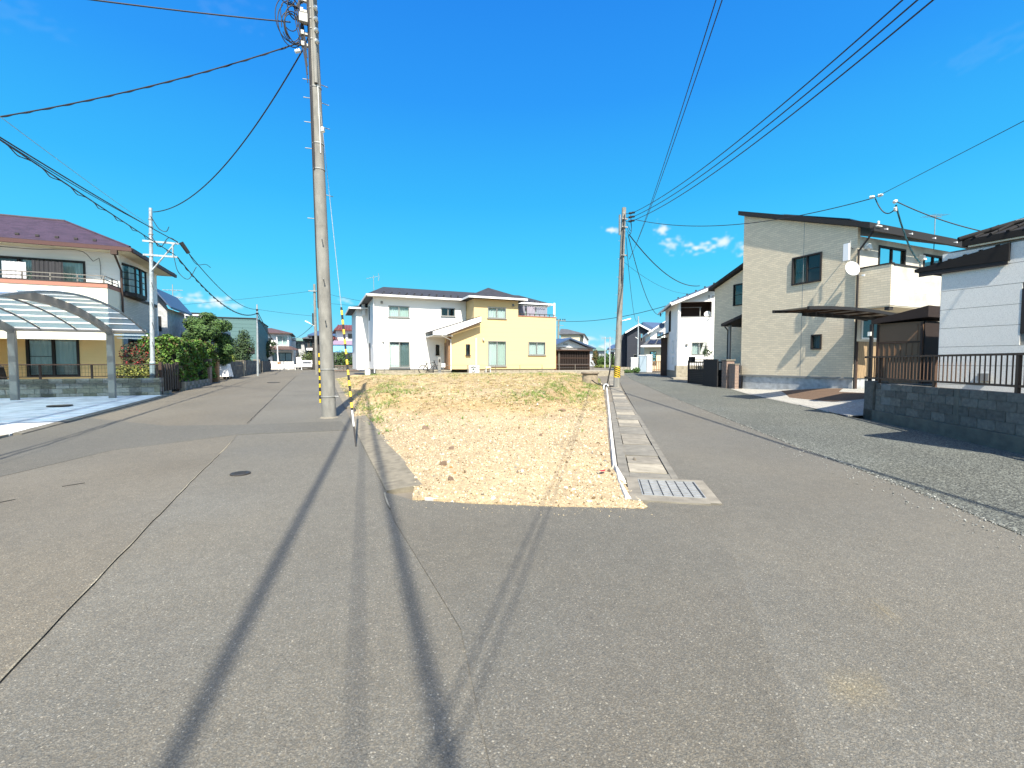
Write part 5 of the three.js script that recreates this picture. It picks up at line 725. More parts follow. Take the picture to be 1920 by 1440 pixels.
tree('flowering_shrub', 'dark shrub with red flowers against the side of the left house', 'shrub', [-7.3, .2, 25], [[-7.5, 1.9, 25.2, .7, .6, .5], [-7.0, 2.0, 25.8, .6, .5, .5], [-7.2, 1.2, 24.6, .8, .7, .5]], 3800, .09, [[.035, .06, .02], [.03, .05, .018], [.04, .07, .02], [.30, .03, .03]], 7, 1, .04);
tree('garden_shrub', 'yellow green shrub just behind the left block wall', 'shrub', [-7.0, .2, 23.2], [[-7.3, 1.1, 23.2, .55, .42, .4], [-6.75, 1.05, 23.2, .5, .4, .4]], 2400, .08, [[.20, .22, .03], [.12, .15, .025], [.26, .26, .05], [.06, .09, .02]], 8, .7, .03);
tree('garden_shrub', 'small light green shrub at the foot of the slim steel pole', 'shrub', [-6.4, .2, 23.9], [[-6.5, 1.35, 23.9, .35, .5, .35], [-6.2, 1.0, 24.4, .35, .4, .4]], 1500, .08, YELG, 9, .8, .03);
tree('garden_shrub', 'reddish green shrub beside the low wall end stone', 'shrub', [-6.2, .3, 25.6], [[-6.25, 1.1, 25.6, .3, .45, .35]], 900, .08, [[.14, .16, .03], [.2, .14, .05], [.08, .11, .03]], 10, .7, .02);
tree('domed_shrub', 'neat yellow green dome shrub behind the grey wall', 'shrub', [-7.4, .4, 43], [[-7.5, 1.75, 43, 1.1, 1.0, 2.2]], 5200, .11, [[.20, .26, .03], [.15, .21, .025], [.26, .31, .05]], 11, 1, .06);
tree('conifer', 'dark green conifer between the dome shrub and the slim far pole', 'tree', [-7.4, .4, 49], [[-7.2, 1.9, 49, 1.3, 1.0, 1.6], [-6.7, 3.0, 49.5, 1.0, 1.2, 1.2], [-6.6, 4.0, 49.5, .5, .7, .7], [-8.0, 2.2, 49, .9, .7, 1]], 6000, .17, DARKG.concat([[.05, .10, .02]]), 12, 2.4, .1);
tree('pine_tree', 'open branched pine before the brown roofed house', 'tree', [-7.6, .5, 66], [[-8.0, 4.0, 66, 1.5, .5, 1.4], [-6.8, 3.3, 66, 1.4, .45, 1.4], [-7.8, 2.5, 65, 1.3, .5, 1.3], [-6.0, 3.9, 66, 1.0, .4, 1.0], [-6.4, 2.6, 66, 1.0, .4, 1.0]], 3200, .22, DARKG.concat([[.05, .10, .02]]), 13, 3.5, .12);
tree('hedge', 'ragged hedge right of the parked white car', 'hedge', [.5, .5, 80], [[-2.0, 2.0, 82, 1.7, 1.5, 1], [0, 2.3, 82, 1.7, 1.8, 1], [2, 2.0, 82, 1.6, 1.5, 1]], 4200, .24, [[.07, .11, .025], [.04, .07, .018], [.12, .15, .04]], 14, 1.2, .1);
tree('hedge', 'dark hedge below the blue awning', 'hedge', [2.6, .5, 56], [[1.7, 1.6, 56.5, 1.0, 1.0, .8], [2.8, 1.7, 56.5, 1.0, 1.1, .8], [3.8, 1.6, 56.5, .9, 1.0, .8], [2.2, 2.4, 57, .8, .6, .6]], 4200, .18, DARKG.concat(GREEN), 15, 1, .08);
{ // ---- houses along and at the end of the left street
  const d = thing('house', 'white gabled house with dark roof just behind the left house', 'house', [-9.5, .3, -36], {});
  part(d, 'wall', [wall('B', 33.6, .15, [[-12, .3], [-8.5, .3], [-8.5, 4.85], [-9.0, 5.75], [-12, 4.0]]), bx(-8.65, -8.5, .3, 4.8, 33.76, 37.5), bx(-12, -8.65, .3, 4.0, 37.35, 37.5)], M.paleGrey);
  const gable = (a0, y0, a1, y1) => hull([33.0, 38].flatMap(b => [[a0, y0, b], [a1, y1, b], [a1, y1 + .12, b], [a0, y0 + .15, b]]));
  part(d, 'roof', [gable(-9.0, 5.82, -8.15, 4.72), gable(-9.0, 5.82, -12.4, 3.75)], M.tileBlue); part(d, 'ridge_ornament', bx(-9.1, -8.9, 5.95, 6.2, 33.0, 33.3), M.roofGrey);
  const w = part(d, 'window', bx(-9.3, -8.8, 3.4, 4.3, 33.56, 33.6), M.frameBr); part(w, 'pane', bx(-9.25, -8.85, 3.45, 4.25, 33.545, 33.559), M.carGlass);
  const e = thing('house', 'low house with white gutter and blue tiled roof behind the pine', 'house', [-10, .3, -42], {});
  part(e, 'wall', [bx(-16, -7.6, .3, 4.3, 43, 49)], M.greyWall); part(e, 'roof', [hull([[-16.5, 4.1, 39.6], [-7.3, 4.1, 39.6], [-16.5, 4.22, 39.6], [-7.3, 4.22, 39.6], [-16.5, 5.1, 44.5], [-7.3, 4.95, 44.5], [-16.5, 5.2, 44.5], [-7.3, 5.05, 44.5]])], M.roofGrey, { label: 'main roof' }); part(e, 'eaves_board', [bx(-16.5, -7.2, 4.90, 5.06, 39.4, 39.55), bx(-16.5, -7.2, 4.42, 4.5, 39.35, 39.55)], M.white); part(e, 'fascia', bx(-16.5, -7.2, 5.06, 5.12, 39.35, 39.6), M.dark); part(e, 'bracket', [0, 1, 2, 3, 4].map(i => bx(-12 + i * 1.0, -11.9 + i * 1.0, 4.5, 4.9, 39.4, 39.5)), M.white);
  part(e, 'roof', hull([[-13, 3.0, 36.4], [-7.9, 2.9, 36.4], [-13, 3.1, 36.4], [-7.9, 3.0, 36.4], [-13, 4.2, 39.5], [-8.6, 4.2, 39.5], [-13, 4.3, 39.5], [-8.6, 4.3, 39.5]]), M.tileBlue, { label: 'lower blue tiled roof' }); part(e, 'wall', bx(-12.8, -8.2, .3, 2.95, 37, 42.9), M.white, { label: 'white lower wall' });
  const an = part(e, 'antenna', [rod(v3(-11.2, 5.1, 46), v3(-11.2, 8.0, 46), .03), ...[6.9, 7.5].flatMap(y => [rod(v3(-11.9, y, 46), v3(-10.5, y + .05, 46), .02), ...[0, 1, 2, 3].map(i => rod(v3(-11.7 + i * .3, y, 45.7), v3(-11.7 + i * .3, y, 46.3), .012))])], M.galv); void an;
  const tb = thing('teal_building', 'large teal clad building with a flat top behind the gardens', 'building', [-12, .4, -60], {});
  part(tb, 'wall', bx(-20, -6.3, .3, 6.22, 56, 68), M.teal); part(tb, 'coping', bx(-20.1, -6.22, 6.22, 6.30, 55.92, 68.1), M.dark); part(tb, 'base_band', bx(-20, -6.5, 2.5, 3.1, 55.93, 55.999), M.dark); for (const a of [-9.2, -7.7]) { const q = part(tb, 'window', bx(a, a + .9, 3.4, 3.5, 55.95, 55.995), M.frameBr); part(q, 'pane', bx(a + .04, a + .86, 3.42, 3.48, 55.93, 55.949), M.carGlass); }
  const gr = thing('shed', 'small dark gabled roof in front of the teal building', 'shed', [-8.4, .4, -52], {}); part(gr, 'wall', wall('B', 51, 2, [[-9.6, .4], [-7.6, .4], [-7.6, 2.6], [-8.6, 3.4], [-9.6, 2.6]]), M.greyWall); part(gr, 'roof', [hull([[-8.6, 3.45, 50.7], [-7.3, 2.4, 50.7], [-7.3, 2.52, 50.7], [-8.6, 3.6, 50.7], [-8.6, 3.45, 53.2], [-7.3, 2.4, 53.2], [-7.3, 2.52, 53.2], [-8.6, 3.6, 53.2]]), hull([[-8.6, 3.45, 50.7], [-9.9, 2.4, 50.7], [-9.9, 2.52, 50.7], [-8.6, 3.6, 50.7], [-8.6, 3.45, 53.2], [-9.9, 2.4, 53.2], [-9.9, 2.52, 53.2], [-8.6, 3.6, 53.2]])], M.tileBlack);
  const h = thing('house', 'white house with brown hip roof closing the left street', 'house', [-6.5, .5, -78], {});
  part(h, 'wall', [wall('B', 78, .2, rect(-11, -4.4, 3.6, 5.9), [[-8.2, -6.8, 4.35, 5.2], [-6.0, -4.6, 4.15, 5.6]]), wall('B', 77, .2, rect(-7.1, -3.75, .5, 3.3), [[-6.6, -4.0, 1.7, 3.0]]), bx(-11, -7.1, .5, 3.4, 77.2, 78), bx(-4.6, -4.4, 3.6, 5.9, 78.2, 86), bx(-3.95, -3.75, .5, 3.3, 77.2, 86), bx(-11, -3.8, .5, 5.8, 86, 86.2)], M.white);
  part(h, 'roof', roofSolid(-11.6, -3.85, 77.2, 87, 5.9, .12, [[-9.5, 6.95, 81], [-7.0, 6.95, 81]]), M.roofBrown, { label: 'upper brown roof' }); part(h, 'roof', hull([[-7.4, 3.4, 75.6], [-3.0, 3.4, 75.6], [-7.4, 3.52, 75.6], [-3.0, 3.52, 75.6], [-7.4, 3.95, 77.9], [-4.2, 3.95, 77.9], [-7.4, 4.05, 77.9], [-4.2, 4.05, 77.9]]), M.roofBrown, { label: 'lower brown roof' });
  win(h, 'B', 78, -1, -6.0, -4.6, 4.15, 5.6, { frame: M.white, n: 2, curtains: [[.02, .98, M.curtain]] }); win(h, 'B', 78, -1, -8.2, -6.8, 4.35, 5.2, { n: 2 }); win(h, 'B', 77, -1, -6.6, -4.0, 1.7, 3.0, { n: 3, s: .08 });
  const sp = thing('utility_pole', 'thin white pole before the brown roofed house', 'utility pole', [-5.6, .5, -74]); part(sp, 'shaft', rod(v3(-5.6, .5, 74), v3(-5.75, 5.2, 74), .1, .07, 10), M.whiteGloss); part(sp, 'sign', bx(-5.75, -5.3, 1.3, 1.6, 73.85, 73.9), M.brickO);
  const gf = thing('guard_fence', 'low white guard fence across the end of the left street', 'fence', [-4, .4, -72]); part(gf, 'beam', bx(-5.2, -2.4, .85, 1.25, 71.95, 72.0), M.white); for (let i = 0; i < 4; i++) part(gf, 'post', bx(-5.1 + i * .85, -4.98 + i * .85, .4, .85, 72.01, 72.1), M.white);
  const wb = thing('notice_board', 'white board leaning behind the guard fence', 'board', [-2.9, .5, -74]); part(wb, 'board', hull([[-3.2, 1.2, 74], [-2.3, 1.2, 74], [-3.25, 2.3, 74.4], [-2.7, 2.35, 74.4], [-3.2, 1.2, 74.06], [-2.3, 1.2, 74.06], [-3.25, 2.3, 74.46], [-2.7, 2.35, 74.46]]), M.white); part(wb, 'leg', [bx(-3.1, -3.0, .5, 1.2, 74.1, 74.2), bx(-2.5, -2.4, .5, 1.2, 74.1, 74.2)], M.galv);
  const k = thing('house', 'green roofed pale house in the gap beside the white car', 'house', [-3.2, .5, -88], {}); part(k, 'wall', [wall('B', 86.5, .2, rect(-5.2, -2.2, .5, 5.2), [[-4.0, -3.0, 3.9, 4.8]]), bx(-2.4, -2.2, .5, 5.2, 86.7, 92), bx(-5.2, -2.2, .5, 5.2, 92, 92.2)], M.paleGrey); part(k, 'roof', roofSolid(-5.6, -1.7, 86, 92.5, 5.2, .12, [[-4.4, 5.9, 89], [-2.8, 5.9, 89]]), M.roofGreen); win(k, 'B', 86.5, -1, -4.0, -3.0, 3.9, 4.8, { n: 3 });
  const m = thing('house', 'dark walled house with grey roof behind the far concrete pole', 'house', [.2, .5, -84], {}); part(m, 'wall', [wall('B', 84, .2, rect(-2.0, 3, .5, 5.5), [[-1.6, -.8, 4.2, 5.2]]), bx(-2, 3, .5, 5.5, 90, 90.2), bx(-2, -1.8, .5, 5.5, 84.2, 90)], M.dark); part(m, 'roof', roofSolid(-2.7, 3.6, 83.4, 90.8, 5.5, .14, [[-.8, 6.5, 87], [2.4, 6.5, 87]]), M.roofGrey); part(m, 'ledge', bx(-2.1, .6, 3.55, 3.95, 83.2, 83.95), M.white); win(m, 'B', 84, -1, -1.6, -.8, 4.2, 5.2, {});
  const r = thing('house', 'red tiled house with a blue awning left of the white wall', 'house', [3, .5, -62], {});
  part(r, 'wall', [wall('B', 60, .2, rect(1.9, 6, .5, 5.45), [[3.2, 5.4, 4.45, 5.1]]), bx(1.9, 2.1, .5, 5.45, 60.2, 66), bx(1.9, 6, .5, 5.45, 66, 66.2)], M.white); part(r, 'roof', roofSolid(1.6, 6.6, 59.3, 66.8, 5.45, .10, [[2.2, 6.35, 62.5], [6, 6.35, 62.5]]), M.tileRed);
  for (let i = 0; i < 12; i++) part(r, 'tile_rib', rod(v3(1.9 + i * .36, 5.60, 59.35), v3(2.2 + i * .33, 6.34, 62.4), .06, .06, 6), M.tileRed); win(r, 'B', 60, -1, 3.2, 5.4, 4.45, 5.1, { frame: M.frameGr, n: 3 });
  part(r, 'roof', hull([[1.3, 3.62, 58.2], [6, 3.62, 58.2], [1.3, 3.7, 58.2], [6, 3.7, 58.2], [1.6, 4.2, 59.9], [6, 4.2, 59.9], [1.6, 4.28, 59.9], [6, 4.28, 59.9]]), mat(.24, .18, .26), { label: 'lower mauve roof' }); part(r, 'awning', hull([[1.3, 2.75, 58.0], [6, 2.75, 58.0], [1.3, 3.58, 58.3], [6, 3.58, 58.3], [1.3, 2.75, 58.04], [6, 2.75, 58.04], [1.3, 3.58, 58.34], [6, 3.58, 58.34]]), M.blue); part(r, 'tile_rib', [0, 1, 2, 3].map(i => rod(v3(1.35 + i * .2, 4.35, 59.6), v3(1.35 + i * .2, 4.62, 60.2), .08, .08, 6)), M.tileRed);
  const q = thing('house', 'dark blue roofed house behind the red tiled one', 'house', [.8, .5, -70], {}); part(q, 'wall', bx(-1, 2.5, .5, 5.3, 71, 77), M.dark); part(q, 'roof', roofSolid(-1.6, 3, 70, 77.5, 5.3, .12, [[.2, 6.4, 73.5], [1.6, 6.4, 73.5]]), M.tileBlue); const qw = part(q, 'window', bx(.6, 1.6, 3.8, 4.8, 70.95, 70.99), M.frameBr); part(qw, 'pane', bx(.65, 1.55, 3.85, 4.75, 70.93, 70.949), M.carGlass);
  const lf = thing('low_fence', 'low reddish grey fence below the dark hedge', 'fence', [2.6, .5, -55]); for (let i = 0; i < 16; i++) part(lf, 'picket', bx(1.5 + i * .16, 1.6 + i * .16, .45, 1.15, 54.9, 54.95), M.aluDark); part(lf, 'rail', [bx(1.45, 4.1, 1.12, 1.18, 54.85, 54.9), bx(1.45, 4.1, .6, .66, 54.85, 54.9)], M.brickP);
}
function car(label, a, b, y, turn, body) { // a small saloon: body, cabin, wheels
  const t = thing('parked_car', label, 'car', [a, y, -b], { rot: turn, group: 'parked cars' }), side = pts => { const g = new THREE.ExtrudeGeometry(new THREE.Shape(pts.map(p => new THREE.Vector2(...p))), { depth: 1.36, bevelEnabled: true, bevelSize: .05, bevelThickness: .06, bevelSegments: 2 }); g.translate(0, 0, -.68); g.rotateY(Math.PI / 2); return g; };
  part(t, 'body', side([[-1.85, .28], [-1.9, .62], [-1.75, .80], [-.95, .88], [1.2, .90], [1.75, .84], [1.88, .60], [1.82, .28]]), body);
  part(t, 'cabin', side([[-.98, .89], [-.35, 1.34], [.75, 1.36], [1.35, .90]]), body); part(t, 'windscreen', [hull([[-.62, .95, .99], [.62, .95, .99], [-.5, 1.29, .47], [.5, 1.29, .47], [-.6, .93, .97], [.6, .93, .97], [-.5, 1.29, .42], [.5, 1.29, .42]].map(([x, y2, z]) => [x, y2, -z])), ...[-1, 1].map(s => bx(s * .735, s * .75, .95, 1.28, -.9, .3))], M.carGlass);
  for (const z of [-1.15, 1.15]) for (const s of [-1, 1]) { const g = new THREE.CylinderGeometry(.29, .29, .18, 20); g.rotateZ(Math.PI / 2); g.translate(s * .66, .29, z); const w = part(t, 'wheel', g, M.tyre); const h = new THREE.CylinderGeometry(.17, .17, .02, 14); h.rotateZ(Math.PI / 2); h.translate(s * .755, .29, z); part(w, 'hub', h, M.galv); }
  for (const s of [-1, 1]) { part(t, 'headlight', bx(s * .45, s * .68, .62, .74, -1.97, -1.92), M.porcelain); part(t, 'tail_light', bx(s * .5, s * .7, .62, .78, 1.93, 1.95), M.red); part(t, 'mirror', bx(s * .76, s * .92, .9, 1.0, -.72, -.62), body); }
  part(t, 'bumper', [bx(-.7, .7, .3, .44, -1.98, -1.94)], M.dark); return t;
}
car('small white car parked facing at the end of the left street', -1.85, 75, .44, 0, M.carWhite);
car('dark car half hidden behind the last grey wall', -7.0, 68.5, .5, Math.PI + .2, M.black);

// ================================================================== right-hand side
{ // beige brick pattern house
  const t = thing('two_storey_house', 'tall beige brick pattern house with a dark mono pitch roof and balcony', 'house', [18.84, .3, -13.5]), a = 18.84, ry = b => 8.50 - (16.0 - b) * .372;
  const w1 = [12.25, 13.51, 4.82, 6.0], w2 = [12.16, 12.59, 2.05, 2.66];
  part(t, 'wall', [wall('A', a, .16, [[10.95, .93], [16, .93], [16, ry(16)], [10.95, ry(10.95)]], [hole(...w1), hole(...w2)]), wall('B', 15.84, .16, rect(a + .16, 26, .93, 8.3)), wall('A', 20.3, .16, [[16, .93], [19.05, .93], [19.05, 5.58], [16, 6.82]], [hole(16.9, 17.8, 4.5, 5.63)]), bx(20.46, 26, .93, 5.5, 18.89, 19.05)], M.brickBeige);
  part(t, 'foundation', [bx(a + .03, a + .2, .1, .86, 10.98, 15.98), bx(20.34, 20.5, .1, .86, 16, 19.0), bx(a + .03, 20.4, .1, .9, 15.9, 15.99), bx(a + .2, 26, .1, .9, 11.0, 11.2)], M.houseBase); part(t, 'base_flashing', [bx(a - .02, a + .05, .86, .93, 10.93, 16.0)], M.frameGr);
  part(t, 'joint', [bx(a - .004, a + .01, .93, 7.6, 13.02, 13.035)], M.frameGr);
  win(t, 'A', a, -1, ...w1, { proud: .05, s: .06, bars: [.5], pane: [M.carGlass], curtains: [[.02, .46, M.curtain]] }); win(t, 'A', a, -1, ...w2, { n: 1, s: .05, proud: .05, curtains: [[0, 1, M.screenGr]] }); win(t, 'A', 20.3, -1, 16.9, 17.8, 4.5, 5.63, { n: 1, bars: [.5] });
  // front wall and upper windows
  const wf = [[20.16, 21.95, 5.2, 6.08], [23.24, 24.75, 5.2, 6.04], [19.25, 20.7, 2.40, 3.30]];
  part(t, 'wall', [wall('B', 10.95, .16, rect(a + .16, 27, 2.32, 6.30), wf.map(w => hole(...w))), wall('A', 26.84, .16, rect(11.11, 15.8, .9, 6.3))], M.creamWall, { label: 'sunny front wall' }); part(t, 'wall', wall('B', 10.95, .16, rect(a + .165, 27, .9, 2.32)), M.tanWall, { label: 'tan boarded lower front wall' }); 
  win(t, 'B', 10.95, -1, ...wf[0], { s: .07 }); win(t, 'B', 10.95, -1, ...wf[1], { s: .07 }); win(t, 'B', 10.95, -1, ...wf[2], { frame: M.white, s: .07, n: 1, pane: [M.carGlass] });
  const bl = part(t, 'balcony', [bx(a, a + .12, 3.56, 5.03, 9.8, 10.94)], M.brickBeige); part(bl, 'front_panel', [bx(a + .12, 23.5, 3.56, 5.0, 9.8, 9.92), bx(a + .12, 23.5, 3.56, 3.7, 9.92, 10.94), bx(23.4, 23.5, 3.7, 5.0, 9.92, 10.94)], M.creamWall); part(bl, 'coping', [bx(a - .02, a + .14, 5.03, 5.08, 9.77, 10.94), bx(a + .14, 23.52, 5.0, 5.05, 9.77, 9.94)], M.frameBr); part(bl, 'soffit', bx(a + .02, 23.48, 3.52, 3.56, 9.82, 10.93), M.soffit); part(bl, 'spout', bx(a + .05, a + .3, 3.40, 3.51, 9.85, 10.0), M.dark);
  // roofs
  const rf = part(t, 'roof', hull([[a - .18, ry(10.45) + .02, 10.45], [27.3, ry(10.45) + .02, 10.45], [a - .18, ry(16.2) + .02, 16.2], [27.3, ry(16.2) + .02, 16.2], [a - .18, ry(10.45) + .22, 10.45], [27.3, ry(10.45) + .22, 10.45], [a - .18, ry(16.2) + .22, 16.2], [27.3, ry(16.2) + .22, 16.2]]), M.frameBr); part(rf, 'solar_panel', [0, 1, 2].map(i => hull([[a + .6 + i * 1.7, ry(11.6) + .30, 11.6], [a + 2.2 + i * 1.7, ry(11.6) + .30, 11.6], [a + .6 + i * 1.7, ry(14.6) + .30, 14.6], [a + 2.2 + i * 1.7, ry(14.6) + .30, 14.6], [a + .6 + i * 1.7, ry(11.6) + .34, 11.6], [a + 2.2 + i * 1.7, ry(14.6) + .34, 14.6]])), M.solar); part(rf, 'gutter', bx(a - .1, 27.3, 6.32, 6.44, 10.34, 10.45), M.frameBr); for (let i = 0; i < 5; i++) part(rf, 'gutter_bracket', bx(19.5 + i * 1.6, 19.56 + i * 1.6, 6.44, 6.5, 10.33, 10.44), M.white);
  part(t, 'roof', hull([[20.05, 6.95, 15.9], [26, 6.95, 15.9], [20.05, 7.1, 15.9], [26, 7.1, 15.9], [20.05, 5.5, 19.3], [26, 5.5, 19.3], [20.05, 5.66, 19.3], [26, 5.66, 19.3]]), M.frameBr, { label: 'lower rear roof' });
  part(t, 'porch_roof', [hull([[19.0, 3.75, 16.02], [20.4, 3.75, 16.02], [19.0, 3.9, 16.02], [20.4, 4.2, 16.02], [18.9, 3.35, 17.3], [20.4, 3.35, 17.3], [18.9, 3.48, 17.3], [20.4, 3.9, 17.3]])], M.frameBr); part(t, 'porch_post', [bx(19.2, 19.3, .4, 3.4, 17.0, 17.1), bx(19.5, 19.62, .4, 3.4, 16.2, 16.32)], M.frameGr); part(t, 'downpipe', [rod(v3(18.95, 3.32, 17.1), v3(19.22, 3.15, 17.15), .03), rod(v3(19.22, 3.15, 17.15), v3(19.22, .4, 17.15), .03)], M.frameBr); part(t, 'door', bx(20.24, 20.3, .6, 3.0, 16.2, 17.1), M.frameBr);
  part(t, 'downpipe', [rod(v3(a - .05, 6.3, 10.4), v3(a - .06, 5.7, 10.86), .035), rod(v3(a - .06, 5.75, 10.86), v3(a - .06, .45, 10.86), .038)], M.frameBr); part(t, 'downpipe', rod(v3(a + .1, 2.3, 10.9), v3(a + .1, .45, 10.9), .05), M.brown);
  // satellite dish, flat aerial, meter, service heads
  const ds = part(t, 'satellite_dish', (() => { const g = new THREE.SphereGeometry(.62, 28, 10, 0, Math.PI * 2, 0, .46), q = new THREE.Quaternion().setFromUnitVectors(new THREE.Vector3(0, 1, 0), new THREE.Vector3(.35, -.2, -.9).normalize()); g.applyQuaternion(q); g.scale(1, 1, 1); g.translate(18.44 - .19, 5.04 + .11, -10.85 + .5); return g; })(), mat(.82, .82, .80, { side: THREE.DoubleSide, roughness: .5 }));
  part(ds, 'arm', [rod(v3(18.42, 4.80, 10.8), v3(18.30, 4.68, 10.42), .010), rod(v3(18.46, 5.05, 10.98), v3(18.82, 5.2, 11.05), .03), rod(v3(18.5, 5.0, 11.0), v3(18.5, 6.1, 11.0), .022)], M.galv); part(ds, 'receiver', bx(18.27, 18.33, 4.65, 4.72, 10.36, 10.44), M.porcelain);
  const fa = part(t, 'flat_aerial', cbx(18.40, 18.47, 5.36, 6.0, 10.98, 11.2, .015), M.whiteGloss); part(fa, 'bracket', [rod(v3(18.47, 5.9, 11.1), v3(18.6, 5.98, 11.1), .012), rod(v3(18.6, 5.95, 11.1), v3(18.83, 5.85, 11.1), .018), rod(v3(18.6, 5.4, 11.1), v3(18.6, 6.05, 11.1), .015)], M.galv);
  
  for (const [x, y] of [[19.35, 5.95], [23.0, 5.85]]) part(t, 'vent_hood', hull([[x - .1, y - .12, 10.94], [x + .1, y - .12, 10.94], [x - .1, y + .12, 10.94], [x + .1, y + .12, 10.94], [x - .09, y - .12, 10.75], [x + .09, y - .12, 10.75], [x - .07, y + .08, 10.8], [x + .07, y + .08, 10.8]]), M.porcelain);
  const an = part(t, 'antenna', [rod(v3(25.2, 6.5, 11.5), v3(25.2, 8.0, 11.5), .016), rod(v3(24.5, 7.9, 11.4), v3(25.9, 8.05, 11.6), .012), ...[0, 1, 2, 3, 4, 5].map(i => rod(v3(24.6 + i * .22, 7.92 + i * .025, 11.2), v3(24.6 + i * .22, 7.92 + i * .025, 11.75), .006))], M.galv); void an;
  part(t, 'service_head', [insulator([18.9, 6.55, 10.3], [0, 1, 0], .9), rod(v3(18.8, 6.5, 10.3), v3(19.1, 6.5, 10.3), .03)], M.porcelain);
}
{ // cantilever carport, brown shed
  const t = thing('carport', 'dark cantilever carport roof before the beige brick house', 'carport', [16.8, .3, -10]), y = x => 3.34 - .016 * (x - 16.2) ** 2, L = [], U = [];
  for (let i = 0; i < 12; i++) { const p = lerp(14.15, 19.3, i / 12), q = lerp(14.15, 19.3, (i + 1) / 12); L.push(hull([[p, y(p), 9.55], [q, y(q), 9.55], [p, y(p) - .10, 9.55], [q, y(q) - .10, 9.55], [p, y(p), 9.62], [q, y(q), 9.62], [p, y(p) - .10, 9.62], [q, y(q) - .10, 9.62]]), hull([[p, y(p), 10.75], [q, y(q), 10.75], [p, y(p) - .1, 10.75], [q, y(q) - .1, 10.75], [p, y(p), 10.82], [q, y(q), 10.82], [p, y(p) - .1, 10.82], [q, y(q) - .1, 10.82]])); U.push(hull([[p + .01, y(p) - .02, 9.63], [q - .01, y(q) - .02, 9.63], [p + .01, y(p) - .035, 9.63], [q - .01, y(q) - .035, 9.63], [p + .01, y(p) - .02, 10.74], [q - .01, y(q) - .02, 10.74]])); }
  part(t, 'edge_beam', L, M.black); U.forEach(g => part(t, 'roof_panel', g, mat(.20, .18, .15, { tr: .15, roughness: .6 }))); part(t, 'rib', [0, 1, 2, 3, 4, 5].map(i => { const x = 14.8 + i * .8; return bx(x, x + .05, y(x) - .10, y(x) - .04, 9.63, 10.74); }), M.brown); part(t, 'beam', bx(14.9, 19.7, 3.06, 3.16, 10.2, 10.3), M.black); for (const x of [19.6]) part(t, 'post', bx(x - .06, x + .06, .35, 3.1, 10.2, 10.3), M.black);
  const s = thing('storage_shed', 'brown steel storage shed with a dark sloping roof beside the white house', 'shed', [15.6, .85, -7.6]);
  part(s, 'case', bx(15.0, 16.4, .9, 2.62, 7.0, 8.1), M.shed); part(s, 'door_panel', [bx(14.985, 14.999, 2.1, 2.56, 7.12, 8.02)], M.shed); part(s, 'frame', [bx(14.975, 14.998, .92, 2.6, 7.0, 7.05), bx(14.975, 14.998, .92, 2.6, 8.05, 8.1), bx(14.975, 14.998, 2.05, 2.09, 7.06, 8.04)], M.brown); for (let i = 0; i < 7; i++) part(s, 'rib', bx(14.985, 14.998, .95, 2.03, 7.1 + i * .135, 7.12 + i * .135), M.shed);
  part(s, 'front_panel', bx(15.02, 16.4, .9, 2.62, 6.97, 6.998), M.shedDark); part(s, 'roof', hull([[14.88, 2.63, 8.2], [16.5, 2.63, 8.2], [14.88, 2.74, 8.2], [16.5, 2.74, 8.2], [14.88, 2.72, 6.85], [16.5, 2.72, 6.85], [14.88, 3.02, 6.85], [16.5, 3.02, 6.85]]), M.shedDark);  // front_panel: shade from the white house put into its near-black colour
  part(s, 'post', [bx(14.85, 14.93, .9, 2.62, 8.15, 8.22)], M.black); part(s, 'lamp', bx(14.80, 14.88, 2.28, 2.40, 8.16, 8.24), M.porcelain); part(s, 'plinth', bx(14.98, 16.4, .1, .90, 6.98, 8.12), M.concPale);
}
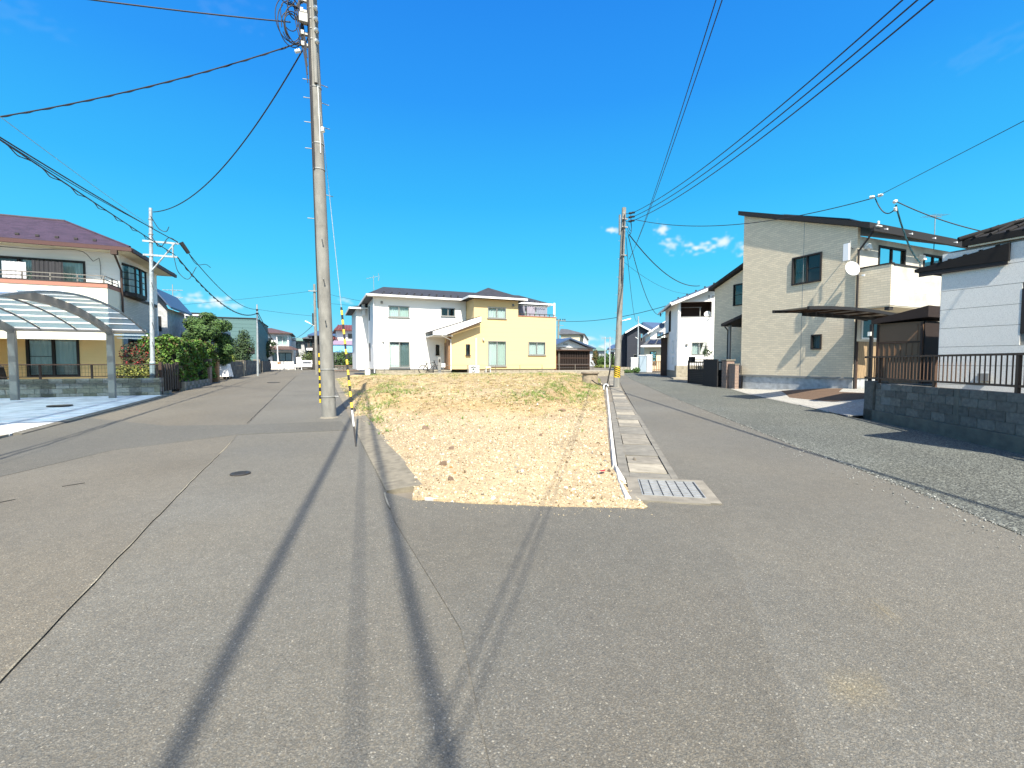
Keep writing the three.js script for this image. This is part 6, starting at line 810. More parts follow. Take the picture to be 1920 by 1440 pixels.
{ // white house at the right edge
  const A = 12.6, t = thing('white_house', 'white boarded house with black tiled eaves at the right edge', 'house', [A, .8, -4]), wn = [3.3, 4.33, 2.07, 2.94], wd = .405;
  part(t, 'sheathing', [wall('A', A + .02, .14, rect(-3, 5.58, .8, 3.9), [[wn[0], wn[1], wn[2], wn[3]]]), bx(A + .16, 18, .8, 3.9, 5.46, 5.58), bx(17.9, 18, .8, 3.9, -3, 5.46)], M.mortar);
  for (let i = 0; i < 8; i++) { const y0 = .63 + i * wd, y1 = Math.min(3.9, y0 + wd - .008), lo = Math.max(.8, y0); const cut = y1 > wn[2] && y0 < wn[3]; if (cut) { part(t, 'siding_board', bx(A, A + .02, lo, y1, wn[1], 5.585), M.stucco); part(t, 'siding_board', bx(A, A + .02, lo, y1, -3, wn[0]), M.stucco); } else part(t, 'siding_board', bx(A, A + .02, lo, y1, -3, 5.585), M.stucco); part(t, 'siding_board', bx(A + .02, 18, lo, y1, 5.58, 5.60), M.stucco); }
  win(t, 'A', A, -1, ...wn, { s: .06, proud: .006 });
  const r1 = part(t, 'roof', hull([[12.53, 3.55, 6.06], [12.53, 3.62, 6.06], [12.53, 3.52, 4.52], [12.53, 3.86, 4.52], [14.8, 3.55, 6.06], [14.8, 3.62, 6.06], [14.8, 3.52, 4.52], [14.8, 4.3, 4.52], [13.2, 4.0, 4.52], [13.2, 3.66, 6.04]]), M.tileBlack, { label: 'lower black tiled roof' }); part(r1, 'eaves_tile', Array.from({ length: 6 }, (_, i) => rod(v3(12.54, 3.63 + .04 * i, 5.95 - i * .25), v3(13.1, 3.70 + .05 * i, 5.95 - i * .25), .03, .03, 8)), M.tileBlack); part(r1, 'fascia', bx(12.54, 12.575, 3.44, 3.53, 4.54, 5.98), M.frameBr); part(r1, 'soffit', bx(12.575, 12.6, 3.49, 3.52, 4.54, 5.9), M.soffit);
  const r2 = part(t, 'roof', hull([[12.53, 3.95, 5.24], [12.53, 4.08, 5.24], [12.53, 3.95, -3.5], [12.53, 4.08, -3.5], [18.6, 3.95, 5.24], [18.6, 4.08, 5.24], [18.6, 3.95, -3.5], [18.6, 4.08, -3.5], [15.3, 5.2, 2.2], [15.3, 5.2, -1]]), M.tileBlack, { label: 'upper black tiled roof' }); part(r2, 'eaves_tile', Array.from({ length: 12 }, (_, i) => rod(v3(12.53, 4.09, 5.05 - i * .25), v3(13.1, 4.35, 4.9 - i * .25), .03, .03, 8)), M.tileBlack); part(r2, 'corner_tile', [rod(v3(12.48, 4.10, 5.28), v3(13.6, 4.56, 4.1), .05, .05, 8)], M.tileBlack); part(r2, 'snow_rail', [rod(v3(12.7, 4.30, 4.5), v3(12.7, 4.30, 0), .014)], M.galv); part(r2, 'soffit', bx(12.55, 18.4, 3.915, 3.945, -3.3, 5.15), M.soffit);
  part(t, 'outlet', cbx(A - .07, A - .003, 1.12, 1.28, 4.72, 4.9, .01), M.frameGr);
  // the same house's street-side wing, whose eaves shade the road
  part(t, 'wing_wall', [bx(9.95, 11.2, .8, 3.9, -6, 1.9), bx(11.2, 12.58, .8, 3.4, -6, .6)], M.stucco, { label: 'street side wing' }); part(t, 'wing_roof', hull([[9.45, 3.92, 2.4], [9.45, 4.02, 2.4], [9.45, 3.92, -6.5], [9.45, 4.02, -6.5], [11.3, 3.92, 2.4], [11.3, 4.6, 1.5], [11.3, 3.92, -6.5], [11.3, 4.6, -5.5]]), M.tileBlack);
}
{ // ground behind the wall, driveway, block wall with railing
  const P = (p, q) => rd(p, q);
  sheet('raised_yard', [P(6.8, 13.3), P(9.6, 13.3), [18, 4.5], [18, -3.5], P(12, -8), P(6.8, -8)], M.earth, { h: () => .84 });
  const dv = sheet('driveway', [P(6.72, 13.44), P(6.32, 13.5), P(6.30, 14.3), P(6.25, 16.3), P(5.95, 20.3), P(6.02, 23.6), [18.86, 16.05], [18.86, 10.9], [24, 10.9], [24, 7.6], [16.5, 7.4], P(9.5, 13.44)], M.sand, { off: .012, h: (a, b) => { const p = lotP(a, b); return lerp(gy(a, b), .28 + .20 * sstep(16, 11, b), sstep(5.9, 9.2, p)) + .004; }, lim: () => .5, tone: (a, b) => { const k = .9 + .2 * fbm(a, b, 0, 3, 3); return [.50 * k, .49 * k, .45 * k]; } }); dv.userData.kind = 'structure';
  const hD = (a, b) => { const p = lotP(a, b); return lerp(gy(a, b), .28 + .20 * sstep(16, 11, b), sstep(5.9, 9.2, p)) + .022; };
  sheet('brown_paving', [P(7.2, 16.2), P(6.75, 18.4), [18.2, 13.4], [18.7, 11.2], [17.3, 10.5], P(9.2, 15.6)].map(p => p), M.sand, { h: hD, lim: () => .5, tone: (a, b) => { const k = .8 + .4 * fbm(a * 1.5, b * 4, 0, 5, 4); return [.17 * k, .105 * k, .065 * k]; } });
  const t = thing('block_wall', 'dark weathered concrete block wall under the brown railing on the right', 'wall', [6.75, 0, -9], { road: true }), R = rng(31), q0 = -1.9, q1 = 13.45;
  part(t, 'footing', hull([[6.70, -.1, q1], [6.98, -.1, q1], [6.70, -.1, q0], [6.98, -.1, q0], [6.70, .30, q1], [6.98, .30, q1], [6.70, .26, q0], [6.98, .26, q0]]), M.concDark);
  part(t, 'mortar_core', [bx(6.765, 6.93, .2, .965, q0, q1 - .01), bx(6.93, 9.6, -.1, .96, q1 - .15, q1 - .03)], M.mortar);
  for (let r = 0; r < 4; r++) for (let k = 0; k < 38; k++) { const h = [.295, .475, .66, .83, .985], e = q1 - .42 - k * .4 - (r % 2 ? .2 : 0) + (r % 2 && !k ? .2 : 0), s = e - (r % 2 && !k ? .19 : .39); if (s < q0 || (k % 5 === 4 && r < 4 && k < 38 && (k % 10 === 4) && false)) continue; part(t, 'block', cbx(6.75 - .006 * R(), 6.94, h[r] + .008, h[r + 1], s, e, .009), M.blockR[Math.floor(R() * 3)]); }
  for (let k = 0; k < 6; k++) for (let r = 0; r < 4; r++) part(t, 'block', cbx(7.2 + k * .4, 7.59 + k * .4, .2 + r * .19, .2 + r * .19 + .18, q1 - .16, q1 - .02 + .004 * R(), .008), M.blockR[(k + r) % 3]);
  part(t, 'pillar', [cbx(6.70, 7.05, -.05, 1.03, q1 - .40, q1, .012)], M.blockR[1]); for (const q of [10.35, 7.2, 4.1, 1.0]) part(t, 'pilaster', cbx(6.742, 6.80, .30, .99, q - .07, q + .07, .008), M.concDark);
  const f = thing('balustrade', 'brown railing with upright bars on the right block wall', 'railing', [6.8, 1.0, -9], { road: true });
  part(f, 'top_rail', cbx(6.79, 6.87, 1.625, 1.665, q0, q1 + .15, .008), M.brownRail); part(f, 'bottom_rail', [cbx(6.81, 6.85, 1.085, 1.125, q0, q1 + .15, .006)], M.brownRail);
  for (let q = q1 + .06, k = 0; q > q0 + .3; q -= .115, k++) { if (k % 17 === 4) part(f, 'post', cbx(6.80, 6.86, .98, 1.63, q - .03, q + .03, .006), M.brownRail); else part(f, 'bar', bx(6.822, 6.838, 1.125, 1.625, q - .008, q + .008), M.brownRail); }
  part(f, 'end_cap', [cbx(6.78, 6.88, 1.62, 1.67, q1 + .15, q1 + .20, .01), cbx(6.79, 6.87, 1.075, 1.135, q1 + .15, q1 + .20, .01)], M.dark);
}
{ // black car gate, brick pillars and the low wall before the beige house
  const A = rd(4.96, 28.6), B = rd(6.05, 24.5), len = Math.hypot(A[0] - B[0], A[1] - B[1]), rot = Math.atan2(A[1] - B[1], A[0] - B[0]); // local x from B to A
  const t = thing('driveway_gate', 'black metal driveway gate with upright bars by the beige house', 'gate', [B[0], .25, -B[1]], { rot });
  const lb = (x0, x1, y0, y1, z0, z1) => bx(x0, x1, y0, y1, z0, z1);
  part(t, 'frame', [lb(.1, len, 1.24, 1.32, -.03, .03), lb(.1, len, .82, .88, -.03, .03), lb(.1, len, .02, .1, -.03, .03), lb(len - .08, len, 0, 1.38, -.04, .04), lb(.1, .18, 0, 1.38, -.04, .04)], M.black); for (let i = 0; i < 18; i++) part(t, 'bar', lb(.25 + i * .225, .29 + i * .225, .88, 1.24, -.015, .015), M.black); part(t, 'panel', [lb(.18, len - .08, .1, .82, -.012, .012)], M.black); part(t, 'ribs', Array.from({ length: 6 }, (_, i) => lb(.18, len - .08, .2 + i * .1, .23 + i * .1, -.02, .02)), M.dark); part(t, 'mailbox', cbx(len - .6, len - .2, 1.32, 1.6, -.15, .1, .02), M.black); part(t, 'back_panel', [lb(.2, 1.7, .0, 1.42, .3, .36)], M.black);
  const p = thing('brick_pillar', 'dark topped brick gate pillar before the beige house', 'pillar', [B[0], .2, -B[1]], { rot, group: 'pillars by the black gate' }); part(p, 'core', lb(-.38, .04, -.1, 1.40, -.18, .18), M.mortar); for (let r = 0; r < 9; r++) { part(p, 'brick', cbx(-.40, -.19 + (r % 2 ? .06 : 0), r * .155, r * .155 + .145, -.2, .2, .008), M.brickP); part(p, 'brick', cbx(-.18 + (r % 2 ? .06 : 0), .06, r * .155, r * .155 + .145, -.2, .2, .008), M.brickP); } part(p, 'cap', cbx(-.44, .10, 1.40, 1.46, -.24, .24, .01), M.conc); part(p, 'intercom', lb(-.1, .02, 1.0, 1.2, -.225, -.201), M.dark);
  const w = thing('low_wall', 'short brick wall with black bars between pillar and beige house', 'wall', [B[0], .2, -B[1]], { rot }); part(w, 'core', lb(-.98, -.42, -.1, 1.2, -.08, .08), M.mortar); for (let r = 0; r < 8; r++) for (let k = 0; k < 2; k++) part(w, 'brick', cbx(-.99 + k * .285, -.99 + k * .285 + .275, r * .15, r * .15 + .14, -.1, .1, .006), M.brickP); part(w, 'coping', cbx(-1.02, -.42, 1.2, 1.25, -.13, .13, .01), M.conc); for (let k = 0; k < 4; k++) part(w, 'bar', lb(-.95 - k * .1 + .1, -.93 - k * .1 + .1, 0, 1.15, -.14, -.12), M.black);
}
{ // white house with the loggia
  const t = thing('white_house', 'white house with a recessed balcony and a satellite dish on its front', 'house', [7, .4, -37], { road: true }), q = 35, yr = p => 6.02 + (p - 5.25) * .40;
  const lo = [5.48, 7.6, 4.85, 5.9], wd = [6.27, 7.3, 2.06, 2.98];
  part(t, 'wall', [wall('B', q, .15, [[5.25, 1.3], [10, 1.3], [10, yr(9.6)], [9.6, yr(9.6)], [5.25, yr(5.25)]], [lo, hole(...wd)]), wall('A', 5.25, .15, rect(q + .15, 41.6, .9, 6.0), [hole(38.2, 39.2, 4.0, 5.65), hole(36.2, 36.45, 2.2, 3.2), hole(36.7, 36.95, 2.2, 3.2), hole(36.2, 36.45, 1.4, 1.95), hole(36.7, 36.95, 1.4, 1.95)]), bx(5.4, 10, .9, 6.0, 41.45, 41.6), bx(9.85, 10, 1, 7, 35.15, 41.45)], M.whiteWall);
  part(t, 'loggia_lining', [bx(5.4, 7.75, 4.72, 4.84, q + .16, q + 1.5), bx(5.4, 7.75, 5.91, 6.0, q + .16, q + 1.5), bx(5.4, 5.47, 4.84, 5.91, q + .16, q + 1.5), bx(7.61, 7.75, 4.84, 5.91, q + .16, q + 1.5), bx(5.47, 7.61, 4.84, 5.91, q + 1.4, q + 1.5)], M.brown); part(t, 'clothes_pole', [rod(v3(5.5, 5.55, q + .5), v3(7.0, 5.55, q + .5), .02), rod(v3(6.9, 4.85, q + .5), v3(6.9, 5.55, q + .5), .04)], M.galv); part(t, 'sill', bx(5.46, 7.62, 4.80, 4.85, q - .03, q - .001), M.frameGr);
  win(t, 'B', q, -1, ...wd, { frame: M.frameGr, s: .05, curtains: [[.02, .6, M.curtain]] }); win(t, 'A', 5.25, -1, 38.2, 39.2, 4.0, 5.65, { n: 1 }); for (const b of [36.2, 36.7]) { win(t, 'A', 5.25, -1, b, b + .25, 2.2, 3.2, { n: 1, s: .03, frame: M.white }); win(t, 'A', 5.25, -1, b, b + .25, 1.4, 1.95, { n: 1, s: .03, frame: M.white }); }
  const rf = part(t, 'roof', hull([[4.75, yr(4.75) - .02, 34.5], [9.9, yr(9.9) - .02, 34.5], [4.75, yr(4.75) + .10, 34.5], [9.9, yr(9.9) + .10, 34.5], [4.75, yr(4.75) - .02, 42], [9.9, yr(9.9) - .02, 42], [4.75, yr(4.75) + .10, 42], [9.9, yr(9.9) + .10, 42]]), M.tileBlue); part(rf, 'barge_board', hull([[4.75, yr(4.75) - .22, 34.46], [9.9, yr(9.9) - .22, 34.46], [4.75, yr(4.75) - .02, 34.46], [9.9, yr(9.9) - .02, 34.46], [4.75, yr(4.75) - .22, 34.5], [9.9, yr(9.9) - .22, 34.5], [4.75, yr(4.75) - .02, 34.5], [9.9, yr(9.9) - .02, 34.5]]), M.white); part(rf, 'gutter', bx(4.66, 4.75, 5.74, 5.86, 34.5, 42), M.white); part(rf, 'snow_guard', [0, 1, 2, 3, 4, 5, 6].map(i => bx(5.2 + i * .6, 5.3 + i * .6, yr(5.25 + i * .6) + .10, yr(5.25 + i * .6) + .2, 34.7, 34.8)), M.black);
  part(t, 'foundation', [bx(5.30, 9.9, .2, 1.3, q + .03, 41.5)], M.concPale); part(t, 'downpipe', rod(v3(5.32, 5.9, q - .05), v3(5.32, 1.2, q - .05), .04), M.white);
  part(t, 'satellite_dish', (() => { const g = new THREE.SphereGeometry(.6, 24, 8, 0, 6.2832, 0, .42), k = new THREE.Quaternion().setFromUnitVectors(new THREE.Vector3(0, 1, 0), new THREE.Vector3(.1, -.3, -.9).normalize()); g.applyQuaternion(k); g.translate(7.35, 5.2, -q + .15); return g; })(), mat(.82, .82, .8, { side: THREE.DoubleSide })); part(t, 'dish_arm', [rod(v3(7.38, 5.0, q - .4), v3(7.4, 4.6, q - .02), .03)], M.galv); part(t, 'vent_hood', cbx(5.85, 6.0, 2.75, 2.9, q - .12, q - .001, .02), M.frameGr); part(t, 'aerial_mount', [bx(7.6, 7.75, 6.2, 6.3, q - .06, q - .001), bx(7.35, 7.42, 6.15, 6.35, q - .08, q - .001)], M.frameGr);
  part(t, 'side_dish', [(() => { const g = new THREE.SphereGeometry(.6, 20, 8, 0, 6.2832, 0, .42), k = new THREE.Quaternion().setFromUnitVectors(new THREE.Vector3(0, 1, 0), new THREE.Vector3(.3, -.2, -.9).normalize()); g.applyQuaternion(k); g.translate(4.8, 4.85, -41.2); return g; })(), rod(v3(4.85, 4.8, 41.4), v3(5.25, 5.0, 41.4), .03), bx(4.75, 4.85, 5.5, 6.0, 41.2, 41.3)], mat(.10, .14, .22, { side: THREE.DoubleSide, roughness: .5 }));
  part(t, 'porch_roof', hull([[4.5, 3.6, 39.2], [5.24, 3.9, 39.2], [4.5, 3.7, 39.2], [5.24, 4.0, 39.2], [4.5, 3.6, 41.5], [5.24, 3.9, 41.5], [4.5, 3.7, 41.5], [5.24, 4.0, 41.5]]), M.frameBr); part(t, 'porch_wall', bx(4.72, 5.22, .4, 3.6, 39.9, 40.0), M.brown);
  const fb = thing('concrete_plinth', 'pale concrete retaining block before the white house with the loggia', 'wall', [5.5, .4, -34], { road: true }); part(fb, 'block', cbx(5.05, 6.9, .2, 1.28, 33.8, 34.6, .02), M.concPale); part(fb, 'slab', cbx(4.7, 6.9, .3, .46, 32.6, 33.78, .02), M.concPale);
  const ba = thing('garden_rail', 'thin dark rail behind the black gate', 'railing', [7, .9, -33], { road: true }); part(ba, 'rail', [bx(6.2, 9, 1.7, 1.74, 33.0, 33.03), bx(6.2, 9, 2.6, 2.63, 33.0, 33.03)], M.dark); for (let i = 0; i < 12; i++) part(ba, 'bar', bx(6.25 + i * .22, 6.27 + i * .22, 1.2, 1.72, 33.0, 33.02), M.dark); part(ba, 'post', [bx(7.8, 7.84, 1.7, 3.2, 33, 33.03), bx(6.9, 6.94, 1.7, 2.62, 33, 33.03)], M.dark);
}
tree('climbing_plant', 'sparse dark climbing plant on the rail before the white wall', 'plant', [...(() => { const [a, b] = rd(7.4, 32.9); return [a, .9, b]; })()], [...[[6.9, 2.2], [7.9, 2.3], [7.6, 1.9]].map(([p, y]) => { const [a, b] = rd(p, 32.9); return [a, y, b, .4, .35, .2]; })], 360, .12, DARKG, 21, 2, .015);
tree('garden_shrub', 'dark rounded shrub just behind the black gate', 'shrub', [...(() => { const [a, b] = rd(6.6, 28); return [a, .3, b]; })()], [(() => { const [a, b] = rd(6.5, 28.3); return [a, 1.0, b, .7, .5, .9]; })()], 1800, .12, DARKG, 22, .8, .04);
{ // navy house, beige house with roof panels, white store boxes
  const n = thing('navy_house', 'dark navy clad house with white gable trim on the right street', 'house', [4.4, .5, -64], { road: true });
  part(n, 'wall', [wall('B', 62, .15, [[3.05, .6], [6.1, .6], [6.1, 5.6], [4.5, 6.45], [3.05, 5.5]], [hole(3.9, 4.2, 1.8, 2.6), hole(4.75, 5.0, 4.3, 5.3), hole(5.3, 5.55, 4.3, 5.3)]), bx(3.05, 3.2, .6, 5.5, 62.15, 70), wall('B', 63.5, .15, [[2.35, .6], [3.04, .6], [3.04, 5.7], [2.35, 5.2]]), bx(2.35, 2.5, .6, 5.2, 63.65, 70), bx(5.95, 6.1, .6, 5.6, 62.15, 70), bx(2.5, 5.95, .6, 5.2, 69.85, 70)], M.navy);
  for (const [p0, p1, y0, y1] of [[3.9, 4.2, 1.8, 2.6], [4.75, 5.0, 4.3, 5.3], [5.3, 5.55, 4.3, 5.3]]) win(n, 'B', 62, -1, p0, p1, y0, y1, { n: 1, s: .03, frame: M.frameGr });
  part(n, 'roof', [hull([[4.5, 6.5, 61.5], [2.75, 5.45, 61.5], [4.5, 6.62, 61.5], [2.75, 5.57, 61.5], [4.5, 6.5, 70], [2.75, 5.45, 70], [4.5, 6.62, 70], [2.75, 5.57, 70]]), hull([[4.5, 6.5, 61.5], [6.4, 5.45, 61.5], [4.5, 6.62, 61.5], [6.4, 5.57, 61.5], [4.5, 6.5, 70], [6.4, 5.45, 70], [4.5, 6.62, 70], [6.4, 5.57, 70]]), hull([[5.2, 7.0, 64], [8.2, 5.2, 64], [8.2, 7.0, 66], [5.2, 7.1, 68], [8.4, 6.9, 70], [5, 5.4, 64]])], M.tileBlue); part(n, 'barge_board', [hull([[4.5, 6.36, 61.45], [2.75, 5.31, 61.45], [4.5, 6.58, 61.45], [2.75, 5.53, 61.45], [4.5, 6.36, 61.5], [2.75, 5.31, 61.5], [4.5, 6.58, 61.5], [2.75, 5.53, 61.5]]), hull([[4.5, 6.36, 61.45], [6.4, 5.31, 61.45], [4.5, 6.58, 61.45], [6.4, 5.53, 61.45], [4.5, 6.36, 61.5], [6.4, 5.31, 61.5], [4.5, 6.58, 61.5], [6.4, 5.53, 61.5]])], M.white);
  const s = thing('house', 'white gabled house with solar panels over its beige porch', 'house', [5.6, .5, -54], { road: true });
  part(s, 'wall', [wall('B', 54, .15, [[5.2, 3.4], [8.5, 3.4], [8.5, 6.9], [7.6, 6.6], [5.2, 4.9]], [hole(5.93, 6.66, 4.28, 4.98)]), bx(5.2, 5.35, 3.4, 4.9, 54.15, 60), bx(5.35, 8.5, 3.4, 4.9, 59.85, 60), bx(6.5, 7.2, .6, 3.4, 53.2, 53.35)], M.whiteWall); part(s, 'wall', [wall('B', 53.2, .15, rect(4.5, 6.49, .6, 3.3), [hole(5.1, 5.8, 1.2, 2.75)]), bx(4.5, 4.65, .6, 3.3, 53.35, 59)], M.beige, { label: 'beige porch wall' }); win(s, 'B', 54, -1, 5.93, 6.66, 4.28, 4.98, { n: 2 }); win(s, 'B', 53.2, -1, 5.1, 5.8, 1.2, 2.75, { n: 2 });
  part(s, 'roof', [hull([[4.85, 4.72, 53.4], [7.7, 6.65, 53.4], [4.85, 4.9, 53.4], [7.7, 6.83, 53.4], [4.85, 4.72, 60], [7.7, 6.65, 60], [4.85, 4.9, 60], [7.7, 6.83, 60]])], M.white); part(s, 'porch_roof', hull([[4.1, 3.3, 52.6], [6.9, 3.3, 52.6], [4.1, 3.42, 52.6], [6.9, 3.42, 52.6], [5.2, 4.1, 53.98], [6.9, 4.1, 53.98], [5.2, 4.2, 53.98], [6.9, 4.2, 53.98]]), M.roofGrey); part(s, 'fascia', bx(4.05, 6.95, 3.24, 3.42, 52.5, 52.59), M.white); part(s, 'solar_panel', [0, 1].map(i => hull([[4.8 + i * .95, 3.62, 52.85], [5.6 + i * .95, 3.62, 52.85], [5.2 + i * .85, 4.12, 53.75], [5.95 + i * .85, 4.12, 53.75], [4.8 + i * .95, 3.67, 52.85], [5.95 + i * .85, 4.17, 53.75]])), M.solar);
  const f = thing('porch_fence', 'small brown slat fence before the beige porch', 'fence', [5.6, .6, -51], { road: true }); for (let i = 0; i < 7; i++) part(f, 'slat', bx(5.2 + i * .18, 5.28 + i * .18, .55, 1.7, 51, 51.04), M.woodWarm); part(f, 'rail', [bx(5.18, 6.4, 1.55, 1.62, 51.05, 51.09), bx(5.18, 6.4, .7, .77, 51.05, 51.09)], M.woodWarm);
  const bxs = (label, p0, p1, q, y1, m) => { const b = thing('storage_box', label, 'shed', [(p0 + p1) / 2, .5, -q], { road: true, group: 'small stores on the right street' }); part(b, 'case', bx(p0, p1, .5, y1, q, q + 1), m); part(b, 'top', bx(p0 - .04, p1 + .04, y1, y1 + .06, q - .05, q + 1.05), M.white); part(b, 'door', [bx(p0 + .06, (p0 + p1) / 2 - .01, .6, y1 - .08, q - .02, q - .001), bx((p0 + p1) / 2 + .01, p1 - .06, .6, y1 - .08, q - .02, q - .001)], m); };
  bxs('low white store box left of the slim pole', 2.9, 3.6, 50, 2.0, M.whiteGloss); bxs('grey blue steel store right of the slim pole', 3.75, 4.45, 50, 2.25, mat(.30, .38, .44, { roughness: .5 })); bxs('white steel store beside the grey blue one', 4.5, 5.05, 50, 2.3, M.whiteGloss);
  const lw = thing('low_wall', 'low pale wall edging the yard of the navy house', 'wall', [3, .4, -54], { road: true }); for (let i = 0; i < 5; i++) part(lw, 'block', cbx(1.9 + i * .4, 2.28 + i * .4, .45, 1.0, 53.0, 53.15, .01), M.concPale);
}
tree('roadside_weeds', 'tuft of green weeds at the foot of the slim pole by the stores', 'plant', [...(() => { const [a, b] = rd(3.4, 48); return [a, .45, b]; })()], [(() => { const [a, b] = rd(3.3, 48); return [a, .75, b, .5, .35, .4]; })(), (() => { const [a, b] = rd(2.5, 49); return [a, .6, b, .8, .2, .4]; })()], 900, .14, GREEN, 24, .6, .02);
{ // far end of the right street: flats, gabled house, bushes, poles
  const ap = thing('apartment_block', 'old two storey flats with open galleries beyond the brown shelter', 'building', [-4.5, .5, -84], { road: true });
  part(ap, 'wall', [bx(-7.4, -4.1, .6, 6.35, 80, 80.2), bx(-7.4, -7.2, .6, 6.35, 80.2, 100), bx(-4.3, -4.1, .6, 6.35, 80.2, 100), bx(-7.2, -4.3, .6, 6.35, 99.8, 100)], M.beige); part(ap, 'roof', hull([[-7.7, 6.4, 79.6], [-3.2, 6.4, 79.6], [-7.7, 6.55, 79.6], [-3.2, 6.5, 79.6], [-7.7, 6.4, 101], [-3.2, 6.4, 101], [-7.6, 7.6, 82], [-6.4, 7.5, 82], [-6.4, 7.5, 99], [-3.2, 6.5, 101]]), M.roofGrey);
  for (let i = 0; i < 5; i++) part(ap, 'gallery_post', bx(-3.5, -3.3, .6, 6.4, 80.5 + i * 4.6, 80.8 + i * 4.6), M.white); part(ap, 'gallery_floor', bx(-4.1, -3.25, 3.5, 3.7, 80, 100), M.paleGrey); part(ap, 'parapet', bx(-3.35, -3.25, 3.7, 4.7, 80, 100), M.paleGrey); for (let i = 0; i < 4; i++) { const w = part(ap, 'window', bx(-4.09, -4.05, 4.3, 5.5, 82 + i * 4.4, 83.6 + i * 4.4), M.frameBr); part(w, 'pane', bx(-4.049, -4.04, 4.35, 5.45, 82.1 + i * 4.4, 83.5 + i * 4.4), M.carGlass); }
  const g = thing('house', 'low white gabled house right behind the brown shelter', 'house', [25.5, .5, -45]); part(g, 'wall', [wall('B', 44, .2, [[23.5, .6], [28.0, .6], [28.0, 3.1], [25.3, 4.05], [23.5, 3.3]], [[24.7, 25.3, 3.5, 3.6]]), bx(27.8, 28, .6, 3.1, 44.2, 50), bx(23.5, 23.7, .6, 3.3, 44.2, 50), bx(23.7, 27.8, .6, 3.1, 50, 50.2)], M.white); part(g, 'roof', [hull([[25.3, 4.1, 43.4], [28.6, 3.0, 43.4], [25.3, 4.25, 43.4], [28.6, 3.14, 43.4], [25.3, 4.1, 50.5], [28.6, 3.0, 50.5], [25.3, 4.25, 50.5], [28.6, 3.14, 50.5]]), hull([[25.3, 4.1, 43.4], [23.0, 3.2, 43.4], [25.3, 4.25, 43.4], [23.0, 3.34, 43.4], [25.3, 4.1, 50.5], [23.0, 3.2, 50.5], [25.3, 4.25, 50.5], [23.0, 3.34, 50.5]])], M.tileBlue); part(g, 'vent', bx(24.7, 25.3, 3.5, 3.6, 44.05, 44.1), M.dark);
  const p2 = thing('utility_pole', 'distant utility pole with insulators right of the yellow house', 'utility pole', [29, .5, -53], { group: 'distant poles at the far end of the right street' }); part(p2, 'shaft', rod(v3(29, .4, 53), v3(29.05, 7.2, 53), .16, .11, 12), M.pole); part(p2, 'cross_arm', [bx(27.9, 30.1, 7.0, 7.08, 52.95, 53.05), bx(28.3, 29.8, 6.4, 6.46, 52.95, 53.05)], M.galv); part(p2, 'insulator', [28.0, 28.4, 28.8, 29.3, 29.7, 30.0].map(x => insulator([x, 7.08, 53], [0, 1, 0], 1.6)), M.cable);
  [[.25, 88, 6.4], [1.15, 88, 6.4]].forEach(([p, q, y], i) => { const [a, b] = rd(p, q), u = thing('utility_pole', `${['left', 'right'][i]} one of two distant thin poles above the roadside bushes`, 'utility pole', [a, .5, -b], { group: 'distant poles at the far end of the right street' }); part(u, 'shaft', rod(v3(a, .4, b), v3(a, y, b), .12, .08, 8), M.paleGrey); part(u, 'cross_arm', bx(a - .7, a + .7, y - .3, y - .2, b, b + .1), M.galv); });
  const fh = thing('house', 'distant pale green roofed house at the far end of the right street', 'house', [-1.2, .6, -118], { road: true }); part(fh, 'wall', bx(-3.5, .2, .6, 4.5, 118, 124), M.greyWall); part(fh, 'roof', roofSolid(-4, .8, 117.4, 124.6, 4.5, .15, [[-2.6, 5.5, 121], [-.8, 5.5, 121]]), M.roofGreen); const fw = part(fh, 'window', bx(-2.6, -1.2, 2.8, 4.0, 117.95, 117.99), M.frameBr); part(fw, 'pane', bx(-2.5, -1.3, 2.9, 3.9, 117.93, 117.949), M.carGlass);
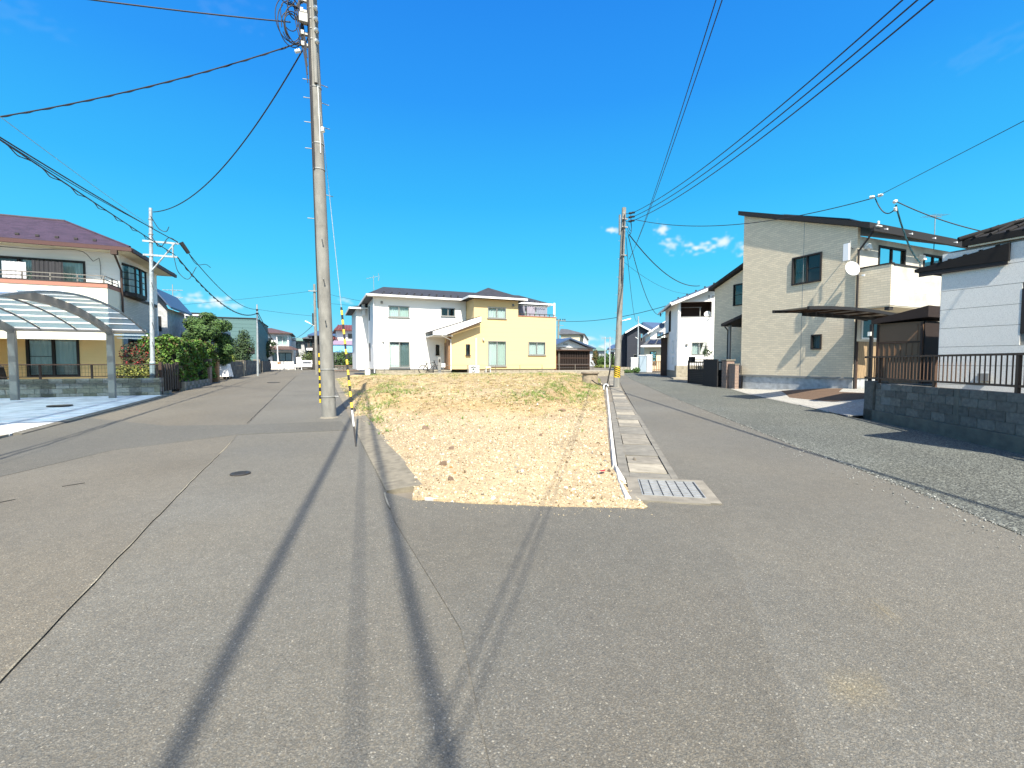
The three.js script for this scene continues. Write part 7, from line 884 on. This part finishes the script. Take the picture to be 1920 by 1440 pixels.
  const fk = thing('house', 'distant blue roofed house above the bushes beside the right pole', 'house', [3.2, .6, -110], { road: true }); part(fk, 'wall', bx(1.2, 5.2, .6, 4.7, 110, 116), M.white); part(fk, 'roof', roofSolid(.8, 5.6, 109.4, 116.6, 4.7, .15, [[2.2, 5.9, 113], [4.2, 5.9, 113]]), M.tileBlue); for (const p of [1.5, 3.2]) { const w = part(fk, 'window', bx(p, p + 1, 2.9, 4.1, 109.95, 109.99), M.frameBr); part(w, 'pane', bx(p + .06, p + .94, 2.95, 4.05, 109.93, 109.949), M.carGlass); }
}
const rb = (p, y, q, rp, ry, rq) => { const [a, b] = rd(p, q); return [a, y, b, rp, ry, rq]; };
tree('roadside_bush', 'wide green bush across the far end of the right street', 'bush', [...(() => { const [a, b] = rd(.6, 97); return [a, .5, b]; })()], [rb(-.9, 1.8, 97, 1.2, 1.3, 1.2), rb(.4, 2.0, 97, 1.3, 1.6, 1.2), rb(1.7, 1.9, 97, 1.3, 1.5, 1.2), rb(2.8, 1.6, 96, 1.1, 1.1, 1)], 6500, .26, GREEN, 31, 1.5, .1);
tree('roadside_tree', 'small tree with brown leaves by the white wall end', 'tree', [...(() => { const [a, b] = rd(-1.6, 92); return [a, .5, b]; })()], [rb(-1.6, 3.0, 92, .6, 1.3, .6), rb(-1.9, 1.9, 92, .7, 1.0, .6)], 1700, .22, [[.16, .09, .03], [.09, .10, .03], [.06, .09, .025]], 32, 2, .08);
solo('roadside_grass', 'strip of bright grass at the far bend of the right street', 'grass', foliage([rb(0, .75, 93, 2.2, .35, 1), rb(2, .75, 92, 1.5, .35, .8)], 2600, .22, 33, YELG), M.leaf, { kind: 'stuff' });
solo('far_treeline', 'far low dark treeline closing the view between the houses', 'trees', foliage([[-60, 2, 190, 30, 4.5, 5], [0, 2.5, 200, 40, 4, 5], [60, 2, 190, 40, 5, 5], [130, 2, 150, 40, 5.5, 5], [100, 2, 170, 40, 5, 5], [40, 1.5, 170, 25, 3.5, 5]], 14000, 1.1, 34, DARKG), M.leaf, { kind: 'stuff' });
renderer.render(scene, camera);
